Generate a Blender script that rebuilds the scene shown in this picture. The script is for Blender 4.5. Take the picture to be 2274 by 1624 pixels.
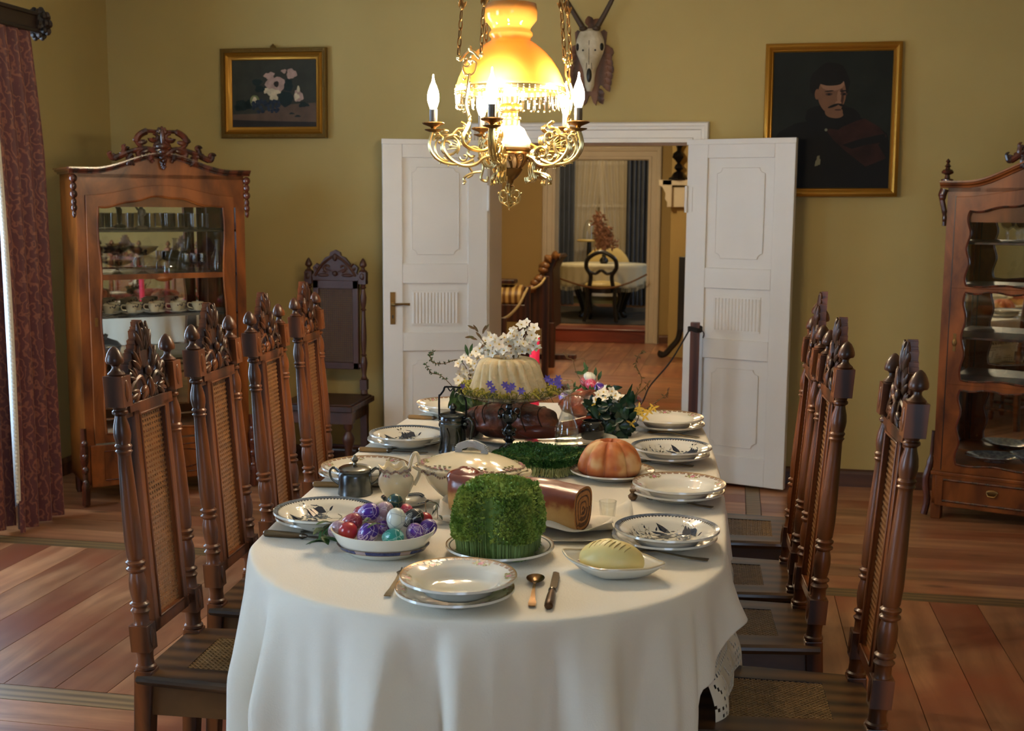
import bpy, bmesh, math, random
from math import sin, cos, pi, radians, atan2, sqrt, tan, exp
from mathutils import Vector, Matrix, Euler
random.seed(7)
for o in list(bpy.data.objects): bpy.data.objects.remove(o)
C = bpy.context.scene.collection
SC = bpy.context.scene

# ------------------------------------------------------------------ camera
F = 2650.0; EYE = Vector((0, 0, 1.6))
PITCH, ROLL, YAW = radians(7.67), radians(0.4), radians(10.5)
fw = Vector((-sin(YAW)*cos(PITCH), cos(YAW)*cos(PITCH), -sin(PITCH)))
rt0 = Vector((cos(YAW), sin(YAW), 0)); up0 = rt0.cross(fw)
rt = cos(ROLL)*rt0 + sin(ROLL)*up0; up = -sin(ROLL)*rt0 + cos(ROLL)*up0
cam = bpy.data.cameras.new('camera'); camo = bpy.data.objects.new('camera', cam); C.objects.link(camo)
camo.matrix_world = Matrix(((rt.x, up.x, -fw.x, EYE.x), (rt.y, up.y, -fw.y, EYE.y), (rt.z, up.z, -fw.z, EYE.z), (0, 0, 0, 1)))
cam.sensor_width = 36; cam.lens = 36*F/2274; cam.clip_start = 0.05; cam.clip_end = 100
cam.dof.use_dof = True; cam.dof.focus_distance = 3.4; cam.dof.aperture_fstop = 6.3
SC.camera = camo
def ray(px, py): return fw + rt*((px-1137)/F) - up*((py-812)/F)
def onz(px, py, z):
    d = ray(px, py); t = (z-EYE.z)/d.z; return EYE + d*t
def ony(px, py, y):
    d = ray(px, py); return EYE + d*(y/d.y)

# ------------------------------------------------------------------ world, daylight, room light
W = bpy.data.worlds.new('world'); SC.world = W; W.use_nodes = True
W.node_tree.nodes['Background'].inputs[0].default_value = (0.55, 0.72, 1.0, 1)
W.node_tree.nodes['Background'].inputs[1].default_value = 1.2
SC.view_settings.view_transform = 'Standard'; SC.view_settings.look = 'None'
SC.view_settings.gamma = 1; SC.view_settings.use_curve_mapping = False
SC.view_settings.exposure = 1.4
def area(name, loc, target, sx, sy, power, col):
    l = bpy.data.lights.new(name, 'AREA'); l.shape = 'RECTANGLE'; l.size = sx; l.size_y = sy
    l.energy = power; l.color = col
    o = bpy.data.objects.new(name, l); C.objects.link(o); o.location = loc
    o.rotation_euler = (Vector(target)-Vector(loc)).to_track_quat('-Z', 'Y').to_euler(); return o
def point(name, loc, power, col, r=0.05):
    l = bpy.data.lights.new(name, 'POINT'); l.energy = power; l.color = col; l.shadow_soft_size = r
    o = bpy.data.objects.new(name, l); C.objects.link(o); o.location = loc; return o
COOL = (0.58, 0.76, 1.0)
area('daylight_window', (-4.3, 4.55, 1.45), (0, 4.5, 1.2), 1.3, 1.7, 85, COOL)      # the window behind the red drape
area('daylight_window_near', (-4.3, 1.1, 1.5), (0, 1.6, 0.9), 1.4, 1.8, 112, (0.50, 0.71, 1.0))  # the next window along that wall
area('daylight_window_behind', (0.9, -1.75, 1.6), (0, 3.0, 0.9), 1.4, 1.7, 6, COOL)
WARM = (1.0, 0.66, 0.32)
point('hall_ceiling_light', (-1.6, 10.6, 2.75), 36, (1.0, 0.76, 0.46), 0.12)
point('parlour_ceiling_light', (-2.0, 15.4, 2.7), 26, (1.0, 0.78, 0.50), 0.12)

# ------------------------------------------------------------------ mesh helpers
class G:
    def __init__(s): s.v = []; s.f = []; s.m = []
    def add(s, vs, fs, mi=0, X=None):
        b = len(s.v)
        s.v += [tuple(X @ Vector(p)) if X else tuple(p) for p in vs]
        s.f += [tuple(i+b for i in f) for f in fs]; s.m += [mi]*len(fs); return s
    def box(s, x0, y0, z0, x1, y1, z1, mi=0, X=None):
        v = [(x0,y0,z0),(x1,y0,z0),(x1,y1,z0),(x0,y1,z0),(x0,y0,z1),(x1,y0,z1),(x1,y1,z1),(x0,y1,z1)]
        return s.add(v, [(0,3,2,1),(4,5,6,7),(0,1,5,4),(1,2,6,5),(2,3,7,6),(3,0,4,7)], mi, X)
    def bar(s, a, b, w, h, mi=0, w2=None, h2=None, ref=(0,0,1)):   # straight bar of rectangular section
        a = Vector(a); b = Vector(b); d = (b-a).normalized(); r = Vector(ref)
        if abs(d.dot(r)) > .98: r = Vector((0,1,0))
        u = d.cross(r).normalized(); v = u.cross(d)
        w2 = w if w2 is None else w2; h2 = h if h2 is None else h2
        P = []
        for p, ww, hh in ((a, w, h), (b, w2, h2)):
            for q, t in ((-1,-1),(1,-1),(1,1),(-1,1)): P.append(p+u*q*ww/2+v*t*hh/2)
        return s.add(P, [(0,3,2,1),(4,5,6,7),(0,1,5,4),(1,2,6,5),(2,3,7,6),(3,0,4,7)], mi)
    def lathe(s, prof, n=24, mi=0, X=None, fn=None, c=(0,0,0)):
        vs = []; fs = []
        for (r, z) in prof:
            for i in range(n):
                a = 2*pi*i/n; rr = r*(fn(a, z) if fn else 1)
                vs.append((c[0]+rr*cos(a), c[1]+rr*sin(a), c[2]+z))
        for j in range(len(prof)-1):
            for i in range(n):
                k = (i+1) % n; fs.append((j*n+i, j*n+k, (j+1)*n+k, (j+1)*n+i))
        if prof[0][0] > 1e-4 and not getattr(s, 'open', 0): fs.append(tuple(range(n))[::-1])
        if prof[-1][0] > 1e-4 and not getattr(s, 'open', 0): fs.append(tuple((len(prof)-1)*n+i for i in range(n)))
        return s.add(vs, fs, mi, X)
    def tube(s, pts, r, n=8, mi=0, closed=False, X=None, flat=1.0):
        pts = [Vector(p) for p in pts]; N = len(pts)
        R = r if isinstance(r, (list, tuple)) else [r]*N
        vs = []; fs = []; pu = None
        for i, p in enumerate(pts):
            if closed: t = pts[(i+1) % N]-pts[i-1]
            else: t = pts[min(i+1, N-1)]-pts[max(i-1, 0)]
            if t.length < 1e-9: t = Vector((0,0,1))
            t.normalize()
            if pu is None:
                rf = Vector((0,0,1)) if abs(t.z) < .9 else Vector((1,0,0)); u = t.cross(rf).normalized()
            else: u = (pu - t*pu.dot(t)); u = u.normalized() if u.length > 1e-6 else t.orthogonal().normalized()
            pu = u; w = t.cross(u)
            for k in range(n):
                a = 2*pi*k/n; vs.append(p+u*cos(a)*R[i]*flat+w*sin(a)*R[i])
        M = N if closed else N-1
        for i in range(M):
            j = (i+1) % N
            for k in range(n):
                l = (k+1) % n; fs.append((i*n+k, i*n+l, j*n+l, j*n+k))
        if not closed: fs += [tuple(range(n))[::-1], tuple((N-1)*n+k for k in range(n))]
        return s.add(vs, fs, mi, X)
    def prism(s, poly, d0, d1, plane='xz', mi=0, X=None):   # poly in plane, extruded along the third axis
        n = len(poly)
        def q(p, d): return {'xz': (p[0], d, p[1]), 'xy': (p[0], p[1], d), 'yz': (d, p[0], p[1])}[plane]
        vs = [q(p, d0) for p in poly]+[q(p, d1) for p in poly]
        fs = [tuple(range(n))[::-1], tuple(range(n, 2*n))]+[(i, (i+1) % n, n+(i+1) % n, n+i) for i in range(n)]
        return s.add(vs, fs, mi, X)
    def ell(s, c, r, nu=12, nv=8, mi=0, X=None, fn=None):
        r = (r, r, r) if not isinstance(r, (tuple, list)) else r
        vs = []; fs = []
        for j in range(nv+1):
            t = pi*j/nv
            for i in range(nu):
                a = 2*pi*i/nu; k = fn(a, t) if fn else 1
                vs.append((c[0]+r[0]*sin(t)*cos(a)*k, c[1]+r[1]*sin(t)*sin(a)*k, c[2]+r[2]*cos(t)*k))
        for j in range(nv):
            for i in range(nu):
                k = (i+1) % nu; fs.append((j*nu+i, (j+1)*nu+i, (j+1)*nu+k, j*nu+k))
        return s.add(vs, fs, mi, X)
    def surf(s, fn, nu, nv, cu=False, mi=0, X=None, keep=None):
        vs = [fn(i/nu, j/nv) for j in range(nv+1) for i in range(nu if cu else nu+1)]
        w = nu if cu else nu+1; fs = []
        for j in range(nv):
            for i in range(nu):
                k = (i+1) % w if cu else i+1
                if keep and not keep(i, j): continue
                fs.append((j*w+i, j*w+k, (j+1)*w+k, (j+1)*w+i))
        return s.add(vs, fs, mi, X)
    def leaf(s, p, d, upv, L, w, mi=0, bend=.25, n=4):
        p = Vector(p); d = Vector(d).normalized(); side = d.cross(Vector(upv))
        side = side.normalized() if side.length > 1e-4 else d.orthogonal().normalized(); nn = side.cross(d)
        vs = []; fs = []
        for i in range(n+1):
            t = i/n; c = p+d*L*t-nn*bend*L*t*t; hw = w/2*sin(pi*min(.97, t*.93+.04))**.8
            vs += [c-side*hw+nn*hw*.3, c, c+side*hw+nn*hw*.3]
        for i in range(n):
            for k in (0, 1): fs.append((i*3+k, i*3+k+1, i*3+3+k+1, i*3+3+k))
        return s.add(vs, fs, mi)
    def build(s, name, mats, parent=None, smooth=38, loc=None, rot=None, bevel=0, thick=0, sub=0):
        me = bpy.data.meshes.new(name); me.from_pydata([tuple(p) for p in s.v], [], s.f)
        mats = mats if isinstance(mats, (list, tuple)) else [mats]
        for m in mats: me.materials.append(m)
        me.polygons.foreach_set('material_index', s.m)
        me.validate(); me.update()
        if smooth:
            me.polygons.foreach_set('use_smooth', [True]*len(me.polygons)); me.set_sharp_from_angle(angle=radians(smooth))
        o = bpy.data.objects.new(name, me); C.objects.link(o)
        if parent: o.parent = parent
        if loc: o.location = loc
        if rot: o.rotation_euler = rot
        if sub:
            m = o.modifiers.new('sub', 'SUBSURF'); m.levels = sub; m.render_levels = sub
        if thick:
            m = o.modifiers.new('solid', 'SOLIDIFY'); m.thickness = thick; m.offset = 0
        if bevel:
            m = o.modifiers.new('bev', 'BEVEL'); m.width = bevel; m.segments = 2; m.limit_method = 'ANGLE'; m.angle_limit = radians(50)
        return o
def tag(o, label=None, cat=None, group=None, kind=None):
    if label: o['label'] = label
    if cat: o['category'] = cat
    if group: o['group'] = group
    if kind: o['kind'] = kind
    return o
def thing(name, label, cat, loc=(0,0,0), rz=0, group=None, rot=None):
    o = bpy.data.objects.new(name, None); C.objects.link(o); o.empty_display_size = .05
    o.location = loc; o.rotation_euler = rot or (0, 0, rz); return tag(o, label, cat, group)
KIDS = {}
def dup(root, label, loc=None, rz=None, group=None, scale=None):
    r = root.copy(); C.objects.link(r); r['label'] = label
    if loc is not None: r.location = loc
    if rz is not None: r.rotation_euler = (0, 0, rz)
    if group: r['group'] = group
    if scale: r.scale = scale
    allo = list(C.objects)
    for ch in [o for o in allo if o.parent == root]:
        c = ch.copy(); C.objects.link(c); c.parent = r
        for g in [o for o in allo if o.parent == ch]:
            d = g.copy(); C.objects.link(d); d.parent = c
            for h in [o for o in allo if o.parent == g]:
                e = h.copy(); C.objects.link(e); e.parent = d
    return r
def struct(o, label=None):
    o['kind'] = 'structure'
    if label: o['label'] = label
    return o
def spline(ctrl, n=8, closed=False):   # Catmull-Rom
    P = [Vector(p) for p in ctrl]; out = []; N = len(P)
    for i in range(N if closed else N-1):
        if closed: a, b, c, d = P[i-1], P[i], P[(i+1) % N], P[(i+2) % N]
        else: a, b, c, d = P[max(i-1, 0)], P[i], P[i+1], P[min(i+2, N-1)]
        for k in range(n):
            t = k/n; out.append(.5*((2*b)+(c-a)*t+(2*a-5*b+4*c-d)*t*t+(-a+3*b-3*c+d)*t**3))
    if not closed: out.append(P[-1])
    return out
def spiral(c, r0, r1, a0, a1, n=20, f=None):   # 2-D points
    out = []
    for i in range(n+1):
        t = i/n; a = a0+(a1-a0)*t; r = r0+(r1-r0)*t; out.append((c[0]+r*cos(a), c[1]+r*sin(a)))
    return out

# ------------------------------------------------------------------ materials
def srgb(r, g, b):
    f = lambda c: (c/255/12.92) if c/255 <= .04045 else ((c/255+.055)/1.055)**2.4
    return (f(r), f(g), f(b), 1)
def mat(name, col, rough=.5, metal=0, spec=.5, trans=0, coat=0, bump=0, bscale=60, var=0, vscale=5, ior=1.45, sss=0, emit=None, estr=0, col2=None, sheen=0):
    m = bpy.data.materials.new(name); m.use_nodes = True; nt = m.node_tree; B = nt.nodes['Principled BSDF']
    B.inputs['Base Color'].default_value = col; B.inputs['Roughness'].default_value = rough
    B.inputs['Metallic'].default_value = metal; B.inputs['Specular IOR Level'].default_value = spec
    B.inputs['Transmission Weight'].default_value = trans; B.inputs['Coat Weight'].default_value = coat
    B.inputs['Coat Roughness'].default_value = .12
    B.inputs['IOR'].default_value = ior
    if sheen: B.inputs['Sheen Weight'].default_value = sheen
    if sss:
        B.inputs['Subsurface Weight'].default_value = sss; B.inputs['Subsurface Radius'].default_value = (.02, .012, .006); B.inputs['Subsurface Scale'].default_value = .5
    if emit: B.inputs['Emission Color'].default_value = emit; B.inputs['Emission Strength'].default_value = estr
    tc = nt.nodes.new('ShaderNodeTexCoord')
    if var or col2:
        n = nt.nodes.new('ShaderNodeTexNoise'); n.inputs['Scale'].default_value = vscale; n.inputs['Detail'].default_value = 5
        nt.links.new(tc.outputs['Object'], n.inputs['Vector'])
        r = nt.nodes.new('ShaderNodeValToRGB'); r.color_ramp.elements[0].position = .35; r.color_ramp.elements[1].position = .65
        c2 = col2 or tuple(c*(1-var) for c in col[:3])+(1,)
        r.color_ramp.elements[0].color = c2; r.color_ramp.elements[1].color = col
        nt.links.new(n.outputs['Fac'], r.inputs['Fac']); nt.links.new(r.outputs['Color'], B.inputs['Base Color'])
    if bump:
        n = nt.nodes.new('ShaderNodeTexNoise'); n.inputs['Scale'].default_value = bscale; n.inputs['Detail'].default_value = 3
        nt.links.new(tc.outputs['Object'], n.inputs['Vector'])
        b = nt.nodes.new('ShaderNodeBump'); b.inputs['Strength'].default_value = bump; b.inputs['Distance'].default_value = .01
        nt.links.new(n.outputs['Fac'], b.inputs['Height']); nt.links.new(b.outputs['Normal'], B.inputs['Normal'])
    return m
def wood(name, dark, light, rough=.35, coat=.3, stretch=(14, 14, 1.2), scale=1.0, wmix=.38, wav=6, island=False, rot=None, third=None, bump=.05, spec=.5, knots=False):
    m = bpy.data.materials.new(name); m.use_nodes = True; nt = m.node_tree; N = nt.nodes; L = nt.links; B = N['Principled BSDF']
    B.inputs['Roughness'].default_value = rough; B.inputs['Coat Weight'].default_value = coat; B.inputs['Coat Roughness'].default_value = .15
    B.inputs['Specular IOR Level'].default_value = spec
    tc = N.new('ShaderNodeTexCoord'); mp = N.new('ShaderNodeMapping'); mp.inputs['Scale'].default_value = stretch
    if rot: mp.inputs['Rotation'].default_value = rot
    vec = tc.outputs['Object']
    if island:
        gi = N.new('ShaderNodeNewGeometry'); cx = N.new('ShaderNodeVectorMath'); cx.operation = 'SCALE'; cx.inputs[0].default_value = (37, 19, 11)
        L.new(gi.outputs['Random Per Island'], cx.inputs['Scale']); ad = N.new('ShaderNodeVectorMath'); ad.operation = 'ADD'
        L.new(vec, ad.inputs[0]); L.new(cx.outputs[0], ad.inputs[1]); vec = ad.outputs[0]
    L.new(vec, mp.inputs['Vector'])
    n1 = N.new('ShaderNodeTexNoise'); n1.inputs['Scale'].default_value = scale*1.3; n1.inputs['Detail'].default_value = 8; n1.inputs['Roughness'].default_value = .6; n1.inputs['Distortion'].default_value = 1.2
    L.new(mp.outputs[0], n1.inputs['Vector'])
    w = N.new('ShaderNodeTexWave'); w.bands_direction = 'X' if stretch[0] >= stretch[1] else 'Y'; w.inputs['Scale'].default_value = scale*.55; w.inputs['Distortion'].default_value = wav; w.inputs['Detail'].default_value = 3; w.inputs['Detail Scale'].default_value = .6
    L.new(mp.outputs[0], w.inputs['Vector'])
    mx = N.new('ShaderNodeMix'); mx.data_type = 'FLOAT'; mx.inputs[0].default_value = wmix
    L.new(n1.outputs['Fac'], mx.inputs[2]); L.new(w.outputs['Fac'], mx.inputs[3])
    r = N.new('ShaderNodeValToRGB'); e = r.color_ramp.elements; e[0].position = .28; e[0].color = dark; e[1].position = .68; e[1].color = light
    L.new(mx.outputs[0], r.inputs['Fac']); colr = r.outputs['Color']
    if third:
        n2 = N.new('ShaderNodeTexNoise'); n2.inputs['Scale'].default_value = 1.7; n2.inputs['Detail'].default_value = 3; L.new(vec, n2.inputs['Vector'])
        rr = N.new('ShaderNodeValToRGB'); rr.color_ramp.elements[0].position = .45; rr.color_ramp.elements[1].position = .68; L.new(n2.outputs['Fac'], rr.inputs['Fac'])
        m2 = N.new('ShaderNodeMix'); m2.data_type = 'RGBA'; m2.inputs[7].default_value = third; L.new(rr.outputs['Color'], m2.inputs[0]); L.new(colr, m2.inputs[6]); colr = m2.outputs[2]
    if knots:
        vo = N.new('ShaderNodeTexVoronoi'); vo.inputs['Scale'].default_value = 2.1; mk = N.new('ShaderNodeMapping')
        mk.inputs['Scale'].default_value = tuple(.6 if c < 5 else 1.6 for c in stretch); L.new(vec, mk.inputs[0]); L.new(mk.outputs[0], vo.inputs['Vector'])
        kr = N.new('ShaderNodeValToRGB'); kr.color_ramp.elements[0].position = .03; kr.color_ramp.elements[0].color = (.75,.75,.75,1); kr.color_ramp.elements[1].position = .1; kr.color_ramp.elements[1].color = (0,0,0,1)
        L.new(vo.outputs['Distance'], kr.inputs['Fac'])
        m4 = N.new('ShaderNodeMix'); m4.data_type = 'RGBA'; m4.inputs[7].default_value = tuple(c*.35 for c in dark[:3])+(1,); L.new(kr.outputs['Color'], m4.inputs[0]); L.new(colr, m4.inputs[6]); colr = m4.outputs[2]
    if island:
        hv = N.new('ShaderNodeHueSaturation'); mr = N.new('ShaderNodeMapRange'); mr.inputs['To Min'].default_value = .68; mr.inputs['To Max'].default_value = 1.22
        L.new(gi.outputs['Random Per Island'], mr.inputs['Value']); L.new(mr.outputs[0], hv.inputs['Value']); L.new(colr, hv.inputs['Color']); colr = hv.outputs['Color']
    L.new(colr, B.inputs['Base Color'])
    if bump:
        b = N.new('ShaderNodeBump'); b.inputs['Strength'].default_value = bump; b.inputs['Distance'].default_value = .004; L.new(mx.outputs[0], b.inputs['Height']); L.new(b.outputs['Normal'], B.inputs['Normal'])
    return m
def glassm(name, col=(1,1,1,1), rough=.02, alpha=.0, k=.85):
    # thin clear glass: mostly see-through with a glossy coat (cheap and works from any side)
    m = bpy.data.materials.new(name); m.use_nodes = True; nt = m.node_tree; N = nt.nodes; L = nt.links
    for n in list(N): N.remove(n)
    out = N.new('ShaderNodeOutputMaterial'); t = N.new('ShaderNodeBsdfTransparent'); t.inputs[0].default_value = col
    g = N.new('ShaderNodeBsdfGlossy'); g.inputs['Roughness'].default_value = rough; lw = N.new('ShaderNodeLayerWeight'); lw.inputs[0].default_value = .5; pw = N.new('ShaderNodeMath'); pw.operation = 'POWER'; pw.inputs[1].default_value = 2.6; L.new(lw.outputs['Facing'], pw.inputs[0])
    mr = N.new('ShaderNodeMath'); mr.operation = 'MULTIPLY_ADD'; mr.inputs[1].default_value = k; mr.inputs[2].default_value = .05+alpha; L.new(pw.outputs[0], mr.inputs[0])
    mx = N.new('ShaderNodeMixShader'); L.new(mr.outputs[0], mx.inputs[0]); L.new(t.outputs[0], mx.inputs[1]); L.new(g.outputs[0], mx.inputs[2]); L.new(mx.outputs[0], out.inputs[0])
    return m
def sheer(name, col, tr=.45):
    m = bpy.data.materials.new(name); m.use_nodes = True; nt = m.node_tree; N = nt.nodes; L = nt.links
    for n in list(N): N.remove(n)
    out = N.new('ShaderNodeOutputMaterial'); d = N.new('ShaderNodeBsdfDiffuse'); d.inputs[0].default_value = col
    t = N.new('ShaderNodeBsdfTranslucent'); t.inputs[0].default_value = col; a = N.new('ShaderNodeMixShader'); a.inputs[0].default_value = .6
    L.new(d.outputs[0], a.inputs[1]); L.new(t.outputs[0], a.inputs[2])
    p = N.new('ShaderNodeBsdfTransparent'); b = N.new('ShaderNodeMixShader'); b.inputs[0].default_value = tr
    L.new(a.outputs[0], b.inputs[1]); L.new(p.outputs[0], b.inputs[2]); L.new(b.outputs[0], out.inputs[0]); return m

M = {}
M['wall'] = mat('ochre_wall_paint', srgb(184,161,100), .75, bump=.08, bscale=25, var=.10, vscale=1.1)
M['wall2'] = mat('hall_wall_paint', srgb(180,156,100), .8, bump=.05, bscale=20, var=.06, vscale=1.5)
M['ceil'] = mat('ceiling_plaster', srgb(205,198,180), .9)
M['white'] = mat('white_gloss_paint', srgb(222,216,206), .38, bump=.04, bscale=30, var=.05, vscale=3)
M['white_dull'] = mat('cream_paint', srgb(214,205,182), .5, var=.06)
PD, PL = srgb(124,76,48), srgb(188,134,94)
M['floor_x'] = wood('pine_boards_across', PD, PL, .36, .12, stretch=(.8, 6, 5), wmix=.12, island=True, third=srgb(142,76,48), wav=9, knots=True, bump=.02)
M['floor_y'] = wood('pine_boards_along', PD, PL, .36, .12, stretch=(6, .8, 5), wmix=.12, island=True, third=srgb(142,76,48), wav=9, knots=True, bump=.02)
M['strip'] = wood('oak_border_strip', srgb(96,74,46), srgb(146,116,76), .4, .1, stretch=(1.0, 14, 8), island=True)
M['rod'] = wood('dark_rod_wood', srgb(18,12,10), srgb(44,28,20), .5, .05)
M['gap'] = mat('dark_gap', srgb(30,18,12), .9)
M['chair'] = wood('walnut_chair_wood', srgb(46,23,11), srgb(128,70,32), .36, .10, stretch=(9, 9, 1.3), wav=4, bump=.03, spec=.38)
M['chair_seat'] = wood('walnut_seat_wood', srgb(40,26,14), srgb(92,62,32), .36, .2, stretch=(1.4, 9, 9), wav=4, bump=.03)
M['old_chair'] = wood('dark_walnut', srgb(34,17,11), srgb(74,39,24), .42, .10, stretch=(9, 9, 1.3), wav=4)
M['cane'] = mat('cane', srgb(158,106,60), .42, var=.3, vscale=40, coat=.2)
M['cane_seat'] = mat('seat_cane', srgb(140,108,66), .42, var=.3, vscale=40, coat=.2)
M['cab'] = wood('flame_mahogany_veneer', srgb(62,27,9), srgb(152,82,30), .38, .10, spec=.3, stretch=(4, 4, 1.6), wmix=.15, wav=12, rot=(0, .6, 0), bump=.01)
M['cab2'] = wood('ash_root_veneer', srgb(66,29,10), srgb(150,82,31), .38, .10, spec=.3, stretch=(4, 4, 1.6), wmix=.15, wav=12, rot=(0, -.7, 0), bump=.01)
M['cab_dark'] = wood('carved_mahogany', srgb(40,18,10), srgb(92,40,22), .25, .5, stretch=(8, 8, 2), bump=.02)
M['black'] = mat('ebonised_wood', srgb(16,14,14), .35, coat=.3)
M['mirror'] = mat('mirror_silver', (.86,.86,.84,1), .015, 1)
M['pane'] = glassm('cabinet_pane', (.97,.98,.97,1), .01)
M['glass'] = glassm('clear_glass', (.98,.99,.98,1), .03, .02)
M['glass_thick'] = glassm('cut_glass', (.97,.985,.975,1), .06, .05)
M['cab_glass'] = glassm('shelf_glass', (.985,.99,.985,1), .05, .06, .35)
M['water'] = glassm('water', (.80,.84,.80,1), .02, .03)
M['china'] = mat('glazed_china', srgb(226,222,208), .09, spec=.6, coat=.5)
M['china_cream'] = mat('cream_china', srgb(226,214,182), .12, spec=.6, coat=.4)
M['gold'] = mat('gilded_line', srgb(150,118,70), .3, .6)
M['gilt'] = mat('gilt_frame', srgb(186,134,52), .34, .75, bump=.15, bscale=120)
M['gilt_dark'] = mat('dull_gilt', srgb(120,92,40), .5, .6, bump=.5, bscale=140)
M['brass'] = mat('polished_brass', srgb(206,184,130), .28, 1, bump=.05, bscale=60)
M['brass_old'] = mat('old_brass', srgb(128,96,54), .38, .9, var=.3)
M['silver'] = mat('old_silver', srgb(150,146,136), .24, 1, var=.2, vscale=12)
M['pewter'] = mat('dark_pewter', srgb(104,110,114), .24, 1, var=.35, vscale=18, bump=.05, bscale=30)
M['iron'] = mat('blackened_iron', srgb(30,30,34), .35, .8)
M['cloth'] = mat('white_linen', srgb(232,224,206), .85, spec=.2, bump=.12, bscale=260, sheen=.2)
M['napkin'] = mat('linen_napkin', srgb(228,220,202), .85, spec=.2, bump=.15, bscale=60)
M['lace'] = mat('crochet_lace', srgb(224,214,194), .9, spec=.1)
M['leaf'] = mat('green_leaf', srgb(58,92,40), .5, col2=srgb(28,54,28), vscale=30)
M['leaf_dark'] = mat('dark_glossy_leaf', srgb(26,58,36), .3, col2=srgb(14,34,24), vscale=30)
M['leaf_red'] = mat('bronze_leaf', srgb(104,64,40), .5, col2=srgb(86,84,36), vscale=40)
M['petal'] = mat('white_petal', srgb(240,236,222), .7, sss=.1)
M['violet'] = mat('violet_petal', srgb(116,98,186), .7)
M['yellowp'] = mat('yellow_petal', srgb(222,184,70), .6)
M['twig'] = mat('twig', srgb(98,74,40), .7)
M['moss'] = mat('moss_catkins', srgb(150,142,44), .8, col2=srgb(84,98,28), vscale=60)
M['stem'] = mat('pale_cress_stem', srgb(176,176,112), .6, sss=.05)
M['cress'] = mat('cress_leaf', srgb(172,184,84), .55, col2=srgb(108,142,54), vscale=26)
M['cress_dark'] = mat('dark_cress_leaf', srgb(84,132,56), .55, col2=srgb(44,88,40), vscale=30)
# ------------------------------------------------------------------ the room
XL, XR, YB, YF, ZC = -3.86, 2.7, 7.0, -1.9, 3.25
OX0, OX1, OZ = -1.433, -.28, 1.96         # double-door opening
WT = .35
# floor: separate boards laid in three fields divided by border strips
def boards(g, x0, x1, y0, y1, w, along, mi, lmin=1.6, lmax=3.2):
    rnd = random.Random(int(abs(x0*100)+y0*37+w*1000))
    a0, a1 = (x0, x1) if along == 'y' else (y0, y1); b0, b1 = (y0, y1) if along == 'y' else (x0, x1)
    n = max(1, round((a1-a0)/w)); ww = (a1-a0)/n; gp = .0015
    for i in range(n):
        p = b0
        full = (b1-b0) < 2.2
        while p < b1-.01:
            q = b1 if full else min(b1, p+rnd.uniform(lmin, lmax))
            if b1-q < .4: q = b1
            u0, u1 = a0+i*ww+gp, a0+(i+1)*ww-gp
            if along == 'y': g.box(u0, p+gp, -.03, u1, q-gp, 0, mi)
            else: g.box(p+gp, u0, -.03, q-gp, u1, 0, mi)
            p = q
g = G()
g.box(XL, YF, -.06, XR, YB+.02, -.02, 3)
boards(g, XL, XR, YF, 3.33, .15, 'x', 0)
g.box(XL, 3.332, -.03, XR, 3.438, 0, 2)
boards(g, XL, XR, 3.44, 4.95, .185, 'y', 1)
g.box(XL, 4.952, -.03, XR, 5.058, 0, 2)
boards(g, XL, .10, 5.06, YB, .17, 'x', 0)
g.box(.102, 5.06, -.03, .178, YB, 0, 2)
boards(g, .18, XR, 5.06, YB, .17, 'x', 0)
struct(g.build('floor', [M['floor_x'], M['floor_y'], M['strip'], M['gap']], smooth=0), 'pine plank floor laid in fields of differing direction with pale border strips')
struct(G().box(XL-.3, YF-.3, ZC, XR+.3, YB+WT, ZC+.1).build('ceiling', M['ceil']))
g = G(); g.box(XL, YB, 0, OX0-.03, YB+WT, ZC); g.box(OX1+.03, YB, 0, XR+.3, YB+WT, ZC); g.box(OX0-.03, YB, OZ+.03, OX1+.03, YB+WT, ZC)
struct(g.build('wall_back', M['wall'], smooth=0))
# left wall with two window openings
WZ0, WZ1 = .55, 2.45
g = G()
wins = [(3.95, 5.15), (.45, 1.75)]
ys = [YF, .45, 1.75, 3.95, 5.15, YB+WT]
for i in range(5):
    if i in (1, 3): g.box(XL-.3, ys[i], 0, XL, ys[i+1], WZ0); g.box(XL-.3, ys[i], WZ1, XL, ys[i+1], ZC)
    else: g.box(XL-.3, ys[i], 0, XL, ys[i+1], ZC)
struct(g.build('wall_left', M['wall'], smooth=0))
struct(G().box(XR, YF-.3, 0, XR+.3, YB, ZC).build('wall_right', M['wall'], smooth=0))
g = G(); g.box(XL-.3, YF-.3, 0, .2, YF, ZC); g.box(1.6, YF-.3, 0, XR, YF, ZC); g.box(.2, YF-.3, 0, 1.6, YF, .6); g.box(.2, YF-.3, 2.5, 1.6, YF, ZC)
struct(g.build('wall_front', M['wall'], smooth=0))
def window_left(n, y0, y1):
    root = struct(thing('window_%d' % n, 'white casement window in the left wall', None, (XL-.18, (y0+y1)/2, WZ0)))
    hw, h = (y1-y0)/2, WZ1-WZ0
    g = G(); t = .06
    g.box(-.04, -hw, 0, .04, -hw+t, h); g.box(-.04, hw-t, 0, .04, hw, h); g.box(-.04, -hw, 0, .04, hw, t); g.box(-.04, -hw, h-t, .04, hw, h)
    g.box(-.03, -.04, 0, .03, .04, h); g.box(-.02, -hw, h*.62-.03, .03, hw, h*.62+.03); g.box(-.02, -hw, h*.3-.012, .02, hw, h*.3+.012)
    g.build('window_frame', M['white'], root, bevel=.004)
    G().box(-.12, -hw-.05, -.05, .26, hw+.05, 0).build('window_sill', M['white'], root, bevel=.006)
    G().box(-.003, -hw+t, t, .003, hw-t, h-t).build('pane', M['pane'], root)
    root['category'] = 'window'; return root
window_left(1, *wins[0]); window_left(2, *wins[1])
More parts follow.
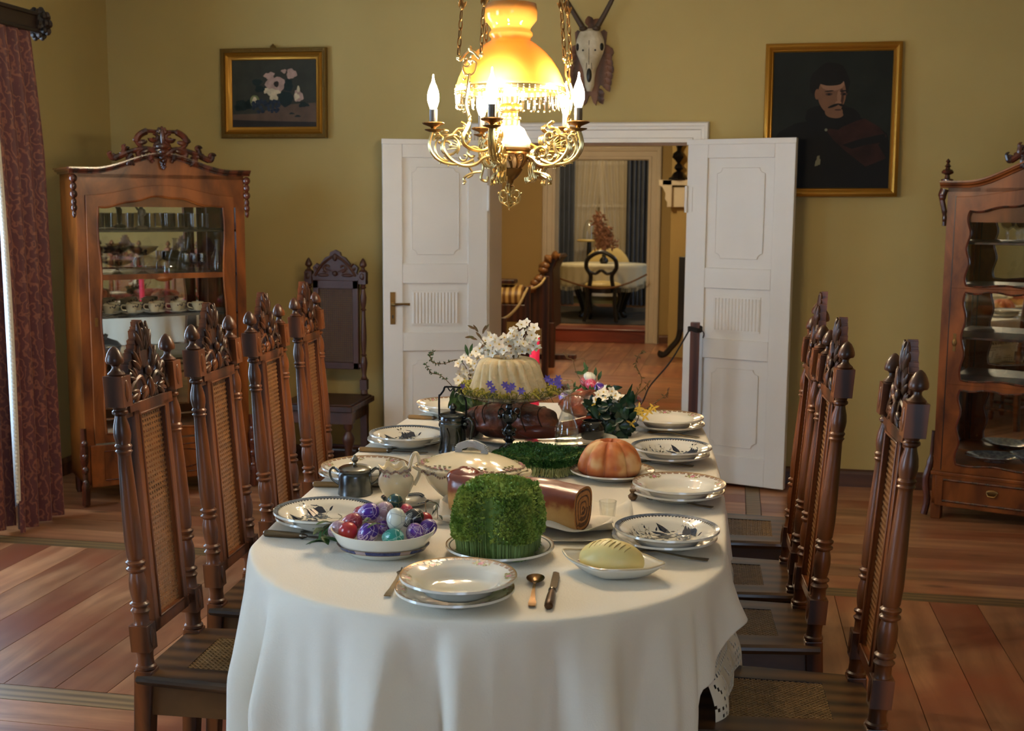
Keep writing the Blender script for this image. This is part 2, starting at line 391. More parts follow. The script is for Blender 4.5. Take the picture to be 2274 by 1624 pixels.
# skirting
def skirting(name, x0, x1, y=YB):
    prof = [(0,0),(-.022,0),(-.022,.075),(-.016,.09),(-.006,.1),(0,.1)]
    g = G().prism([(y+p[0], p[1]) for p in prof], x0, x1, 'yz')
    return struct(g.build(name, M['base'], smooth=0))
M['base'] = wood('skirting_brown', srgb(70,40,24), srgb(112,70,40), .5, .1, (1, 9, 9))
skirting('baseboard_back', XL+.02, OX0-.13); skirting('baseboard_back', OX1+.13, XR)
g = G().prism([(XL+p[0], p[1]) for p in [(0,0),(.022,0),(.022,.075),(.006,.1),(0,.1)]], YF, YB-.03, 'xz')
struct(g.build('baseboard_left', M['base'], smooth=0))
# door casing: stepped moulding, mitred
def casing(name, x0, x1, z1, y, w=.115, t=.035, z0=0, lining=None, m=None, back=1):
    g = G(); prof = [(0,0),(0,t*.7),(w*.2,t*.7),(w*.24,t*.5),(w*.6,t*.5),(w*.64,t*.95),(w*.78,t),(w*.8,t*1.25),(w*.93,t*1.25),(w,t*.9),(w,0)]
    V = []; Fc = []
    for o, d in prof: V += [(x0-o, y-d, z0), (x0-o, y-d, z1+o), (x1+o, y-d, z1+o), (x1+o, y-d, z0)]
    for k in range(len(prof)-1):
        for i in range(3): Fc.append((k*4+i, k*4+4+i, k*4+5+i, k*4+1+i))
    g.add(V, Fc)
    if lining:
        g.box(x0-.03, y, z0, x0, y+lining, z1); g.box(x1, y, z0, x1+.03, y+lining, z1); g.box(x0-.03, y, z1, x1+.03, y+lining, z1+.03)
    return struct(g.build(name, m or M['white'], smooth=0))
casing('trim_1', OX0, OX1, OZ, YB, lining=WT)
# door leaf, built in local x (hinge at 0, width w), y = thickness, front face towards -y
def leaf_door(n, w, side):
    h = 1.955; t = .042
    root = struct(thing('door_%d' % n, None, 'door'))
    s = side   # +1: leaf extends to +x
    g = G()
    def bx(gg, a, b, z0, z1, d0, d1): gg.box(min(s*a, s*b), d0, z0, max(s*a, s*b), d1, z1)
    st = .115
    rails = [(0, .16), (.72, .83), (1.12, 1.235), (1.85, h)]
    bx(g, 0, st, 0, h, -t/2, t/2); bx(g, w-st, w, 0, h, -t/2, t/2)
    for a, b in rails: bx(g, st, w-st, a, b, -t/2, t/2)
    g.build('door_frame', M['white'], root, bevel=.003, smooth=0)
    for k, (a, b) in enumerate(((.16, .72), (.83, 1.12), (1.235, 1.85))):
        g = G(); bx(g, st-.005, w-st+.005, a-.005, b+.005, -.006, .006)
        # raised field with incurved corners
        m_ = .055; x0, x1, z0, z1 = st+m_, w-st-m_, a+m_, b-m_
        if k == 1:
            bx(g, x0, x1, z0-.012, z1+.012, -.013, 0)
            nn = 14
            for i in range(nn):
                xx = x0+(x1-x0)*(i+.5)/nn
                P = [(s*(xx+.0068*cos(q)), .0-.013-.005*sin(q)) for q in [pi*j/6 for j in range(7)]]
                P = P[::-1] if s < 0 else P
                g.prism([(p[0], p[1]) for p in P], z0, z1, 'xy')
        else:
            rr = .03; poly = []
            for cx, cz, a0 in ((x0, z0, pi/2), (x1, z0, pi), (x1, z1, 3*pi/2), (x0, z1, 0)):
                for j in range(6):
                    a_ = a0 - pi/2*j/5; poly.append((s*(cx+rr*cos(a_)), cz+rr*sin(a_)))
            g.prism(poly, -.011, 0, 'xz'); 
            pts = [(p[0], -.011, p[1]) for p in poly]; g.tube(pts, .0022, 5, closed=True)
        g.build('door_panel', M['white'], root, smooth=30)
    g = G(); bx(g, -.01, w+.004, h-.03, h, -t/2-.008, -t/2); g.build('top_bead', M['white'], root, bevel=.002)
    for zz in (.3, 1.62):
        g = G(); g.lathe([(.009, -.075), (.009, .075)], 10, X=Matrix.Translation((-s*.004, -t/2-.012, zz))); bx(g, .0, .03, zz-.07, zz+.07, -t/2-.004, -t/2)
        g.build('hinge', M['white'], root)
    return root, h
dl, dh = leaf_door(1, .615, -1); dl['label'] = 'white panelled left door leaf folded back, with brass lever handle'
ang = atan2(.215, .60)
dl.location = (OX0-.012, YB-.045, .018); dl.rotation_euler = (0, 0, ang)
dr, _ = leaf_door(2, .615, 1); dr['label'] = 'white panelled right door leaf folded back, without a handle'
dr.location = (OX1+.012, YB-.045, .018); dr.rotation_euler = (0, 0, -ang*.95)
g = G(); g.box(-.575, -.026, .88, -.545, -.021, 1.07)
g.lathe([(.0, -.032), (.012, -.03), (.012, -.022)], 12, X=Matrix.Translation((-.56, 0, 1.0)) @ Matrix.Rotation(0, 4, 'X') @ Matrix(((1,0,0,0),(0,0,1,0),(0,1,0,0),(0,0,0,1))))
g.build('handle_plate', M['brass_old'], dl, bevel=.001)
g = G(); g.tube([(-.56,-.02,1.0),(-.56,-.055,1.0),(-.55,-.062,1.0),(-.5,-.062,1.002),(-.462,-.06,1.0)], [.007,.007,.0075,.006,.008], 8); g.build('handle_lever', M['brass_old'], dl)
g = G().box(-.564, -.0275, .915, -.556, -.0262, .935); g.build('keyhole', M['black'], dl)

# ------------------------------------------------------------------ hall beyond
HY = 14.0; HX0, HX1 = -4.2, .55; PX0, PX1, PZ0, PZ1 = -2.09, -1.005, .155, 2.13
g = G(); g.box(HX0, YB+.02, -.06, HX1, HY, -.02, 3)
boards(g, HX0, HX1, YB+.02, 9.2, .19, 'x', 0, 1.2, 2.4); g.box(HX0, 9.202, -.03, HX1, 9.3, 0, 2)
boards(g, HX0, HX1, 9.302, 11.2, .2, 'x', 0, .9, 1.8); boards(g, HX0, HX1, 11.202, HY, .24, 'y', 1, .8, 1.2)
struct(g.build('floor', [M['floor_x'], M['floor_y'], M['strip'], M['gap']], smooth=0))
struct(G().box(HX0, YB+WT, 2.95, HX1, 18.0, 3.05).build('ceiling', M['ceil']))
g = G(); g.box(HX0-.1, YB+WT, 0, HX0, HY, 2.95); struct(g.build('wall_left', M['wall2'], smooth=0))
g = G(); g.box(HX1, YB+WT, 0, HX1+.1, HY, 2.95); struct(g.build('wall_right', M['wall2'], smooth=0))
g = G(); g.box(HX0, HY, 0, PX0-.03, HY+.3, 2.95); g.box(PX1+.03, HY, 0, HX1, HY+.3, 2.95); g.box(PX0-.03, HY, PZ1+.03, PX1+.03, HY+.3, 2.95); g.box(PX0-.03, HY+.02, -.05, PX1+.03, HY+.3, .0)
struct(g.build('wall_back', M['wall2'], smooth=0))
casing('trim_2', PX0, PX1, PZ1, HY, w=.15, t=.04, z0=0, lining=.3, m=M['white_dull'])
skirting('baseboard_back', PX1+.16, HX1, HY)
M['step'] = wood('red_step_wood', srgb(96,38,22), srgb(156,72,44), .4, .2, (1.2, 10, 8))
g = G(); g.box(PX0, HY-.04, 0, PX1, HY+.3, PZ0-.02); g.box(PX0, HY-.06, PZ0-.02, PX1, HY+.3, PZ0)
struct(g.build('trim_3', M['step'], smooth=0, bevel=.004))
# chimney breast with cornice shelf
CX = .0-.85
c0 = ony(1475, 430, 13.0)
g = G(); g.box(c0.x+.09, 12.75, 0, HX1, 13.4, 2.95); struct(g.build('wall_right', M['wall2'], smooth=0))
shelf = thing('mantel_shelf', 'moulded white cornice shelf on the hall chimney breast', 'shelf', (c0.x, 12.75, 0))
pz = [(0,1.70),(.05,1.70),(.06,1.74),(.035,1.78),(.03,1.86),(.0,1.93),(-.04,1.95),(-.04,2.0),(.09,2.0),(.09,1.70)]
zb = ony(1490, 460, 12.75).z; zt = ony(1490, 400, 12.75).z; sc = (zt-zb)/.30
zz = lambda z: zb+(z-1.70)*sc
prof = [(.10,zz(1.70)),(.06,zz(1.70)),(.055,zz(1.75)),(.03,zz(1.79)),(.035,zz(1.85)),(.0,zz(1.92)),(-.035,zz(1.94)),(-.04,zz(2.0)),(.10,zz(2.0))]
g = G().prism(prof, -.12, .55, 'xz')
g.box(.0, -.12, zz(1.94), .9, .0, zz(2.0)); g.box(.05, -.07, zz(1.70), .9, 0, zz(1.92))
g.build('cornice', M['white_dull'], shelf, bevel=.004)
fz = zz(2.0); fp = ony(1508, 397, 12.85)
fig = thing('bronze_candlestick', 'dark bronze sculpted ornament standing on the white mantel shelf', 'ornament', (fp.x, 12.69, fz+.001))
g = G(); g.lathe([(.10,0),(.10,.02),(.075,.03),(.05,.075),(.02,.09)], 8); g.build('base', M['iron'], fig)
g = G(); g.lathe([(.02,.09),(.045,.12),(.035,.15),(.015,.17),(.03,.2),(.055,.23),(.05,.27),(.02,.3),(.025,.33),(.04,.36),(.03,.4),(.012,.42),(.03,.45),(.03,.5),(0,.52)], 10, fn=lambda a,z: 1+.25*sin(3*a+z*20)); g.build('stem', M['iron'], fig)
# dark fire screen on scrolled feet
fs = ony(1497, 770, 12.55); s = thing('fire_screen', 'tall dark wooden fire screen with scrolled feet beside hall doorway', 'fire screen', (fs.x+.16, 12.5, 0))
zt = ony(1497, 570, 12.5).z
G().box(-.13, -.015, .3, .45, .015, zt).build('panel', M['black'], s, bevel=.005)
g = G()
for yy in (-.0,):
    g.tube(spline([(-.1,0,.33),(-.12,-.0,.22),(-.19,-.0,.13),(-.25,-.0,.06),(-.30,-.0,.05),(-.29,0,.09)], 5), [.03]*26, 8, flat=.7)
    g.tube(spline([(.3,0,.33),(.3,0,.2),(.36,0,.1),(.42,0,.04)], 5), .03, 8)
g.build('foot', M['black'], s)

# parlour beyond
RY = 17.6; FZ = PZ0
g = G(); boards(g, -4.2, 1.2, HY+.3, RY, .24, 'x', 0, 1.2, 2.4)
for i in range(len(g.v)): g.v[i] = (g.v[i][0], g.v[i][1], g.v[i][2]+FZ)
g.m = [0]*len(g.m); struct(g.build('floor', [M['step2'] if 'step2' in M else M['floor_x']], smooth=0))
M['step2'] = M['floor_x']
wp0 = ony(1282, 380, RY).x; wp1 = ony(1392, 380, RY).x; wz0 = ony(1330, 650, RY).z; wz1 = 2.6
g = G(); g.box(-4.2, RY, 0, wp0-.12, RY+.2, 3); g.box(wp1+.1, RY, 0, 1.2, RY+.2, 3); g.box(wp0-.12, RY, 0, wp1+.1, RY+.2, wz0); g.box(wp0-.12, RY, wz1, wp1+.1, RY+.2, 3)
M['wall3'] = mat('olive_wall', srgb(120,116,74), .8)
struct(g.build('wall_back', M['wall3'], smooth=0))
struct(G().box(-4.3, HY+.3, 0, -4.2, RY, 3).build('wall_left', M['wall3'], smooth=0)); struct(G().box(1.2, HY+.3, 0, 1.3, RY, 3).build('wall_right', M['wall3'], smooth=0))
w3 = struct(thing('window_3', 'cream barred window behind sheer curtains in the far parlour', 'window', ((wp0+wp1)/2, RY+.08, wz0)))
hw = (wp1-wp0)/2+.1; h = wz1-wz0; g = G()
for a in (-hw, -.03, hw-.06): g.box(a, -.03, 0, a+.06, .03, h)
for z in (0, h*.27, h*.55, h*.82, h-.05): g.box(-hw, -.025, z, hw, .025, z+.045)
g.build('window_frame', M['white_dull'], w3, bevel=.003); G().box(-hw-.05, -.14, -.05, hw+.05, .1, 0).build('window_sill', M['white_dull'], w3)
G().box(-hw, .06, 0, hw, .07, h).build('pane', mat('night_blind', srgb(176,160,120), .8), w3)
# ------------------------------------------------------------------ dining chairs
def cane_mesh(g, w, h, pitch, r=.0011, Xf=None, mi=0):
    # woven cane: pairs of uprights and crosswise strands with two diagonals
    def st(a, b, dz=0, rr=r, flat=1.2):
        (x0, z0), (x1, z1) = a, b
        L = sqrt((x1-x0)**2+(z1-z0)**2)
        if L < 1e-4: return
        nx, nz = -(z1-z0)/L*rr*flat, (x1-x0)/L*rr*flat
        v = [(x0-nx, dz-rr*.6, z0-nz), (x0+nx, dz-rr*.6, z0+nz), (x1+nx, dz-rr*.6, z1+nz), (x1-nx, dz-rr*.6, z1-nz)]
        v += [(p[0], dz+rr*.6, p[2]) for p in v]
        g.add(v, [(0,1,2,3),(7,6,5,4),(0,4,5,1),(1,5,6,2),(2,6,7,3),(3,7,4,0)], mi, Xf)
    nx = max(2, round(w/pitch)); nz = max(2, round(h/pitch)); px, pz = w/nx, h/nz; e = pitch*.12
    for i in range(nx):
        x = -w/2+(i+.5)*px
        st((x-e, 0), (x-e, h)); st((x+e, 0), (x+e, h))
    for j in range(nz):
        z = (j+.5)*pz
        st((-w/2, z-e), (w/2, z-e), .0016); st((-w/2, z+e), (w/2, z+e), .0016)
    k = px
    for s in (1, -1):
        c = -h
        while c < w+h:
            # line x = -w/2 + c' + s*z
            pts = []
            x_at = lambda z: -w/2+c+s*z*(px/pz)
            z0, z1 = 0, h
            # clip on x
            sl = s*px/pz
            za, zb = sorted(((-w/2-(-w/2+c))/sl, (w/2-(-w/2+c))/sl)); z0, z1 = max(0, za), min(h, zb)
            if z1-z0 > pitch*.4: st((x_at(z0), z0), (x_at(z1), z1), -.0016, r*.9)
            c += px
def post_prof(k=1.0):
    P = [(.0215,1.118,'s'),]
    return P
W2 = .145      # half spacing of the back posts
ZS = .46
def lean(z): return -.2-.055*(z-ZS)/.8
def make_post(sy, m, k=1.0, slim=False):
    g = G()
    def sh(g0, z_ref=None): pass
    X = Matrix(((1,0,-.055/.8,-.2+.055/.8*ZS),(0,1,0,sy*W2),(0,0,1,0),(0,0,0,1)))
    q = lambda s, z0, z1: g.box(-s, -s, z0, s, s, z1, 0, X)
    rr = .8 if slim else 1
    turned = [(.021,.468),(.025,.472),(.025,.478),(.0205,.482),(.0195,.50),(.021,.512),(.023,.518)]
    g.lathe([(a*rr, b) for a, b in turned], 18, X=X)
    q(.0225*rr+.001, .517, .583)
    low = [(.021,.583),(.0185,.588),(.0185,.608),(.021,.613),(.0235,.617),(.019,.622),(.0165,.626),(.0235,.631),(.0235,.635),(.0165,.640),(.0195,.655),(.0215,.675),(.0205,.695),(.0165,.712),(.0235,.718),(.0235,.722),(.0165,.727),(.0225,.733),(.0235,.738),(.0165,.743),(.0195,.75),(.0215,.79),(.0205,.85),(.0175,.95),(.0155,1.0),(.0165,1.005),(.0205,1.010),(.0165,1.014),(.0195,1.02),(.0205,1.023),(.0165,1.028),(.0195,1.042),(.0205,1.055),(.0185,1.072),(.0135,1.09),(.0125,1.096),(.0185,1.101),(.0185,1.106),(.0145,1.110),(.017,1.118)]
    g.lathe([(a*rr, b) for a, b in low], 18, X=X)
    q(.0235*rr, 1.118, 1.192)
    g.add([(x_, y_, 1.106) if 0 else (x_, y_, z_) for x_, y_, z_ in []], [])
    for zc in (1.155, .55):
        for sx in (-1, 1): g.ell((sx*.0235*rr, 0, zc), (.004, .011, .027), 10, 6, X=X)
    g.ell((0, -sy*.0235*rr, 1.14), (.010, .006, .022), 10, 6, X=X); g.ell((0, -sy*.0235*rr, 1.105), (.008, .008, .012), 10, 6, X=X)
    p = g.build('back_post', m, bevel=.0015)
    g2 = G()
    g2.lathe([(.019,1.192),(.0205,1.196),(.0165,1.200),(.0125,1.203),(.0085,1.209),(.0085,1.215),(.0125,1.219),(.0195,1.221),(.0215,1.226),(.0205,1.234),(.0165,1.245),(.0105,1.255),(.0035,1.261),(0,1.262)], 18, X=X)
    f = g2.build('finial', m)
    return p, f
def crest_mesh():
    # local frame of the back panel: y across, z up, x thickness (front +x)
    g = G(); hw = W2-.026
    # stepped scalloped outline board behind
    out = [(-hw,1.105)]
    prof = [(hw,1.175),(hw*.86,1.19),(hw*.74,1.19),(hw*.72,1.215),(hw*.54,1.222),(hw*.52,1.240),(hw*.38,1.246),(hw*.37,1.262),(hw*.24,1.268),(hw*.23,1.286),(hw*.13,1.292),(hw*.11,1.305),(0,1.312)]
    L = [(-a, b) for a, b in prof]; R = [(a, b) for a, b in prof][::-1][1:]
    inner = [(hw*.84,1.125),(hw*.62,1.175),(hw*.4,1.20),(hw*.2,1.21),(0,1.205)]
    # board as a band between outer outline and an arched inner line, leaving pierced openings
    n = 40
    def at(P, t):
        P = sorted(P); t = max(P[0][0], min(P[-1][0], t))
        for (a, b), (c, d) in zip(P, P[1:]):
            if a <= t <= c: return b+(d-b)*(t-a)/max(1e-9, c-a)
        return P[-1][1]
    for i in range(n):
        y0, y1 = -hw+2*hw*i/n, -hw+2*hw*(i+1)/n
        ym = (y0+y1)/2; t = abs(ym)
        zt = at(prof, t); zb = at(inner, t) if t > hw*.10 else 1.13
        zt0, zt1 = zt, zt
        zb = min(zb, zt-.02)
        g.box(-.017, y0, zb, .004, y1, zt)
        if .25*hw < t < .6*hw: g.box(-.014, y0, 1.105, .004, y1, 1.128+.012*sin(ym*90))
    # lower shoulder rail of the crest
    g.box(-.015, -hw, 1.098, .014, hw, 1.116)
    # acanthus leaves in relief
    def lf(y0, z0, ang, L, w, xo=.006):
        for k in range(3):
            a = ang+(k-1)*.38; l = L*(1-.22*abs(k-1))
            c = (y0+cos(a)*l/2, z0+sin(a)*l/2)
            X = Matrix.Translation((xo, c[0], c[1])) @ Matrix.Rotation(a, 4, 'X')
            g.ell((0,0,0), (.0075, l/2, w/2*.62), 10, 6, X=X)
    for s in (-1, 1):
        lf(s*.012, 1.235, pi/2-s*.15 if s > 0 else pi/2+.15, .075, .028)
        lf(s*.03, 1.19, pi/2-s*.55, .062, .026)
        lf(s*.055, 1.165, pi/2-s*.8, .052, .024)
        lf(s*.012, 1.15, -pi/2+s*.75, .045, .026, .010)
        lf(s*.05, 1.14, -.25 if s > 0 else pi+.25, .055, .024, .008)
        g.tube([(.006, p[0], p[1]) for p in spiral((s*.078, 1.178), .026, .006, -pi/2, -pi/2+s*4.2, 16)], .0052, 6)
        g.tube(spline([(.006, s*.008, 1.135), (.010, s*.04, 1.175), (.008, s*.082, 1.162), (.006, s*(hw-.005), 1.128)], 6), .006, 6)
        g.tube([(.004, s*.028+0*s, 1.21), (.006, s*.036, 1.232), (.004, s*.022, 1.262)], [.005,.007,.003], 6)
        # cut arched shadows: small pierced crescents edged by beads
        g.ell((-.006, s*(hw-.008), 1.185), (.012, .014, .016), 8, 6)
    g.ell((.014, 0, 1.145), (.010, .010, .026), 10, 8); g.ell((.012, 0, 1.185), (.008, .012, .014), 10, 8)
    for s in (-1, 0, 1): g.ell((.008, s*.010, 1.285-abs(s)*.012), (.007, .006, .022), 8, 6)
    return g
def make_chair(label, m, ms, mc, mcs):
    t = thing('dining_chair', label, 'chair')
    for sy in (-1, 1):
        p, f = make_post(sy, m)
        p.parent = t; f.parent = p
    SX = Matrix(((1,0,-.055/.8,-.2+.055/.8*ZS),(0,1,0,0),(0,0,1,0),(0,0,0,1)))
    # panel frame with moulded stiles
    fw_ = .092; g = G(); z0, z1 = .545, 1.118
    g.box(-.013, -fw_-.006, z0, .013, -fw_+.022, z1, 0, SX); g.box(-.013, fw_-.022, z0, .013, fw_+.006, z1, 0, SX)
    g.box(-.013, -fw_-.006, z0, .013, fw_+.006, z0+.032, 0, SX); g.box(-.013, -fw_-.006, z1-.03, .013, fw_+.006, z1, 0, SX)
    for zz in (z0+.012, z1-.02): g.box(-.009, -W2, zz-.012, .009, W2, zz+.014, 0, SX)
    i0, i1 = fw_-.022, z0+.032
    for y in (-i0, i0): g.tube([(.014, y, i1), (.014, y, z1-.03)], .0032, 6, X=SX); g.tube([(-.014, y, i1), (-.014, y, z1-.03)], .0032, 6, X=SX)
    for z in (i1, z1-.03): g.tube([(.014, -i0, z), (.014, i0, z)], .0032, 6, X=SX); g.tube([(-.014, -i0, z), (-.014, i0, z)], .0032, 6, X=SX)
    g.build('back_panel_frame', m, t, bevel=.002)
    g = G(); R = Matrix(((0,1,0,0),(1,0,0,0),(0,0,1,0),(0,0,0,1)))
    cane_mesh(g, 2*i0, z1-.03-i1, .0132, Xf=SX @ Matrix.Translation((0,0,i1)) @ R)
    g.build('back_cane', mc, t, smooth=0)
    cg = crest_mesh(); cr = cg.v[:]; cg.v = [tuple(SX @ Vector(v)) for v in cr]
    cg.build('crest', m, t)
    # seat: frame boards round a cane field
    g = G(); xb, xf, yb, yf = -.215, .215, .168, .205; ix0, ix1, iy = -.115, .13, .105
    def ring(z, grow): return [(xb-grow*.3, -yb-grow, z), (xf+grow, -yf-grow, z), (xf+grow, yf+grow, z), (xb-grow*.3, yb+grow, z)]
    o0, o1, o2, o3 = ring(ZS, -.004), ring(ZS-.006, .004), ring(ZS-.014, .006), ring(ZS-.026, -.003)
    inn = [(ix0, -iy, ZS), (ix1, -iy-.01, ZS), (ix1, iy+.01, ZS), (ix0, iy, ZS)]; inb = [(p[0], p[1], ZS-.026) for p in inn]
    V = o0+o1+o2+o3+inn+inb; Fc = []
    for i in range(4):
        j = (i+1) % 4
        Fc += [(i, j, 16+j, 16+i)][::1]; Fc += [(4+i, 4+j, j, i), (8+i, 8+j, 4+j, 4+i), (12+i, 12+j, 8+j, 8+i), (20+i, 20+j, 12+j, 12+i), (16+i, 16+j, 20+j, 20+i)]
    g.add(V, Fc); g.build('seat', ms, t, smooth=0)
    g = G(); cane_mesh(g, 2*iy+.012, ix1-ix0, .0140, .0013, Xf=Matrix(((0,0,1,ix0),(1,0,0,0),(0,-1,0,ZS-.004),(0,0,0,1))))
    g.build('seat_cane', mcs, t, smooth=0)
    g = G(); g.box(xb+.01, -yb+.012, ZS-.105, xf-.01, -yb+.03, ZS-.026); g.box(xb+.01, yb-.03, ZS-.105, xf-.01, yb-.012, ZS-.026)
    g.box(xf-.03, -yb+.012, ZS-.105, xf-.01, yb-.012, ZS-.026); g.box(xb+.01, -yb+.012, ZS-.105, xb+.03, yb-.012, ZS-.026)
    g.build('apron', ms, t, smooth=0, bevel=.002)
    for sy in (-1, 1):
        g = G(); g.bar((-.225, sy*W2, 0), (-.2, sy*W2, ZS+.01), .036, .036, w2=.046, h2=.046); g.build('leg', m, t, bevel=.003, smooth=0)
        g = G(); g.lathe([(.014,0),(.02,.02),(.024,.05),(.018,.07),(.013,.08),(.016,.16),(.022,.24),(.028,.28),(.026,.30),(.014,.315),(.022,.33),(.026,.35)], 16, c=(.165, sy*.165, 0)); g.box(.138, sy*.165-.027, .35, .192, sy*.165+.027, ZS-.026)
        g.build('leg', m, t)
    g = G(); g.tube([(-.21, -W2, .17), (-.21, W2, .17)], .011, 8); g.tube([(-.21, -W2, .14), (.165, -.16, .14)], .011, 8); g.tube([(-.21, W2, .14), (.165, .16, .14)], .011, 8)
    g.build('stretcher', m, t)
    return t
LC = 'caned walnut dining chair on left side of table, '
RC = 'caned walnut dining chair on right side of table, '
proto = make_chair(LC+'nearest the camera', M['chair'], M['chair_seat'], M['cane'], M['cane_seat'])
GL, GR = 'dining chairs along the left side of the table', 'dining chairs along the right side of the table'
proto['group'] = GL; proto.location = (-1.19, 2.74, 0); proto.rotation_euler = (0, 0, radians(2.5))
dup(proto, LC+'second from the camera', (-1.23, 3.235, 0), radians(3.5), GL, (1, 1, 1.003))
dup(proto, LC+'third from the camera', (-1.26, 3.71, 0), radians(3.5), GL, (1, 1, 1.0))
dup(proto, LC+'farthest from camera, near door', (-1.325, 4.27, 0), radians(5), GL)
dup(proto, RC+'nearest the camera', (.13, 2.735, 0), radians(183), GR)
dup(proto, RC+'second from the camera', (.025, 3.25, 0), radians(184), GR)
dup(proto, RC+'third from camera, mostly hidden', (.0, 3.685, 0), radians(182), GR)
dup(proto, RC+'farthest from camera, crest highest', (.045, 4.25, 0), radians(180), GR)

# the odd older chair standing against the back wall
def wall_chair():
    t = thing('side_chair', 'dark antique cane-backed chair standing against back wall left of door', 'chair', (-2.32, 6.60, 0), -pi/2)
    m = M['old_chair']; hw = .168
    for s in (-1, 1):
        g = G(); X = Matrix.Translation((-.17, s*hw, 0))
        g.box(-.02, -.02, 0, .02, .02, .47, 0, X)
        P = [(.018,.47),(.024,.475),(.02,.48),(.02,.50)]
        g.lathe(P, 14, X=X); g.box(-.021, -.021, .50, .021, .021, .56, 0, X)
        P = [(.016,.56),(.021,.567),(.015,.575),(.012,.59),(.018,.63),(.021,.66),(.016,.69),(.011,.70),(.018,.708),(.011,.716),(.014,.74),(.017,.80),(.016,.86),(.012,.93),(.010,.97),(.018,.978),(.010,.986),(.017,1.02),(.019,1.05),(.013,1.085),(.010,1.10),(.019,1.108),(.012,1.118),(.016,1.13)]
        g.lathe(P, 14, X=X); g.box(-.022, -.022, 1.13, .022, .022, 1.20, 0, X)
        g.box(-.025, -.022, 1.14, .025, .022, 1.15, 0, X); g.ell((.024, 0, 1.175), (.006, .014, .02), X=X)
        p = g.build('back_post', m, t)
        G().lathe([(.022,1.20),(.024,1.207),(.012,1.215),(.009,1.225),(.02,1.235),(.022,1.243),(.017,1.258),(.008,1.275),(0,1.283)], 14, X=X).build('finial', m, p)
        g = G(); g.lathe([(.016,0),(.022,.03),(.03,.06),(.024,.09),(.013,.1),(.017,.14),(.022,.22),(.034,.255),(.036,.275),(.024,.30),(.014,.315),(.026,.335),(.028,.36)], 16, c=(.2, s*.19, 0)); g.box(.17, s*.19-.03, .36, .23, s*.19+.03, .43); g.build('leg', m, t)
    g = G(); y = .105
    for a in (-y-.035, y-.0): g.box(-.185, a, .62, -.155, a+.035, 1.15)
    g.box(-.185, -y-.035, .62, -.155, y+.035, .66); g.box(-.185, -y-.035, 1.10, -.155, y+.035, 1.15); g.box(-.183, -hw, .63, -.16, hw, .655)
    g.box(-.18, -hw, 1.128, -.16, hw, 1.15)
    g.build('back_panel_frame', m, t, bevel=.003)
    g = G(); cane_mesh(g, 2*y, .44, .0125, Xf=Matrix.Translation((-.17,0,.66)) @ Matrix(((0,1,0,0),(1,0,0,0),(0,0,1,0),(0,0,0,1)))); g.build('back_cane', mat('dark_cane', srgb(86,58,36), .5), t, smooth=0)
    g = G(); out = [(-.14,1.15),(-.145,1.18),(-.13,1.195),(-.14,1.225),(-.12,1.245),(-.10,1.235),(-.085,1.255),(-.06,1.285),(-.035,1.295),(-.03,1.315),(0,1.33)]
    poly = out+[(-a, b) for a, b in out[::-1][1:]]
    g.prism(poly, -.185, -.158, 'yz')
    for s in (-1, 1):
        g.tube([(-.155, p[0], p[1]) for p in spiral((s*.115, 1.225), .022, .005, pi/2, pi/2+s*5, 16)], .006, 6)
        g.tube(spline([(-.155, s*.125, 1.175), (-.15, s*.085, 1.235), (-.15, s*.045, 1.27), (-.155, s*.0, 1.30)], 5), .007, 6)
        g.tube([(-.152, p[0], p[1]) for p in spiral((s*.045, 1.225), .028, .006, -pi/2, -pi/2+s*4.6, 16)], .006, 6)
        g.ell((-.152, s*.075, 1.18), (.008, .035, .010)); g.leaf((-.15, s*.02, 1.2), (0, s, .15), (1,0,0), .09, .03)
    g.ell((-.15, 0, 1.19), (.014, .016, .016)); g.ell((-.152, 0, 1.285), (.010, .014, .022))
    g.build('crest', m, t)
    g = G(); g.box(-.19, -.225, .43, .245, .225, .462); g.box(-.18, -.21, .462, .225, .21, .47); g.build('seat', m, t, bevel=.006)
    g = G(); g.box(-.17, -.19, .355, .22, -.165, .43); g.box(-.17, .165, .355, .22, .19, .43); g.box(.19, -.19, .355, .215, .19, .43); g.build('apron', m, t, smooth=0, bevel=.002)
    g = G(); g.tube([(-.17, -hw, .15), (-.17, hw, .15)], .012, 8); g.tube([(0.0, -.17, .16), (0.0, .17, .16)], .012, 8); g.build('stretcher', m, t)
    return t
wall_chair()
# ------------------------------------------------------------------ pictures, antlers
def frame_mesh(g, hw, hh, prof, mi=0):
    # prof: list of (inset, depth): mitred moulding lofted round a rectangle in x-z, facing -y
    rings = []
    for ins, d in prof:
        rings.append([(-hw+ins, -d, -hh+ins), (hw-ins, -d, -hh+ins), (hw-ins, -d, hh-ins), (-hw+ins, -d, hh-ins)])
    V = [p for r in rings for p in r]; Fc = []
    for k in range(len(rings)-1):
        for i in range(4):
            j = (i+1) % 4; Fc.append((k*4+i, k*4+j, (k+1)*4+j, (k+1)*4+i))
    return g.add(V, Fc, mi)
def blob(g, cx, cz, rx, rz, y, mi, n=22, rot=0, wob=.0, seed=1):
    rnd = random.Random(seed); ph = rnd.uniform(0, 6)
    P = []
    for i in range(n):
        a = 2*pi*i/n; k = 1+wob*sin(3*a+ph)+wob*.6*sin(7*a+ph*2)
        x, z = rx*k*cos(a), rz*k*sin(a); P.append((cx+x*cos(rot)-z*sin(rot), y, cz+x*sin(rot)+z*cos(rot)))
    g.add(P, [tuple(range(n))], mi)
def poly(g, P, y, mi): g.add([(p[0], y, p[1]) for p in P], [tuple(range(len(P)))], mi)
def paint(name, col, var=.25, sc=14): return mat(name, col, .6, spec=.25, col2=tuple(c*(1-var) for c in col[:3])+(1,), vscale=sc)

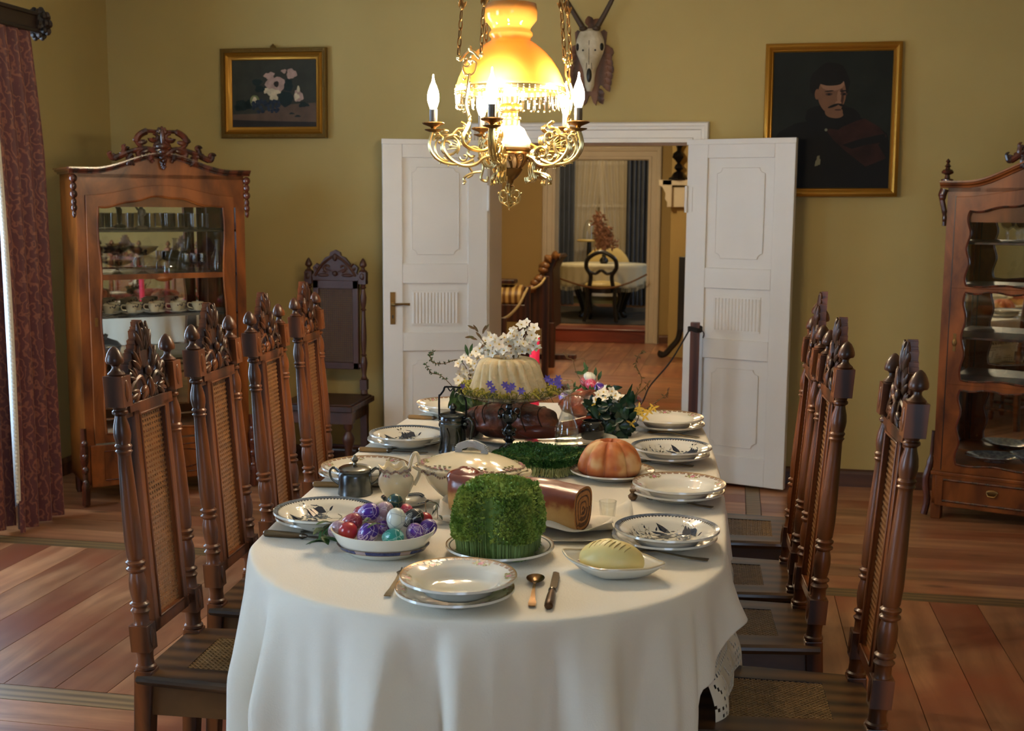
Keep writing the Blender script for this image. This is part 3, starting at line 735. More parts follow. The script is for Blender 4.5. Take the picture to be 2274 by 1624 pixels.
a = ony(489, 109, 6.97); b = ony(727, 307, 6.97)
cx, cz, hw, hh = (a.x+b.x)/2, (a.z+b.z)/2, (b.x-a.x)/2, (a.z-b.z)/2
p = thing('still_life_painting', 'gilt framed still life of roses and grapes on left of back wall', 'painting', (cx, YB-.012, cz), rot=(radians(-1.2), 0, 0))
g = G(); frame_mesh(g, hw, hh, [(0,0),(0,.03),(.006,.036),(.022,.034),(.026,.026)], 1); frame_mesh(g, hw, hh, [(.026,.026),(.03,.03),(.038,.036),(.046,.03),(.05,.024),(.062,.02),(.068,.014),(.07,.008)], 0)
for i in range(60):
    t = i/60
    for s in (-1, 1): g.ell((-hw+.014+(2*hw-.028)*t, -.036, s*(hh-.014)), .0045, 5, 4, 1); g.ell((s*(hw-.014), -.036, -hh+.014+(2*hh-.028)*t), .0045, 5, 4, 1)
g.ell((0, -.02, hh+.004), (.02, .012, .014), mi=1); g.ell((0, -.02, hh+.016), (.008, .008, .010), mi=1)
g.build('frame', [M['gilt'], M['gilt_dark']], p)
ms = [paint('paint_grey', srgb(56,56,46)), paint('paint_table', srgb(98,78,64)), paint('paint_rose', srgb(176,146,134), .3, 30), paint('paint_dark_leaf', srgb(28,40,38)), paint('paint_grape', srgb(44,54,70), .5, 40), paint('paint_apple', srgb(120,124,82)), paint('paint_petal', srgb(206,190,158), .3, 30), paint('paint_shadow', srgb(46,40,36))]
iw, ih = hw-.068, hh-.068; g = G(); g.box(-iw-.004, -.012, -ih-.004, iw+.004, -.002, ih+.004, 0)
y = -.0125
poly(g, [(-iw,-ih),(iw,-ih),(iw,-ih*.28),(iw*.2,-ih*.34),(-iw*.4,-ih*.6),(-iw,-ih*.62)], y, 1)
poly(g, [(-iw,-ih),(iw,-ih),(iw,-ih*.86),(-iw*.2,-ih*.82),(-iw,-ih*.78)], y-.0002, 7)
U = lambda u, v: (-iw+2*iw*u, ih-2*ih*v)
def bl(u, v, ru, rv, mi, k, wob=.08, rot=0, n=22): x, z = U(u, v); blob(g, x, z, ru*2*iw, rv*2*ih, y-.0004-k*.0001, mi, n, rot, wob, int(u*99+v*7))
bl(.64,.58,.085,.115,3,0); bl(.30,.33,.06,.05,3,0); bl(.34,.43,.07,.05,3,1,.15); bl(.66,.38,.07,.09,3,1,.12); bl(.2,.66,.05,.07,3,0); bl(.85,.67,.06,.04,3,1,.2); bl(.07,.7,.03,.04,3,0); bl(.12,.68,.1,.08,3,0,.15)
bl(.71,.21,.06,.075,2,3,.14); bl(.62,.17,.03,.03,2,2,.2); bl(.45,.24,.06,.06,2,2,.2); bl(.52,.37,.115,.12,2,4,.1); bl(.42,.46,.04,.04,6,5,.2); bl(.49,.48,.08,.05,6,6,.15); bl(.50,.56,.05,.05,6,6,.1); bl(.53,.36,.03,.045,7,6)
bl(.79,.54,.055,.09,2,5,.12,.2); bl(.79,.44,.018,.05,6,6); bl(.77,.55,.03,.05,6,6,.2)
bl(.27,.61,.055,.09,5,5,.02); bl(.27,.60,.03,.05,6,6,.1)
rnd = random.Random(4)
for i in range(60): bl(rnd.uniform(.24,.56), rnd.uniform(.6,.78), .018, .022, 4, 7+i*.02, 0, 0, 10)
bl(.71,.80,.03,.015,3,7,.2); bl(.78,.84,.035,.015,3,7,.2)
g.build('canvas', ms, p, smooth=0)

a = ony(1702, 97, 6.96); b = ony(1990, 438, 6.96)
cx, cz, hw, hh = (a.x+b.x)/2, (a.z+b.z)/2, (b.x-a.x)/2, (a.z-b.z)/2
p = thing('portrait_painting', 'dark gilt framed portrait of a moustached man in red cloak', 'painting', (cx, YB-.02, cz), rot=(radians(-2.0), radians(-.2), 0))
g = G(); frame_mesh(g, hw, hh, [(0,0),(0,.026),(.008,.036),(.02,.04),(.030,.034),(.036,.024),(.040,.026),(.046,.02),(.048,.010)], 0); g.build('frame', M['gilt'], p)
ms = [paint('portrait_ground', srgb(30,34,28), .5, 3), paint('portrait_black', srgb(11,11,12), .3, 5), paint('portrait_flesh', srgb(120,84,60), .25, 9), paint('portrait_cloak', srgb(50,24,19), .6, 7), paint('portrait_hair', srgb(20,17,16)), paint('portrait_flesh_light', srgb(140,102,78), .15, 12), paint('portrait_brown', srgb(72,46,36)), paint('portrait_grey', srgb(120,120,100))]
iw, ih = hw-.045, hh-.045; g = G(); g.box(-iw-.004, -.014, -ih-.004, iw+.004, -.004, ih+.004, 0); y = -.0145
k = 0
def bl2(u, v, ru, rv, mi, wob=0, rot=0, n=26):
    global k; k += 1
    x, z = U2(u, v); blob(g, x, z, ru*2*iw, rv*2*iw, y-k*.00012, mi, n, rot, wob, k)
U2 = lambda u, v: (-iw+2*iw*u, ih-2*ih*v)
k += 1; poly(g, [U2(*q) for q in ((0,1),(0,.66),(.07,.58),(.2,.52),(.33,.50),(.45,.47),(.62,.46),(.74,.48),(.88,.54),(.97,.6),(1,.7),(1,1))], y-.0001, 1)
k += 1; poly(g, [U2(*q) for q in ((.46,.57),(.60,.53),(.78,.49),(.90,.55),(.97,.62),(.9,.68),(.97,.78),(.8,.84),(.62,.72),(.52,.64))], y-.0002, 3)
k += 1; poly(g, [U2(*q) for q in ((.6,.68),(.74,.64),(.95,.60),(.97,.66),(.8,.68),(.68,.71))], y-.0003, 1)
bl2(.50,.47,.23,.10,1,.05)
bl2(.48,.225,.168,.165,4,.04)
bl2(.50,.31,.118,.165,2,.01); bl2(.50,.235,.10,.06,5,.0); bl2(.52,.44,.075,.05,2); bl2(.375,.31,.02,.045,2)
bl2(.47,.19,.13,.07,4,.03,-.1); bl2(.58,.33,.02,.07,6); bl2(.56,.33,.018,.055,5); bl2(.555,.375,.026,.018,5)
for u in (.475,.60): bl2(u,.31,.03,.012,6); bl2(u,.312,.013,.009,4); bl2(u,.288,.038,.006,4,0,.1)
bl2(.515,.395,.05,.011,4,0,.35); bl2(.595,.395,.045,.011,4,0,-.35); bl2(.555,.425,.03,.008,6)
bl2(.54,.46,.06,.03,2,0)
k += 1; poly(g, [U2(*q) for q in ((.38,.47),(.45,.49),(.56,.50),(.64,.46),(.68,.5),(.56,.57),(.42,.55))], y-k*.00012, 1)
bl2(.40,.80,.02,.045,7,.2,-.2); bl2(.46,.57,.012,.012,7)
g.build('canvas', ms, p, smooth=0)

# roebuck skull trophy
q = ony(1310, 120, 6.95); t = thing('antler_trophy', 'pale deer skull with antlers on carved oak leaf shield above doorway', 'hunting trophy', (q.x, YB, q.z))
s = 6.95/2650*1.02
g = G(); rnd = random.Random(5)
P = []
N = 46
for i in range(N):
    a = 2*pi*i/N; r = (1+.16*sin(9*a)+.05*sin(23*a))
    P.append((44*s*r*cos(a)*(1-.25*max(0, -sin(a))), -6*s+88*s*r*sin(a)*(1.05 if sin(a) < 0 else .72)))
g.prism(P, -.022, 0, 'xz')
for sx in (-1, 1):
    for i in range(9):
        z = (20-13*i)*s; a = sx*(38-abs(i-3)*2)*s if i < 7 else sx*18*s
        g.leaf((a, -.024, z), (sx*.5, -.1, -.9), (0,-1,0), 24*s, 14*s, bend=-.1); g.leaf((a*.85, -.026, z-8*s), (sx*.9, -.15, -.2), (0,-1,0), 18*s, 11*s, bend=-.1)
g.leaf((0, -.02, 58*s), (-.3,0,1), (0,-1,0), 24*s, 20*s); g.leaf((6*s, -.02, 58*s), (.5,0,.8), (0,-1,0), 20*s, 18*s)
g.build('shield', wood('oak_shield', srgb(60,38,24), srgb(120,78,52), .6, .05, (8,8,3)), t)
g = G()
prof = [(0,52,6),(0,46,20),(0,30,26),(0,14,28),(0,0,25),(0,-16,19),(0,-32,13),(0,-50,10),(0,-66,9),(0,-78,5)]
vs = []; fs = []; nn = 16
for (x, z, w) in prof:
    for i in range(nn):
        a = 2*pi*i/nn; wx = w*s*cos(a)*(1+.12*cos(2*a)); d = (w*.55+6)*s*sin(a)
        vs.append((x*s+wx, -.05-d*.9 if d > 0 else -.05-d*.3, z*s))
for j in range(len(prof)-1):
    for i in range(nn):
        kk = (i+1) % nn; fs.append((j*nn+i, j*nn+kk, (j+1)*nn+kk, (j+1)*nn+i))
fs += [tuple(range(nn)), tuple((len(prof)-1)*nn+i for i in range(nn))]
g.add(vs, fs); bone = mat('old_bone', srgb(206,194,166), .6, bump=.3, bscale=40, col2=srgb(170,154,122), vscale=12)
g.build('skull', bone, t)
g = G()
for sx in (-1, 1): g.ell((sx*13*s, -.092, 6*s), (2.0*s, .010, 2.0*s)); g.ell((sx*25*s, -.062, 14*s), (5*s, .022, 9*s)); g.tube([(sx*5*s, -.087, -20*s), (sx*6*s, -.082, -34*s)], .0015, 5)
g.ell((0, -.072, -44*s), (6*s, .016, 17*s)); g.tube([(0, -.101, 26*s), (0, -.098, 0), (0, -.090, -24*s)], .0016, 5)
g.build('eye_sockets', M['black'], t)
for sx in (-1, 1):
    g = G(); pts = spline([(sx*14*s, -.07, 52*s), (sx*34*s, -.09, 84*s), (sx*54*s, -.13, 118*s), (sx*74*s, -.17, 158*s), (sx*84*s, -.16, 196*s)], 8)
    g.tube(pts, [6.5*s*(1-.6*i/len(pts)) for i in range(len(pts))], 8); g.ell(pts[0], (9*s, 9*s, 6*s))
    for i in (6, 12, 18, 24): g.ell(pts[i], 5.5*s, 6, 5)
    g.tube([pts[20], Vector(pts[20])+Vector((-sx*.0, -.06, .05))], [4*s, 1.5*s], 6)
    g.build('antler', mat('antler_horn', srgb(70,54,38), .6, bump=.4, bscale=90), t)
# ------------------------------------------------------------------ display cabinets
def arch(x, w, rise, p=1.0):   # serpentine top line: flat shoulders, raised middle
    t = abs(x-w/2)/(w/2); return rise*(.5+.5*cos(pi*min(1, t/.82)))**p
def wavy_frame(g, x0, x1, z0, z1, fx0, fx1, fz0, fz1, y0, y1, top=0.0, mi=0, wob=.006, nn=48, side_w=None):
    # face frame between outer rectangle (fx,fz) and a wavy inner opening (x,z)
    def inner(t):
        # perimeter walk
        if t < .25: u = t*4; x = x0+(x1-x0)*u; z = z0-wob*sin(u*pi*6)*.6
        elif t < .5: u = (t-.25)*4; x = x1+wob*sin(u*pi*5); z = z0+(z1-z0)*u
        elif t < .75: u = (t-.5)*4; x = x1-(x1-x0)*u; z = z1+top*(.5-.5*cos(2*pi*u))+wob*sin(u*pi*8)*.7
        else: u = (t-.75)*4; x = x0-wob*sin(u*pi*5); z = z1-(z1-z0)*u
        return x, z
    def outer(t):
        if t < .25: u = t*4; return fx0+(fx1-fx0)*u, fz0
        if t < .5: u = (t-.25)*4; return fx1, fz0+(fz1-fz0)*u
        if t < .75: u = (t-.5)*4; return fx1-(fx1-fx0)*u, fz1+top*(.5-.5*cos(2*pi*u))
        u = (t-.75)*4; return fx0, fz1-(fz1-fz0)*u
    N = nn*4; I = [inner(i/N) for i in range(N)]; O = [outer(i/N) for i in range(N)]
    V = [(p[0], y0, p[1]) for p in I]+[(p[0], y0, p[1]) for p in O]+[(p[0], y1, p[1]) for p in I]+[(p[0], y1, p[1]) for p in O]
    Fc = []
    for i in range(N):
        j = (i+1) % N
        Fc += [(i, N+i, N+j, j), (2*N+i, 2*N+j, 3*N+j, 3*N+i), (i, j, 2*N+j, 2*N+i), (N+i, 3*N+i, 3*N+j, N+j)]
    g.add(V, Fc, mi)
    return [(p[0], y0-.001, p[1]) for p in I]
def mould(g, w, z, y, d, h, rise, mi=0, side=0.0):  # serpentine cornice moulding with returns along the sides
    prof = [(0,0),(-d*.35,0),(-d*.4,h*.25),(-d*.75,h*.45),(-d*.8,h*.7),(-d,h*.75),(-d,h),(0,h)]
    n = 48; V = []; Fc = []; k = len(prof)
    for i in range(n+1):
        x = -d*.9+(w+1.8*d)*i/n; zr = z+arch(x, w, rise)
        for p in prof: V.append((x, y+p[0], zr+p[1]))
    for i in range(n):
        for j in range(k): Fc.append((i*k+j, i*k+(j+1) % k, (i+1)*k+(j+1) % k, (i+1)*k+j))
    Fc += [tuple(range(k)), tuple(n*k+j for j in range(k))[::-1]]
    g.add(V, Fc, mi)
    if side:
        for x0, s in ((0, -1), (w, 1)): g.prism([(x0-s*p[0] , z+p[1]) for p in prof], y, y+side, 'xz', mi)
CABS = {}
def carcase(t, w, D, H, z0, m, md, glass_sides, shelves, backm, rise, shelf_m):
    g = G(); s = .018
    if glass_sides:
        for x in (0, w-s):
            g.box(x, 0, z0, x+s, .05, H); g.box(x, D-.04, z0, x+s, D, H); g.box(x, .05, z0, x+s, D-.04, .30); g.box(x, .05, H-.09, x+s, D-.04, H)
    else: g.box(0, 0, z0, s, D, H); g.box(w-s, 0, z0, w, D, H)
    g.box(0, D-.012, z0, w, D, H); g.box(0, 0, z0, w, D, z0+.02); g.box(0, 0, .285, w, D-.012, .30); g.box(0, 0, H-.02, w, D, H)
    # raised front board behind the cornice follows its curve
    n = 40; V = []; Fc = []
    for i in range(n+1):
        x = w*i/n; V += [(x, 0, H-.17), (x, 0, H+arch(x, w, rise)), (x, .02, H-.17), (x, .02, H+arch(x, w, rise))]
    for i in range(n):
        a, b = i*4, i*4+4; Fc += [(a, b, b+1, a+1), (a+2, a+3, b+3, b+2), (a+1, b+1, b+3, a+3), (a, a+2, b+2, b)]
    g.add(V, Fc)
    g.build('body', m, t, smooth=30, bevel=0)
    g = G(); g.box(.0, -.004, z0+.02, .05, .0, H-.02); g.box(w-.05, -.004, z0+.02, w, .0, H-.02); g.box(.05, -.004, H-.16, w-.05, 0, H-.02); g.build('face_frame', m, t, smooth=0)
    if glass_sides:
        for x in (.008, w-.008): G().box(x-.002, .05, .30, x+.002, D-.04, H-.09).build('side_pane', M['pane'], t)
    G().box(.03, D-.018, .31, w-.03 if glass_sides else w-.10, D-.014, H-.03).build('mirror', M['mirror'], t)
    for z in shelves:
        G().box(s+.001, .035, z-.012, w-s-.001, D-.02, z).build('shelf', shelf_m, t, bevel=.002)
def acanthus_crest(w, z, y, md, t, width, height):
    g = G(); c = w/2; k = width/.54; q = height/.23
    T = lambda pts, r, n=8: g.tube([(c+p[0]*k, y+(p[2] if len(p) > 2 else 0), z+p[1]*q) for p in pts], [a*1.25 for a in r] if isinstance(r, list) else r*1.25, n)
    for s in (-1, 1):
        T(spline([(s*.02,.03),(s*.07,.075),(s*.115,.06),(s*.12,.03),(s*.09,.02)], 6), [.013]*6+[.011]*19)
        T(spline([(s*.03,.20,0),(s*.075,.20,0),(s*.115,.165,0),(s*.125,.12,0),(s*.10,.085,0),(s*.06,.07,0)], 6), [.008]*6+[.014]*12+[.009]*13)
        T([(p[0], p[1]) for p in spiral((s*.045,.155), .032, .010, pi/2, pi/2+s*4.4, 18)], [.006+.009*i/18 for i in range(19)])
        T(spline([(s*.11,.07),(s*.15,.055),(s*.19,.04),(s*.185,.085)], 6), .011)
        T([(p[0], p[1]) for p in spiral((s*.185,.085), .016, .006, 0, s*5, 12)], .008)
        T(spline([(s*.18,.04),(s*.22,.012),(s*.25,.0),(s*.262,.03)], 6), [.013]*10+[.010]*9)
        T([(p[0], p[1]) for p in spiral((s*.255,.032), .018, .006, 0, s*5, 12)], .008)
        T(spline([(s*.15,.03),(s*.17,.0),(s*.155,-.03),(s*.14,-.045)], 5), [.012]*12+[.005]*4)
        T(spline([(s*.06,.03),(s*.055,-.0),(s*.045,-.02)], 5), [.012]*6+[.008]*5)
        for (a, b, da, db, L) in ((.125,.145,1,-.5,.045),(.10,.12,-1,.2,.05),(.19,.03,1,.3,.05),(.165,-.01,.4,-1,.06),(.02,.09,1,-.2,.06),(.08,.06,.8,-.3,.06)):
            g.ell((0,0,0), (L*.55, .008, .014), 10, 6, X=Matrix.Translation((c+s*a*k, y-.006, z+b*q)) @ Matrix.Rotation(-atan2(db, s*da), 4, 'Y'))
    for a, L, dz in ((-.9,.035,.2),(-.5,.045,.208),(0,.062,.205),(.5,.045,.208),(.9,.035,.2)):
        g.ell((0,0,0), (.012, .009, L*.6*q), 8, 6, X=Matrix.Translation((c+sin(a)*.022, y-.004, z+dz*q)) @ Matrix.Rotation(a, 4, 'Y'))
    g.ell((c, y-.012, z+.16*q), (.014, .014, .045)); g.ell((c, y-.01, z+.095*q), (.035, .016, .018)); g.ell((c, y-.016, z+.055*q), (.022, .016, .014))
    g.ell((c, y, z+.08*q), (.05, .010, .05))
    rnd = random.Random(3)
    for i in range(26):
        v = i/26; r = .024*sqrt(max(0, 1-v))*q; a = rnd.uniform(0, 6.3)
        g.ell((c+r*cos(a), y-.018-.006*sin(i), z+.012-.062*v), .0075, 7, 5)
    g.build('crest', md, t)
def left_cabinet():
    w, D, H = .89, .38, 1.745
    t = thing('display_cabinet', 'tall mahogany glass-door cabinet with carved grape crest, left corner', 'cabinet', (-3.33, 5.66, 0), radians(42))
    m, md = M['cab'], M['cab_dark']
    carcase(t, w, D, H, .11, m, md, False, [.76, 1.0, 1.215, 1.455], M['mirror'], .085, M['black'])
    g = G(); mould(g, w, H, 0, .035, .032, .085, side=D); g.build('cornice', md, t)
    acanthus_crest(w, H+.080, -.02, md, t, .56, .165)
    d = G(); pts = wavy_frame(d, .105, .765, .385, 1.575, .045, .825, .335, 1.635, -.022, 0, top=.055); door = d.build('door', m, t, smooth=30, bevel=.002)
    g = G(); g.tube(pts, .006, 6, closed=True)
    for z in (1.21,):
        g.box(.10, -.024, z-.014, .77, -.004, z+.014); g.ell((.435, -.018, z-.012), (.05, .01, .018))
    g.build('glazing_bead', m, door)
    G().box(.09, -.010, .38, .78, -.007, 1.64).build('pane', M['pane'], door)
    g = G(); g.lathe([(.0, -.0), (.009, 0), (.009, .003), (0, .003)], 10, X=Matrix.Translation((.075, -.0222, .985)) @ Matrix.Rotation(pi/2, 4, 'X')); g.box(.068, -.0245, .955, .082, -.022, 1.0); g.build('escutcheon', M['brass_old'], door)
    # carved corner brackets, bottom panel, scrolled feet
    for x in (-.012, w+.012):
        g = G()
        for (z, r) in ((1.72,.028),(1.68,.022),(1.64,.026),(1.60,.018),(1.57,.021),(1.54,.014)): g.ell((x, -.014, z), (r*.8, r*.7, .022), 10, 7)
        g.build('corner_carving', md, t)
        g = G(); g.tube(spline([(x, -.012, .42), (x, -.02, .32), (x, -.012, .2), (x, -.03, .10), (x, -.02, .012)], 6), [.016]*6+[.022]*5+[.014]*6+[.022]*8, 8)
        for z in (.34,.27,.2,.13,.07): g.ell((x, -.03, z), (.018, .014, .022), 8, 6)
        g.build('foot', md, t)
    g = G(); g.box(.02, -.02, .10, w-.02, 0, .325); g.build('base_panel', m, t, bevel=.004)
    g = G(); pts = [(x, -.022, z) for x, z in ((.09,.135),(.78,.135),(.78,.29),(.09,.29))]; g.tube(pts, .003, 5, closed=True); g.tube([(.435+.22*cos(a), -.021, .21+.055*sin(a)) for a in [2*pi*i/40 for i in range(40)]], .0035, 5, closed=True)
    g.build('panel_bead', md, t)
    for x in (.03, w-.03): G().lathe([(.012,0),(.02,.02),(.022,.11)], 8, c=(x, D-.03, 0)).build('foot', md, t)
    return t
def right_cabinet():
    w, D, H = .95, .38, 1.70
    t = thing('display_cabinet', 'tall glazed veneer cabinet with turned finial at right edge', 'cabinet', (1.045, 6.36, 0), radians(-21))
    m, md = M['cab2'], M['cab_dark']
    carcase(t, w, D, H, .08, m, md, True, [.715, .95, 1.20, 1.43], M['mirror'], .12, M['old_chair'])
    g = G(); mould(g, w, H, 0, .04, .035, .12, side=D); g.build('cornice', m, t)
    acanthus_crest(w, H+.13, -.02, md, t, .42, .2)
    for x in (-.01, w+.01):
        G().lathe([(.03,0),(.03,.008),(.014,.014),(.011,.03),(.028,.038),(.030,.045),(.024,.055),(.012,.06),(.010,.068),(.017,.073),(.010,.08),(.006,.09),(.012,.097),(.006,.106),(0,.112)], 16, c=(x, .01, H+.034)).build('finial', md, t)
        s = 1 if x > .5 else -1
        g = G(); g.tube(spline([(x, -.004, H-.19), (x+s*.002, -.008, H-.12), (x+s*.016, -.012, H-.05), (x+s*.006, -.010, H-.006)], 6), [.010]*6+[.013]*7+[.020]*6, 10); g.ell((x+s*.014, -.012, H-.045), (.018,.018,.024)); g.ell((x, -.008, H-.15), (.011,.010,.026)); g.build('corner_bracket', md, t)
        g = G(); g.tube(spline([(x-s*.004, .0, .46), (x+s*.004, -.0, .3), (x+s*.022, -.01, .2), (x+s*.010, -.01, .1), (x+s*.022, -.01, .018)], 6), [.010]*6+[.018]*19, 8, flat=1); g.build('bracket_foot', md, t)
    d = G(); zo = [(.30, .685), (.735, 1.18), (1.215, 1.585)]
    door = None
    edges = [.255, .71, 1.20, 1.655]
    g = G(); P = []
    for k, (a, b) in enumerate(zo):
        P.append(wavy_frame(g, .115, .835, a, b, .045, .905, edges[k], edges[k+1], -.022, 0, top=.045 if k == 2 else .0, wob=.008))
    door = g.build('door', m, t, smooth=30, bevel=.002)
    g = G()
    for p in P: g.tube(p, .0055, 6, closed=True)
    g.build('glazing_bead', md, door)
    G().box(.10, -.010, .28, .85, -.007, 1.65).build('pane', M['pane'], door)
    g = G(); g.box(.068, -.0245, .88, .082, -.022, .97); g.ell((.075, -.024, .925), (.012, .003, .02)); g.build('escutcheon', M['brass_old'], door)
    g = G(); g.tube([(.04, -.002, .26), (.04, -.002, 1.66)], .004, 5); g.build('door_gap', M['black'], t)
    g = G(); g.box(.02, -.03, .075, w-.02, 0, .245); g.box(-.004, -.036, .235, w+.004, 0, .255); dr = g.build('drawer', m, t, bevel=.004)
    g = G(); pts = [(x, -.033, z) for x, z in ((.06,.105),(.89,.105),(.89,.215),(.06,.215))]; g.tube(pts, .006, 6, closed=True); g.build('drawer_bead', md, dr)
    for x in (.30, .65):
        g = G(); g.ell((x, -.034, .175), (.03, .004, .016)); g.tube([(x-.025, -.04, .172), (x-.015, -.05, .158), (x+.015, -.05, .158), (x+.025, -.04, .172)], .004, 6); g.build('handle', M['brass_old'], dr)
    for x_, y_ in ((0,-.012),(w-.05,-.012),(0,D-.06),(w-.05,D-.06)): G().box(x_, y_, 0, x_+.05, y_+.06, .08).build('foot', m, t, bevel=.004)
    return t
cabL = left_cabinet(); cabR = right_cabinet()
def in_cab(cab, x, y, z):
    a = cab.rotation_euler.z; o = cab.location
    return (o.x+x*cos(a)-y*sin(a), o.y+x*sin(a)+y*cos(a), z+.0005)
# glassware on the shelves
def one(name, g, m, label, cat, loc, rz=0, group=None, smooth=38):
    o = g.build(name, m, smooth=smooth, loc=loc, rot=(0, 0, rz)); return tag(o, label, cat, group)
def dupm(o, label, loc, rz=0, scale=None):
    c = o.copy(); C.objects.link(c); c['label'] = label; c.location = loc; c.rotation_euler = (0, 0, rz)
    if scale: c.scale = scale
    return c
def OG():
    g = G(); g.open = 1; return g
tum = OG().lathe([(.0,.002),(.027,.002),(.029,.0),(.031,.01),(.033,.085),(.031,.085),(.029,.012),(0,.010)], 20)
TL = 'clear glass tumbler on the top shelf of left cabinet, '
tg = 'tumblers on the top shelf of the left cabinet'
nm = ['leftmost', 'second from left', 'third from left, beside figurine', 'just right of the figurine', 'second right of figurine', 'third right of figurine', 'fourth right of figurine', 'rightmost']
xs = [.135, .215, .29, .42, .50, .575, .645, .71]
t0 = one('tumbler', tum, M['cab_glass'], TL+nm[0], 'tumbler', in_cab(cabL, xs[0], .13, 1.455), 0, tg)
for i in range(1, 8): dupm(t0, TL+nm[i], in_cab(cabL, xs[i], .13+.05*(i % 2), 1.455))
f = G(); f.lathe([(.032,0),(.034,.012),(.02,.02)], 12); f.ell((0,0,.05), (.016,.014,.035)); f.ell((.0,0,.09), (.02,.014,.028)); f.ell((.003,0,.126), (.010,.010,.013)); f.tube([(.018,0,.105),(.028,-.008,.08),(.014,-.015,.07)], .006, 6); f.tube([(-.018,0,.105),(-.03,.0,.12),(-.022,0,.14)], .006, 6); f.ell((.003,0,.138), (.013,.013,.004))
one('figurine', f, mat('grey_biscuit_figurine', srgb(120,112,98), .6, var=.3, vscale=30), 'small grey figurine between tumblers on top shelf of left cabinet', 'figurine', in_cab(cabL, .36, .12, 1.455))
def compote(r, h, dish): 
    g = OG(); g.lathe([(0,.0),(r*.42,.0),(r*.42,.004),(.012,.014),(.006,.03),(.009,h*.35),(.005,h*.5),(.011,h*.72),(.008,h-.03),(r*.3,h-dish),(r*.8,h-dish*.5),(r,h),(r*.98,h),(r*.78,h-dish*.42),(r*.28,h-dish*.9),(0,h-dish*.95)], 28); return g
c0_ = one('compote', compote(.085, .15, .05), M['cab_glass'], 'tall footed glass compote, middle of left cabinet middle shelf', 'compote', in_cab(cabL, .36, .12, 1.215))
one('compote', compote(.07, .14, .04), M['cab_glass'], 'footed glass compote behind the tall one in left cabinet', 'compote', in_cab(cabL, .25, .24, 1.215))
one('compote', compote(.085, .075, .03), M['cab_glass'], 'low footed glass dish, left on middle shelf of left cabinet', 'compote', in_cab(cabL, .22, .10, 1.215))
dm = OG(); dm.lathe([(.068,.006),(.068,.05),(.062,.068),(.04,.082),(.01,.088),(.005,.094),(.011,.104),(.006,.114),(0,.116)], 24); dm.lathe([(0,.0),(.05,0),(.08,.006),(.08,.009),(0,.004)], 24)
one('cheese_dome', dm, M['cab_glass'], 'cut glass dome with knob on middle shelf of left cabinet', 'dome', in_cab(cabL, .50, .12, 1.215))
def wineglass(): return OG().lathe([(0,0),(.026,0),(.026,.002),(.005,.006),(.0035,.04),(.006,.046),(.022,.06),(.024,.08),(.021,.105),(.020,.105),(.0225,.08),(.020,.062),(0,.05)], 16)
wg = one('wine_glass', wineglass(), M['cab_glass'], 'stemmed glass in left cabinet beside the dome, front row leftmost', 'wine glass', in_cab(cabL, .59, .09, 1.215), 0, 'stemmed glasses on the middle shelf of the left cabinet')
for i, (x, y) in enumerate(((.635,.09),(.68,.10),(.60,.18),(.65,.19),(.70,.19))):
    dupm(wg, 'stemmed glass in left cabinet, '+['front row middle', 'front row rightmost beside decanter', 'back row leftmost', 'back row middle', 'back row rightmost'][i], in_cab(cabL, x, y, 1.215))
def decanter(): return OG().lathe([(0,0),(.036,0),(.040,.006),(.040,.04),(.034,.08),(.018,.12),(.012,.15),(.011,.175),(.018,.182),(.016,.182),(.009,.172),(.0095,.15),(.015,.12),(.031,.08),(.036,.04),(.036,.01),(0,.006)], 24)
dk = one('decanter', decanter(), M['cab_glass'], 'glass decanter with ball stopper at right edge of left cabinet', 'decanter', in_cab(cabL, .765, .10, 1.215))
st = OG().lathe([(0,.165),(.007,.165),(.009,.185),(.006,.195),(.014,.205),(.017,.218),(.012,.232),(0,.238)], 14); st.build('stopper', M['cab_glass'], dk)
dupm(dk, 'open glass decanter behind stemmed glasses in left cabinet', in_cab(cabL, .63, .27, 1.215))
one('tumbler', OG().lathe([(.0,.003),(.034,.003),(.036,.0),(.04,.10),(.038,.10),(.034,.01),(0,.008)], 20), M['cab_glass'], 'tall etched tumbler at left end of middle shelf, left cabinet', 'tumbler', in_cab(cabL, .11, .12, 1.215))
def tea_set(label, loc, grp):
    t = thing('teacup', label, 'teacup', loc, radians(210), grp)
    OG().lathe([(0,.0),(.032,.0),(.060,.012),(.061,.014),(.032,.004),(0,.004)], 24).build('saucer', M['china'], t)
    cgr = OG(); cgr.lathe([(0,.006),(.018,.006),(.022,.012),(.030,.035),(.034,.055),(.032,.055),(.028,.035),(.018,.014),(0,.012)], 24)
    cgr.tube(spline([(.031,0,.048),(.05,0,.05),(.052,0,.03),(.028,0,.02)], 6), .0028, 6); cup = cgr.build('cup', M['china_cream'], t)
    g = G()
    for i in range(9):
        a = i*.35+1.8; g.ell((.0325*cos(a), .0325*sin(a), .043+.003*sin(i*2)), (.004, .004, .005), 6, 4)
    g.build('flower_pattern', mat('cup_flowers', srgb(90,84,92), .4) if 'cf' not in M else M['cf'], t); return t
cs = 'flowered teacup on saucer, third shelf of left cabinet, '
ts = tea_set(cs+'leftmost', in_cab(cabL, .17, .11, 1.0), 'teacups on the third shelf of the left cabinet')
for x, l in ((.29, 'second from left'), (.41, 'middle one'), (.53, 'second from right'), (.65, 'rightmost')): dup(ts, cs+l, in_cab(cabL, x, .11, 1.0))
for x, l in ((.23, 'back row first'), (.35, 'back row second'), (.47, 'back row third'), (.59, 'back row fourth')): dup(ts, cs+l, in_cab(cabL, x, .24, 1.0))
tur = OG(); tur.lathe([(0,.0),(.04,0),(.045,.01),(.07,.04),(.08,.075),(.078,.08),(.06,.10),(.02,.115),(.008,.12),(.014,.135),(0,.142)], 24)
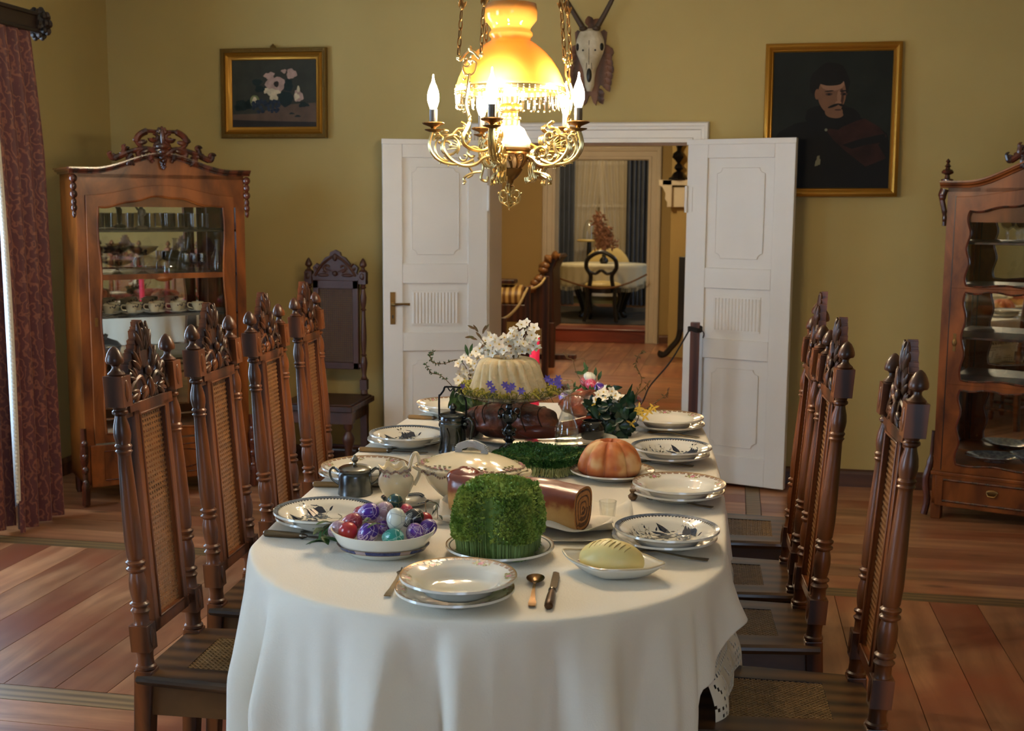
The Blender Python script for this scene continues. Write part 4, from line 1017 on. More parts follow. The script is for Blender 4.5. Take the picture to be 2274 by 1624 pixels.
one('sugar_bowl', tur, M['silver'], 'round lidded silver bowl on fourth shelf of left cabinet', 'bowl', in_cab(cabL, .15, .12, .76))
# right cabinet contents
gob = OG().lathe([(0,0),(.034,0),(.034,.003),(.007,.008),(.006,.03),(.009,.04),(.006,.06),(.026,.075),(.037,.10),(.039,.135),(.037,.135),(.034,.10),(.022,.08),(0,.068)], 20)
gb = one('goblet', gob, M['cab_glass'], 'cut glass goblet on top shelf of right cabinet, leftmost', 'goblet', in_cab(cabR, .27, .13, 1.43), 0, 'goblets in the right cabinet')
dupm(gb, 'cut glass goblet on top shelf of right cabinet, just behind first', in_cab(cabR, .305, .22, 1.43)); dupm(gb, 'cut glass goblet in right cabinet near the picture edge', in_cab(cabR, .40, .13, 1.43))
blue_china = mat('blue_grey_china', srgb(120,134,140), .12, coat=.5, col2=srgb(60,74,92), vscale=50)
plat = OG().lathe([(0,.004),(.06,.004),(.065,0),(.10,.02),(.14,.032),(.14,.035),(.10,.024),(.065,.008),(0,.008)], 28)
pl = one('serving_dish', plat, blue_china, 'blue-grey oval dish in bottom of right cabinet, front one', 'dish', in_cab(cabR, .27, .16, .30)); pl.scale = (1.05, .8, 1)
pl2 = dupm(pl, 'blue-grey dish on stand in bottom of right cabinet, rear one', in_cab(cabR, .48, .19, .30)); pl2.scale = (1.05, .8, 1.6)
dt = OG().lathe([(0,0),(.04,0),(.045,.03),(.015,.05),(.012,.07),(.09,.08),(.13,.10),(.13,.104),(.05,.088),(0,.086)], 24)
one('cake_stand', dt, M['cab_glass'], 'footed glass dish on upper middle shelf of right cabinet', 'cake stand', in_cab(cabR, .46, .18, .95))

# ------------------------------------------------------------------ curtains on the left
def drape(name, x, yA, yB, z0, z1, nfold, amp, m, label, cat, parent=None, seed=0, top_w=1.0, xw=0, thick=.004, gather=None):
    rnd = random.Random(seed); ph = [rnd.uniform(0, 6) for _ in range(3)]
    def fn(u, v):
        k = top_w+(1-top_w)*min(1, (1-v)*1.35)**.8 if top_w != 1 else 1
        ym = yB; y = ym-(yB-yA)*(1-u)*k
        f = sin(u*nfold*2*pi+ph[0])+.35*sin(u*nfold*5.1+ph[1]+v*1.5)
        return (x+amp*f*(.75+.25*(1-v))+xw*(1-v), y+amp*.35*cos(u*nfold*2*pi+ph[2]), z0+(z1-z0)*v)
    g = G().surf(fn, 90, 40); return g
def brocade():
    m = bpy.data.materials.new('red_paisley_brocade'); m.use_nodes = True; nt = m.node_tree; N = nt.nodes; L = nt.links; B = N['Principled BSDF']
    B.inputs['Roughness'].default_value = .55; B.inputs['Sheen Weight'].default_value = .3
    tc = N.new('ShaderNodeTexCoord'); mp = N.new('ShaderNodeMapping'); mp.inputs['Scale'].default_value = (13, 13, 11); L.new(tc.outputs['Object'], mp.inputs[0])
    w = N.new('ShaderNodeTexWave'); w.wave_type = 'RINGS'; w.inputs['Scale'].default_value = 1.1; w.inputs['Distortion'].default_value = 14; w.inputs['Detail'].default_value = 2.5; w.inputs['Detail Scale'].default_value = 1.3; L.new(mp.outputs[0], w.inputs[0])
    v = N.new('ShaderNodeTexVoronoi'); v.feature = 'SMOOTH_F1'; v.inputs['Scale'].default_value = 1.6; L.new(mp.outputs[0], v.inputs[0])
    r = N.new('ShaderNodeValToRGB'); e = r.color_ramp.elements; e[0].position = .60; e[0].color = srgb(88,34,32); e[1].position = .98; e[1].color = srgb(158,98,66); L.new(w.outputs['Fac'], r.inputs[0])
    r2 = N.new('ShaderNodeValToRGB'); r2.color_ramp.elements[0].color = srgb(70,26,28); r2.color_ramp.elements[1].color = srgb(116,52,42); L.new(v.outputs['Distance'], r2.inputs[0])
    mx = N.new('ShaderNodeMix'); mx.data_type = 'RGBA'; mx.inputs[0].default_value = .55; L.new(r2.outputs[0], mx.inputs[6]); L.new(r.outputs[0], mx.inputs[7]); L.new(mx.outputs[2], B.inputs['Base Color']); return m
M['brocade'] = brocade()
ct = thing('red_drape', 'dark red brocade drape with white bobble trim beside left window', 'curtain', (-3.38, 5.1, 0))
def fnd(u, v):
    # u across (near edge..far edge), v up.  The drape narrows towards the rod
    y0, y1 = 5.075+.03*sin(pi*v)-.05*v*v, 5.44-.03*v-.09*max(0, v-.75)**1.2*4
    y = y0+(y1-y0)*u
    f = sin(u*3.2*2*pi+.6)
    return (-3.37+.034*f*(1.1-.3*v), y, .012+2.40*v)
G().surf(fnd, 100, 50).build('fabric', M['brocade'], None, smooth=180).parent = ct
ct.location = (0, 0, 0)
g = G(); 
pe = [Vector(fnd(0.0, v/60)) for v in range(4, 56)]
g.tube([p+Vector((.004, -.006, 0)) for p in pe], .006, 6)
for i in range(0, 51): 
    for d in (0, .5):
        p = pe[i].lerp(pe[min(i+1, 51)], d); g.ell((p.x+.004, p.y-.022, p.z), (.008, .008, .011), 6, 5)
g.build('bobble_trim', mat('cream_trim', srgb(216,206,186), .8), ct)
def fnd2(u, v): return (-3.43+.02*sin(u*2.2*2*pi), 4.92+.20*u+.02*(1-v), .03+2.38*v)
d2 = G().surf(fnd2, 50, 20).build('fabric', M['brocade'], ct, smooth=180)
rod = thing('curtain_rod', 'dark carved curtain pole with leafy finial above left window', 'curtain rod', (-3.36, 4.60, 2.455))
g = G(); g.box(-.03, -.95, -.045, .02, .80, .045); g.box(.02, -.95, -.05, .03, .80, -.03); g.box(.02, -.95, .03, .03, .80, .05); g.box(-.49, .5, -.012, -.03, .54, .012); g.build('pole', M['rod'], rod, bevel=.004)
g = G()
for i in range(5):
    for k in range(10):
        a = 2*pi*k/10; r = [.03,.05,.06,.05,.03][i]; g.ell((.0+r*cos(a), .80+.02*i, r*sin(a)*1.1), (.016, .016, .018), 6, 5)
g.lathe([(.03,0),(.055,.03),(.055,.06),(.02,.1),(0,.1)], 12, X=Matrix.Translation((0, .79, 0)) @ Matrix.Rotation(-pi/2, 4, 'X')); g.build('finial', M['rod'], rod)
M['sheer'] = sheer('sheer_voile', (.82,.86,.9,1), .25)
sc_ = thing('sheer_curtain', 'white sheer net curtain with lace hem behind the red drape', 'curtain', (0, 0, 0))
def fns(u, v): return (-3.45+.014*sin(u*13*2*pi), 3.8+1.45*u, .16+2.22*v)
G().surf(fns, 160, 20).build('net', M['sheer'], sc_, smooth=180)
g = G(); pts = [Vector(fns(u/160, 0)) for u in range(161)]
for i, p in enumerate(pts): g.ell((p.x, p.y, p.z-.02), (.004, .012, .03+.01*sin(i)), 6, 4)
g.build('lace_hem', M['sheer'], sc_)
def fns2(u, v): return (XL+.05+.02*sin(u*9*2*pi), .4+1.4*u, .3+2.1*v)
s2 = G().surf(fns2, 90, 6).build('sheer_curtain', M['sheer'], smooth=180); tag(s2, 'white sheer curtain over the nearer left window, outside the view', 'curtain')
# ------------------------------------------------------------------ hanging lamp
CH = Vector((-.706, 3.75, 0))
lamp = thing('hanging_lamp', 'brass chandelier with orange glass shade and candle bulbs above table', 'chandelier', CH)
def amber():
    m = bpy.data.materials.new('amber_opal_glass'); m.use_nodes = True; nt = m.node_tree; N = nt.nodes; L = nt.links
    for n in list(N): N.remove(n)
    out = N.new('ShaderNodeOutputMaterial'); t = N.new('ShaderNodeBsdfTranslucent'); t.inputs[0].default_value = (1.0, .60, .17, 1)
    d = N.new('ShaderNodeBsdfDiffuse'); d.inputs[0].default_value = (.88, .46, .10, 1)
    g = N.new('ShaderNodeBsdfGlossy'); g.inputs['Roughness'].default_value = .05; g.inputs[0].default_value = (.9,.9,.9,1); fr = N.new('ShaderNodeFresnel'); fr.inputs[0].default_value = 1.45
    a = N.new('ShaderNodeMixShader'); a.inputs[0].default_value = .42; L.new(t.outputs[0], a.inputs[1]); L.new(d.outputs[0], a.inputs[2])
    b = N.new('ShaderNodeMixShader'); L.new(fr.outputs[0], b.inputs[0]); L.new(a.outputs[0], b.inputs[1]); L.new(g.outputs[0], b.inputs[2]); L.new(b.outputs[0], out.inputs[0]); return m
M['amber'] = amber()
M['bulb'] = mat('lit_candle_bulb', (1,.86,.6,1), .3, emit=(1.0, .80, .54, 1), estr=250)
M['chim'] = mat('lit_opal_bulb', (1,.9,.7,1), .3, emit=(1.0, .80, .52, 1), estr=150)
M['opal'] = mat('white_opal_glass', srgb(240,232,214), .12, coat=.5, sss=.3)
M['crystal'] = glassm('crystal_drops', (.96,.94,.86,1), .04, .25)
M['sleeve'] = mat('dark_candle_sleeve', srgb(44,42,38), .35, coat=.3)
g = OG(); g.lathe([(.079,2.216),(.081,2.19),(.079,2.168),(.066,2.152),(.060,2.143),(.060,2.136),(.067,2.128),(.067,2.121),(.060,2.113),(.062,2.104),(.080,2.094),(.105,2.074),(.130,2.047),(.150,2.016),(.162,1.990),(.168,1.972),(.171,1.968),(.171,1.960)], 56)
g.build('shade', M['amber'], lamp, smooth=60, thick=.003)
g = OG(); g.lathe([(.173,1.962),(.175,1.955),(.173,1.948),(.168,1.948),(.168,1.962)], 48)
for i in range(60):
    a = 2*pi*i/60; x, y = .172*cos(a), .172*sin(a)
    for k in range(3): g.ell((x, y, 1.951+.010*(k % 2)-.004*k), (.0035,)*3, 5, 4)
g.build('shade_ring', M['brass'], lamp)
g = G()
for i in range(54):
    a = 2*pi*i/54; x, y = .169*cos(a), .169*sin(a); L_ = .036+.006*(i % 2)
    X = Matrix.Translation((x, y, 1.947)) @ Matrix.Rotation(a, 4, 'Z')
    g.ell((0,0,-.004), (.004,)*3, 6, 4, X=X)
    g.add([(0,-.0055,-.010),(.0045,0,-.010),(0,.0055,-.010),(-.0045,0,-.010),(0,-.004,-L_),(.003,0,-L_),(0,.004,-L_),(-.003,0,-L_),(0,0,-L_-.007)], [(0,1,5,4),(1,2,6,5),(2,3,7,6),(3,0,4,7),(3,2,1,0),(4,5,8),(5,6,8),(6,7,8),(7,4,8)], 0, X)
g.build('crystal_fringe', M['crystal'], lamp, smooth=0)
g = G()
for k in range(6):
    for j in range(7):
        a = 2*pi*(k+j/7)/6; g.ell((.169*cos(a), .169*sin(a), 1.905-.006*abs(3-j)/3), (.0035,)*3, 5, 4)
g.build('bead_trim', M['brass'], lamp)
# burner, chimney, reservoir
g = G(); g.lathe([(.030,1.842),(.032,1.846),(.030,1.850),(.030,1.862),(.034,1.866),(.034,1.872),(.024,1.876),(.024,1.884),(.034,1.890),(.037,1.898),(.034,1.908),(.026,1.914),(.028,1.925),(.030,1.935),(.026,1.938)], 28)
for i in range(14):
    a = 2*pi*i/14; g.ell((.036*cos(a), .036*sin(a), 1.899), (.004,.004,.006), 6, 4)
g.build('burner', M['brass'], lamp)
g = OG(); g.lathe([(.024,1.936),(.030,1.955),(.031,1.975),(.024,1.995),(.018,2.03),(.017,2.10),(.018,2.20)], 24); g.build('chimney', M['glass'], lamp)
G().lathe([(0,1.942),(.012,1.944),(.019,1.96),(.021,1.975),(.018,1.992),(.010,2.004),(0,2.007)], 20).build('shade_bulb', M['chim'], lamp)
G().lathe([(.034,1.845),(.044,1.838),(.050,1.828),(.056,1.815),(.064,1.802),(.067,1.792),(.065,1.782),(.060,1.776)], 32).build('reservoir', M['opal'], lamp)
g = G(); g.lathe([(.060,1.779),(.066,1.776),(.066,1.770),(.061,1.766),(.063,1.760),(.060,1.757)], 32)
for k in range(12):
    a = 2*pi*k/12; P = []
    for j in range(9):
        t = j/8; r = .061-.030*t**1.5; aa = a+.35*t; P.append((r*cos(aa), r*sin(aa), 1.758-.044*t))
    g.tube(P, [.0065-.003*j/8 for j in range(9)], 6)
    aa = a+.2; g.tube([(.0615*cos(aa+.13*cos(q)), .0615*sin(aa+.13*cos(q)), 1.745+.008*sin(q)) for q in [2*pi*j/10 for j in range(10)]], .0026, 5, closed=True)
g.lathe([(.036,1.715),(.040,1.712),(.038,1.706),(.030,1.695),(.020,1.684),(.012,1.677),(.010,1.668),(.007,1.664),(.012,1.660),(.006,1.655)], 32, fn=lambda a, z: 1+.04*cos(16*a) if z < 1.705 else 1)
g.build('bowl', M['brass_old'], lamp)
G().lathe([(.055,1.762),(.050,1.745),(.038,1.722),(.030,1.712)], 24).build('bowl_liner', mat('cream_liner', srgb(226,186,130), .5), lamp)
# bottom pendant: openwork
g = G(); zc = 1.628
for s in (-1, 1):
    for yy in (0,):
        g.tube([(p[0], 0, p[1]) for p in spiral((s*.019, zc+.008), .016, .005, -pi/2, -pi/2+s*4.8, 20)], .0028, 6)
        g.tube([(p[0], 0, p[1]) for p in spiral((s*.014, zc-.016), .012, .004, pi/2, pi/2-s*4.6, 18)], .0025, 6)
        g.tube(spline([(0,0,zc+.034),(s*.012,0,zc+.03),(s*.010,0,zc+.018),(s*.002,0,zc+.01),(0,0,zc-.012)], 6), .0025, 6)
        g.tube(spline([(s*.034,0,zc+.0),(s*.030,0,zc-.018),(s*.012,0,zc-.03),(0,0,zc-.036)], 6), .0026, 6)
        g.ell((s*.036, 0, zc+.008), .004, 6, 5); g.ell((s*.008, 0, zc+.036), .0035, 6, 5)
g.ell((0,0,zc-.03), .006); g.ell((0,0,zc+.012), (.004,.004,.02)); g.ell((0,0,zc-.042), .004, 6, 5); g.tube([(0,0,zc+.03),(0,0,zc+.04)], .004, 6)
V = g.v[:]
g.add([(p[1]+0, p[0], p[2]) for p in V], [tuple(f) for f in g.f[:]])
g.build('pendant', M['brass'], lamp)
# scrolled candle arms
def arm_mesh():
    g = G(); K = 1.5
    T = lambda P, r, n=6: g.tube([(p[0], p[2] if len(p) > 2 else 0, p[1]) for p in P], [q*K for q in r] if isinstance(r, list) else r*K, n)
    # main sweep: from the bowl out and up to the cup
    S = spline([(.062,1.770),(.085,1.762),(.105,1.745),(.13,1.738),(.16,1.742),(.19,1.76),(.21,1.79),(.205,1.82),(.18,1.832)], 8); T(S, [.0042]*len(S))
    S2 = spline([(.115,1.757),(.15,1.744),(.20,1.745),(.236,1.764),(.254,1.80),(.241,1.850)], 8); T(S2, .0034)
    T(spiral((.196,1.795), .043, .034, -pi/2, pi*1.2, 34), .0024); T(spiral((.196,1.797), .032, .007, pi*.9, pi*.9+7.2, 32), .0028)
    T(spiral((.232,1.832), .014, .004, -pi/2, -pi/2-5, 14), .0022); T(spiral((.165,1.832), .016, .004, 0, 5, 14), .0022)
    T(spiral((.118,1.775), .026, .006, pi, pi-5.6, 26), .0032)
    T(spiral((.222,1.815), .020, .005, 0, 5.4, 20), .003)
    T(spiral((.148,1.825), .024, .006, -pi/2, -pi/2-5.2, 24), .0034)
    T(spiral((.20,1.765), .013, .004, pi, pi+5, 14), .0024)
    T(spiral((.145,1.765), .015, .004, 0, -5, 14), .0024)
    for k in range(7):
        a = .3+k*.3; T([(.15+.012*cos(a),1.79+.012*sin(a)), (.165+.035*cos(a),1.775+.045*sin(a))], .0018, 5)
    T(spline([(.10,1.765),(.085,1.735),(.092,1.70),(.075,1.69),(.07,1.705)], 6), .003); T(spline([(.09,1.72),(.12,1.715),(.145,1.70),(.14,1.685)], 6), .0028)
    T(spline([(.13,1.735),(.118,1.712),(.135,1.70)], 5), .0025)
    g.ell((.073,0,1.69), .0045, 6, 5); g.ell((.145,0,1.683), .0045, 6, 5); g.ell((.075,0,1.768), (.006,.006,.006), 8, 6); g.ell((.241,0,1.845), (.009,.009,.007), 8, 6)
    for i in range(0, len(S2), 5): g.ell((S2[i][0], 0, S2[i][1]-.007), .003, 5, 4)
    for (a, b, r) in ((.178,1.832,0),(.205,1.845,0)):
        g.ell((a,0,b), (.012,.004,.006), 8, 5)
    T(spline([(.18,1.832),(.165,1.85),(.15,1.852),(.14,1.862),(.155,1.872)], 6), .0032)
    # twin layer for thickness
    V = g.v[:]; Fc = g.f[:]; g.v = [(p[0], p[1]-.0045, p[2]) for p in V]; g.add([(p[0], p[1]+.0045, p[2]) for p in V], Fc)
    return g
am = arm_mesh().build('candle_arm', M['brass'], lamp)
g = G(); g.lathe([(.006,1.850),(.010,1.856),(.030,1.864),(.034,1.868),(.032,1.871),(.010,1.866),(.012,1.875)], 24, fn=lambda a, z: 1+(.05*cos(12*a) if 1.86 < z < 1.87 else 0), c=(.241,0,0)); g.lathe([(.004,1.838),(.026,1.846),(.028,1.849),(.006,1.850)], 20, c=(.241,0,0))
cup = g.build('drip_pan', M['brass_old'], am)
slv = G().lathe([(.0125,1.872),(.0125,1.910),(.010,1.912)], 16, c=(.241,0,0)).build('candle_sleeve', M['sleeve'], am)
blb = G().lathe([(.009,1.910),(.012,1.918),(.0175,1.935),(.0185,1.948),(.0165,1.963),(.011,1.980),(.0055,1.993),(.0028,2.005),(.0022,2.014),(.001,2.017)], 18, c=(.241,0,0)).build('candle_bulb', M['bulb'], am)
ANG0 = radians(12)
am.rotation_euler.z = radians(267.7); am.location.z = -.017
for k in range(1, 5):
    a2 = am.copy(); C.objects.link(a2); a2.rotation_euler.z = radians(267.7+72*k)
    for ch in (cup, slv, blb):
        c = ch.copy(); C.objects.link(c); c.parent = a2
# suspension: three brackets, each with two chains and a strap
def chain(g, p0, p1):
    p0 = Vector(p0); p1 = Vector(p1); d = p1-p0; L = d.length; d.normalize(); n = int(L/.026)
    u = d.orthogonal().normalized(); v = d.cross(u)
    for i in range(n):
        c = p0+d*(L*(i+.5)/n); a, b = (u, v) if i % 2 else (v, u)
        if i % 9 == 5:
            for s in (-1, 1):
                g.leaf(c-d*.01, d+a*s*.45, b, .03, .012); g.leaf(c-d*.01, d+b*s*.45, a, .03, .012)
            g.ell(c, (.007,.007,.012), 8, 6); continue
        P = [c+d*(.0165*cos(t))+a*(.0058*sin(t)) for t in [2*pi*k/12 for k in range(12)]]; g.tube(P, .0021, 5, closed=True)
        g.ell(c+d*.016, .003, 5, 4)
for ai, az in enumerate((238, -4, 112)):
    a = radians(az); er = Vector((cos(a), sin(a), 0)); et = Vector((-sin(a), cos(a), 0)); zb = 2.03; R = .182
    g = G(); base = er*R
    def Pt(t, z, o=0): return base+et*t+er*o+Vector((0,0,z))
    for s in (-1, 1):
        g.tube([Pt(s*.014+p[0], zb+p[1]) for p in spiral((0,0), .022, .006, 0, s*5.4, 20)], .0032, 6)
        g.tube(spline([Pt(0, zb+.03), Pt(s*.018, zb+.022), Pt(s*.04, zb+.004), Pt(s*.048, zb+.012)], 5), .0045, 6)
        g.ell(Pt(s*.048, zb+.012), .008, 8, 6)
        g.tube(spline([Pt(0, zb-.045), Pt(s*.022, zb-.035), Pt(s*.028, zb-.01), Pt(s*.012, zb-.0)], 5), .0032, 6)
    g.ell(Pt(0, zb+.035), (.006,.006,.010), 8, 6); g.ell(Pt(0, zb), (.007,.007,.012), 8, 6)
    # strap down to the lower ring
    g.tube(spline([Pt(0, zb-.04), Pt(.006, zb-.08, .012), Pt(-.004, zb-.13, .012), Pt(0, zb-.18, -.0), Pt(0, zb-.235, .03), Pt(0, zb-.26, .0), Pt(0, zb-.265, -.06), Pt(0, zb-.241, -.118)], 6), .0055, 6)
    for j in range(8):
        z = zb-.05-.025*j; s = 1 if j % 2 else -1
        g.tube([Pt(s*.004+p[0], z+p[1], .010) for p in spiral((s*.010,0), .012, .003, pi/2, pi/2+s*4.6, 12)], .0022, 5)
        g.ell(Pt(s*.014, z+.008, .010), .003, 5, 4)
    g.build('bracket', M['brass'], lamp)
    for s in (-1, 1):
        g = G(); chain(g, Pt(s*.048, zb+.018), er*.10+et*s*.035+Vector((0,0,3.05))); g.build('chain', M['brass_old'], lamp)
g = G(); g.tube([(.10*cos(a), .10*sin(a), 3.05) for a in [2*pi*i/30 for i in range(30)]], .008, 8, closed=True); g.lathe([(.06,3.25),(.055,3.2),(.02,3.18),(.012,3.1),(.10,3.06),(.10,3.05)], 20); g.build('ceiling_rose', M['brass_old'], lamp)
# ------------------------------------------------------------------ dining table and its cloths
TZ = .770                               # top of the cloth
TC = Vector((-.622, 3.60)); TR = radians(3.2); HWD, HLN, EB = .597, 1.345, .72
def outline(t, grow=0):                 # t in 0..1 round the table, anticlockwise from the front tip (towards the camera)
    a = -pi/2+2*pi*t
    n = 2.25; c, s = cos(a), sin(a)
    x = (HWD+grow)*abs(c)**(2/n)*(1 if c >= 0 else -1); y = (EB+grow)*abs(s)**(2/n)*(1 if s >= 0 else -1)
    y += (HLN-EB)*(1 if s > 0 else -1)*min(1, abs(s)*3.0)
    return Vector((TC.x+x*cos(TR)-y*sin(TR), TC.y+x*sin(TR)+y*cos(TR)))
NT = 360
OL = [outline(i/NT) for i in range(NT)]
# resample by arc length
def resample(P, n):
    L = [0]
    for i in range(len(P)): L.append(L[-1]+(P[(i+1) % len(P)]-P[i]).length)
    out = []; j = 0
    for k in range(n):
        s = L[-1]*k/n
        while L[j+1] < s: j += 1
        f = (s-L[j])/max(1e-9, L[j+1]-L[j]); out.append(P[j].lerp(P[(j+1) % len(P)], f))
    return out, L[-1]
OL, PER = resample(OL, 480); NT = 480
NRM = []
for i in range(NT):
    d = OL[(i+1) % NT]-OL[i-1]; NRM.append(Vector((d.y, -d.x)).normalized())
def drop(i):     # how far the upper cloth hangs at outline index i; 0 = front tip, rising towards the right side
    s = i/NT*PER if i < NT/2 else (i-NT)/NT*PER      # signed arc length, + to the right
    def sm(a, b, x): t = max(0, min(1, (x-a)/(b-a))); return t*t*(3-2*t)
    if s >= 0:
        d = .68+(.22-.68)*sm(.545, .585, s); d += (.125-.22)*sm(.585, .78, s)+(.03)*sm(.85, 1.3, s)
        return max(.12, d)
    s = -s
    return .68+(.31-.68)*sm(.70, .75, s)-.05*sm(.9, 1.6, s)
def folds(i, v):
    s = i/NT*PER
    f = .6*sin(s*24+.9*sin(s*5.1))+.35*sin(s*41+1.3+.5*sin(s*9)); return (f if f < 0 else f**.8)+.12*sin(s*83)
g = G(); rings = []
for k in (.0, .25, .5, .75, .9, .975): rings.append([(TC.x+(p.x-TC.x)*k, TC.y+(p.y-TC.y)*k, TZ) for p in OL] if k else None)
V = []; Fc = []
V.append((TC.x, TC.y, TZ))
rs = [r for r in rings if r]
edge = [[(p.x+n.x*o, p.y+n.y*o, TZ+z) for p, n in zip(OL, NRM)] for o, z in ((-.004, 0), (.003, -.002), (.007, -.008), (.009, -.018))]
ND = 22; hang = []
for j in range(1, ND+1):
    row = []
    for i, (p, n) in enumerate(zip(OL, NRM)):
        D = drop(i); v = j/ND; d = .018+(D-.018)*v
        amp = .060*min(1, d/.26)**1.0*(1 if D > .4 else .5); o = .009+.012*d+amp*(folds(i, v)+.30)
        s_ = i/NT*PER if i < NT/2 else (i-NT)/NT*PER
        # the loose corner of the cloth swings out at the right front
        cr = exp(-((s_-.78)/.10)**2)*.050*v; cl = exp(-((s_+.74)/.12)**2)*.03*v
        tt = Vector((-n.y, n.x)); q = p+n*(o+cr+cl)+tt*(.018*sin(s_*17+d*5)*v*min(1, d/.4))
        row.append((q.x, q.y, TZ-d*(1-.0)))
    hang.append(row)
allr = rs+edge+hang
for r in allr: V += r
for i in range(NT): Fc.append((0, 1+i, 1+(i+1) % NT))
for k in range(len(allr)-1):
    for i in range(NT):
        j = (i+1) % NT; a = 1+k*NT; b = a+NT; Fc.append((a+i, b+i, b+j, a+j))
g.add(V, Fc)
cl = g.build('tablecloth', M['cloth'], smooth=180, thick=.0016, sub=1); tag(cl, 'white linen cloth draped over the long dining table, hem lifted at right front', 'tablecloth')
# lace undercloth: filet grid with real openings
def lace():
    i0, i1 = int(.64/PER*NT), int(2.6/PER*NT); cell = .0080
    L = PER*(i1-i0)/NT; nu = int(L/cell); D = .37; nv = int(D/cell)
    def fn(u, v):
        ff = i0+u*(i1-i0); i = int(ff) % NT; f = ff-int(ff); p = OL[i].lerp(OL[(i+1) % NT], f); n = NRM[i]
        d = (1-v)*D+.02+.012*abs(sin(u*L/.085*pi))*(1-v)**6; s = u*L
        o = -.008+.048*(lambda t: t*t*(3-2*t))(max(0, min(1, (d-.13)/.16)))+.016*(d/.4)**1.5*(sin(s*19+1)+.6*sin(s*37))
        return (p.x+n.x*(o-.002), p.y+n.y*(o-.002), TZ-.004-d)
    def keep(i, j):
        d = nv-1-j
        if d > nv-3: return True
        if j < 1: return True
        yy = j % 2; 
        big = ((i//13) % 2)
        if 4 < j < 20:   # diamond filling
            cx = (i % 16)-8; cy = j-12
            if abs(cx)+abs(cy) < 8: return not (i % 2 and j % 2)
            return (i+j) % 7 > 0
        if 24 < j < 34:
            return not ((i % 8) in (1,2,5,6) and (j % 5) in (1,2,4))
        return not (i % 2 == 1 and j % 2 == 1)
    return G().surf(fn, nu, nv, keep=keep)
lc = lace().build('lace_cloth', M['lace'], smooth=0, thick=.0012); tag(lc, 'openwork crochet lace undercloth hanging below the white cloth at right', 'lace cloth')
# the table itself
tb = thing('dining_table', 'long dark dining table with rounded ends under white cloth', 'table', (TC.x, TC.y, 0), TR)
P = [outline(i/120, -.012) for i in range(120)]; R_ = Matrix.Rotation(-TR, 2)
loc = [R_ @ (p-TC) for p in P]
G().prism([(p.x, p.y) for p in loc], TZ-.030, TZ-.004, 'xy').build('tabletop', M['old_chair'], tb)
g = G(); P2 = [(p.x*.86, p.y*.92) for p in loc]; n = len(P2)
V = [(x, y, z) for z in (TZ-.12, TZ-.03) for x, y in P2]; g.add(V, [(i, (i+1) % n, n+(i+1) % n, n+i) for i in range(n)]); g.build('apron', M['old_chair'], tb, thick=.02)
for x in (-.40, .40):
    for y in (-.86, .86):
        G().lathe([(.022,0),(.03,.02),(.035,.05),(.026,.08),(.034,.12),(.045,.30),(.052,.42),(.04,.46),(.055,.49),(.055,.52),(.035,.55),(.045,.58),(.045,.65)], 20, c=(x, y, 0)).build('leg', M['black'], tb)
for y in (-.0,): G().lathe([(.03,0),(.05,.05),(.06,.3),(.05,.6),(.05,.65)], 20, c=(0, y, 0)).build('leg', M['black'], tb)
# ------------------------------------------------------------------ things on the table
def T(px, py, dz=0.0): p = onz(px, py, TZ+dz); return Vector((p.x, p.y, TZ+.0012))
M['plate_band'] = mat('mauve_brown_band', srgb(128,98,84), .25, coat=.4, col2=srgb(186,160,136), vscale=220)
M['pink'] = mat('pink_blossom', srgb(178,72,110), .3, coat=.4, col2=srgb(214,150,160), vscale=160)
M['sprig'] = mat('green_sprig', srgb(150,150,84), .3, coat=.4)
M['mauve'] = mat('mauve_spray', srgb(172,150,146), .3, coat=.4)
M['blue'] = mat('blue_transfer', srgb(58,72,92), .25, coat=.4, col2=srgb(92,104,120), vscale=120)
M['blue_dark'] = mat('dark_blue_transfer', srgb(36,44,62), .25, coat=.4)
M['olive_line'] = mat('olive_transfer', srgb(110,106,78), .3, coat=.4)
def interp(P, r):
    for (a, b), (c, d) in zip(P, P[1:]):
        if a <= r <= c: return b+(d-b)*(r-a)/max(1e-9, c-a)
    return P[-1][1]
SOUP = [(0,.007),(.062,.008),(.078,.014),(.088,.028),(.10,.034),(.125,.042),(.1265,.043)]
DINN = [(0,.005),(.080,.006),(.090,.012),(.108,.020),(.128,.025),(.1295,.026)]
def plate_body(P, foot=.06):
    R = P[-1][0]; top = P[::-1]
    g = OG(); under = [(foot, 0), (foot+.004, .0)]+[(r+.001, z-.0045) for r, z in P if r > foot+.005]
    g.lathe(under+[(R, P[-1][1]+.0006)]+[(r, z) for r, z in top], 56)
    g.v = [(x, y, max(0, z)) for x, y, z in g.v]; return g
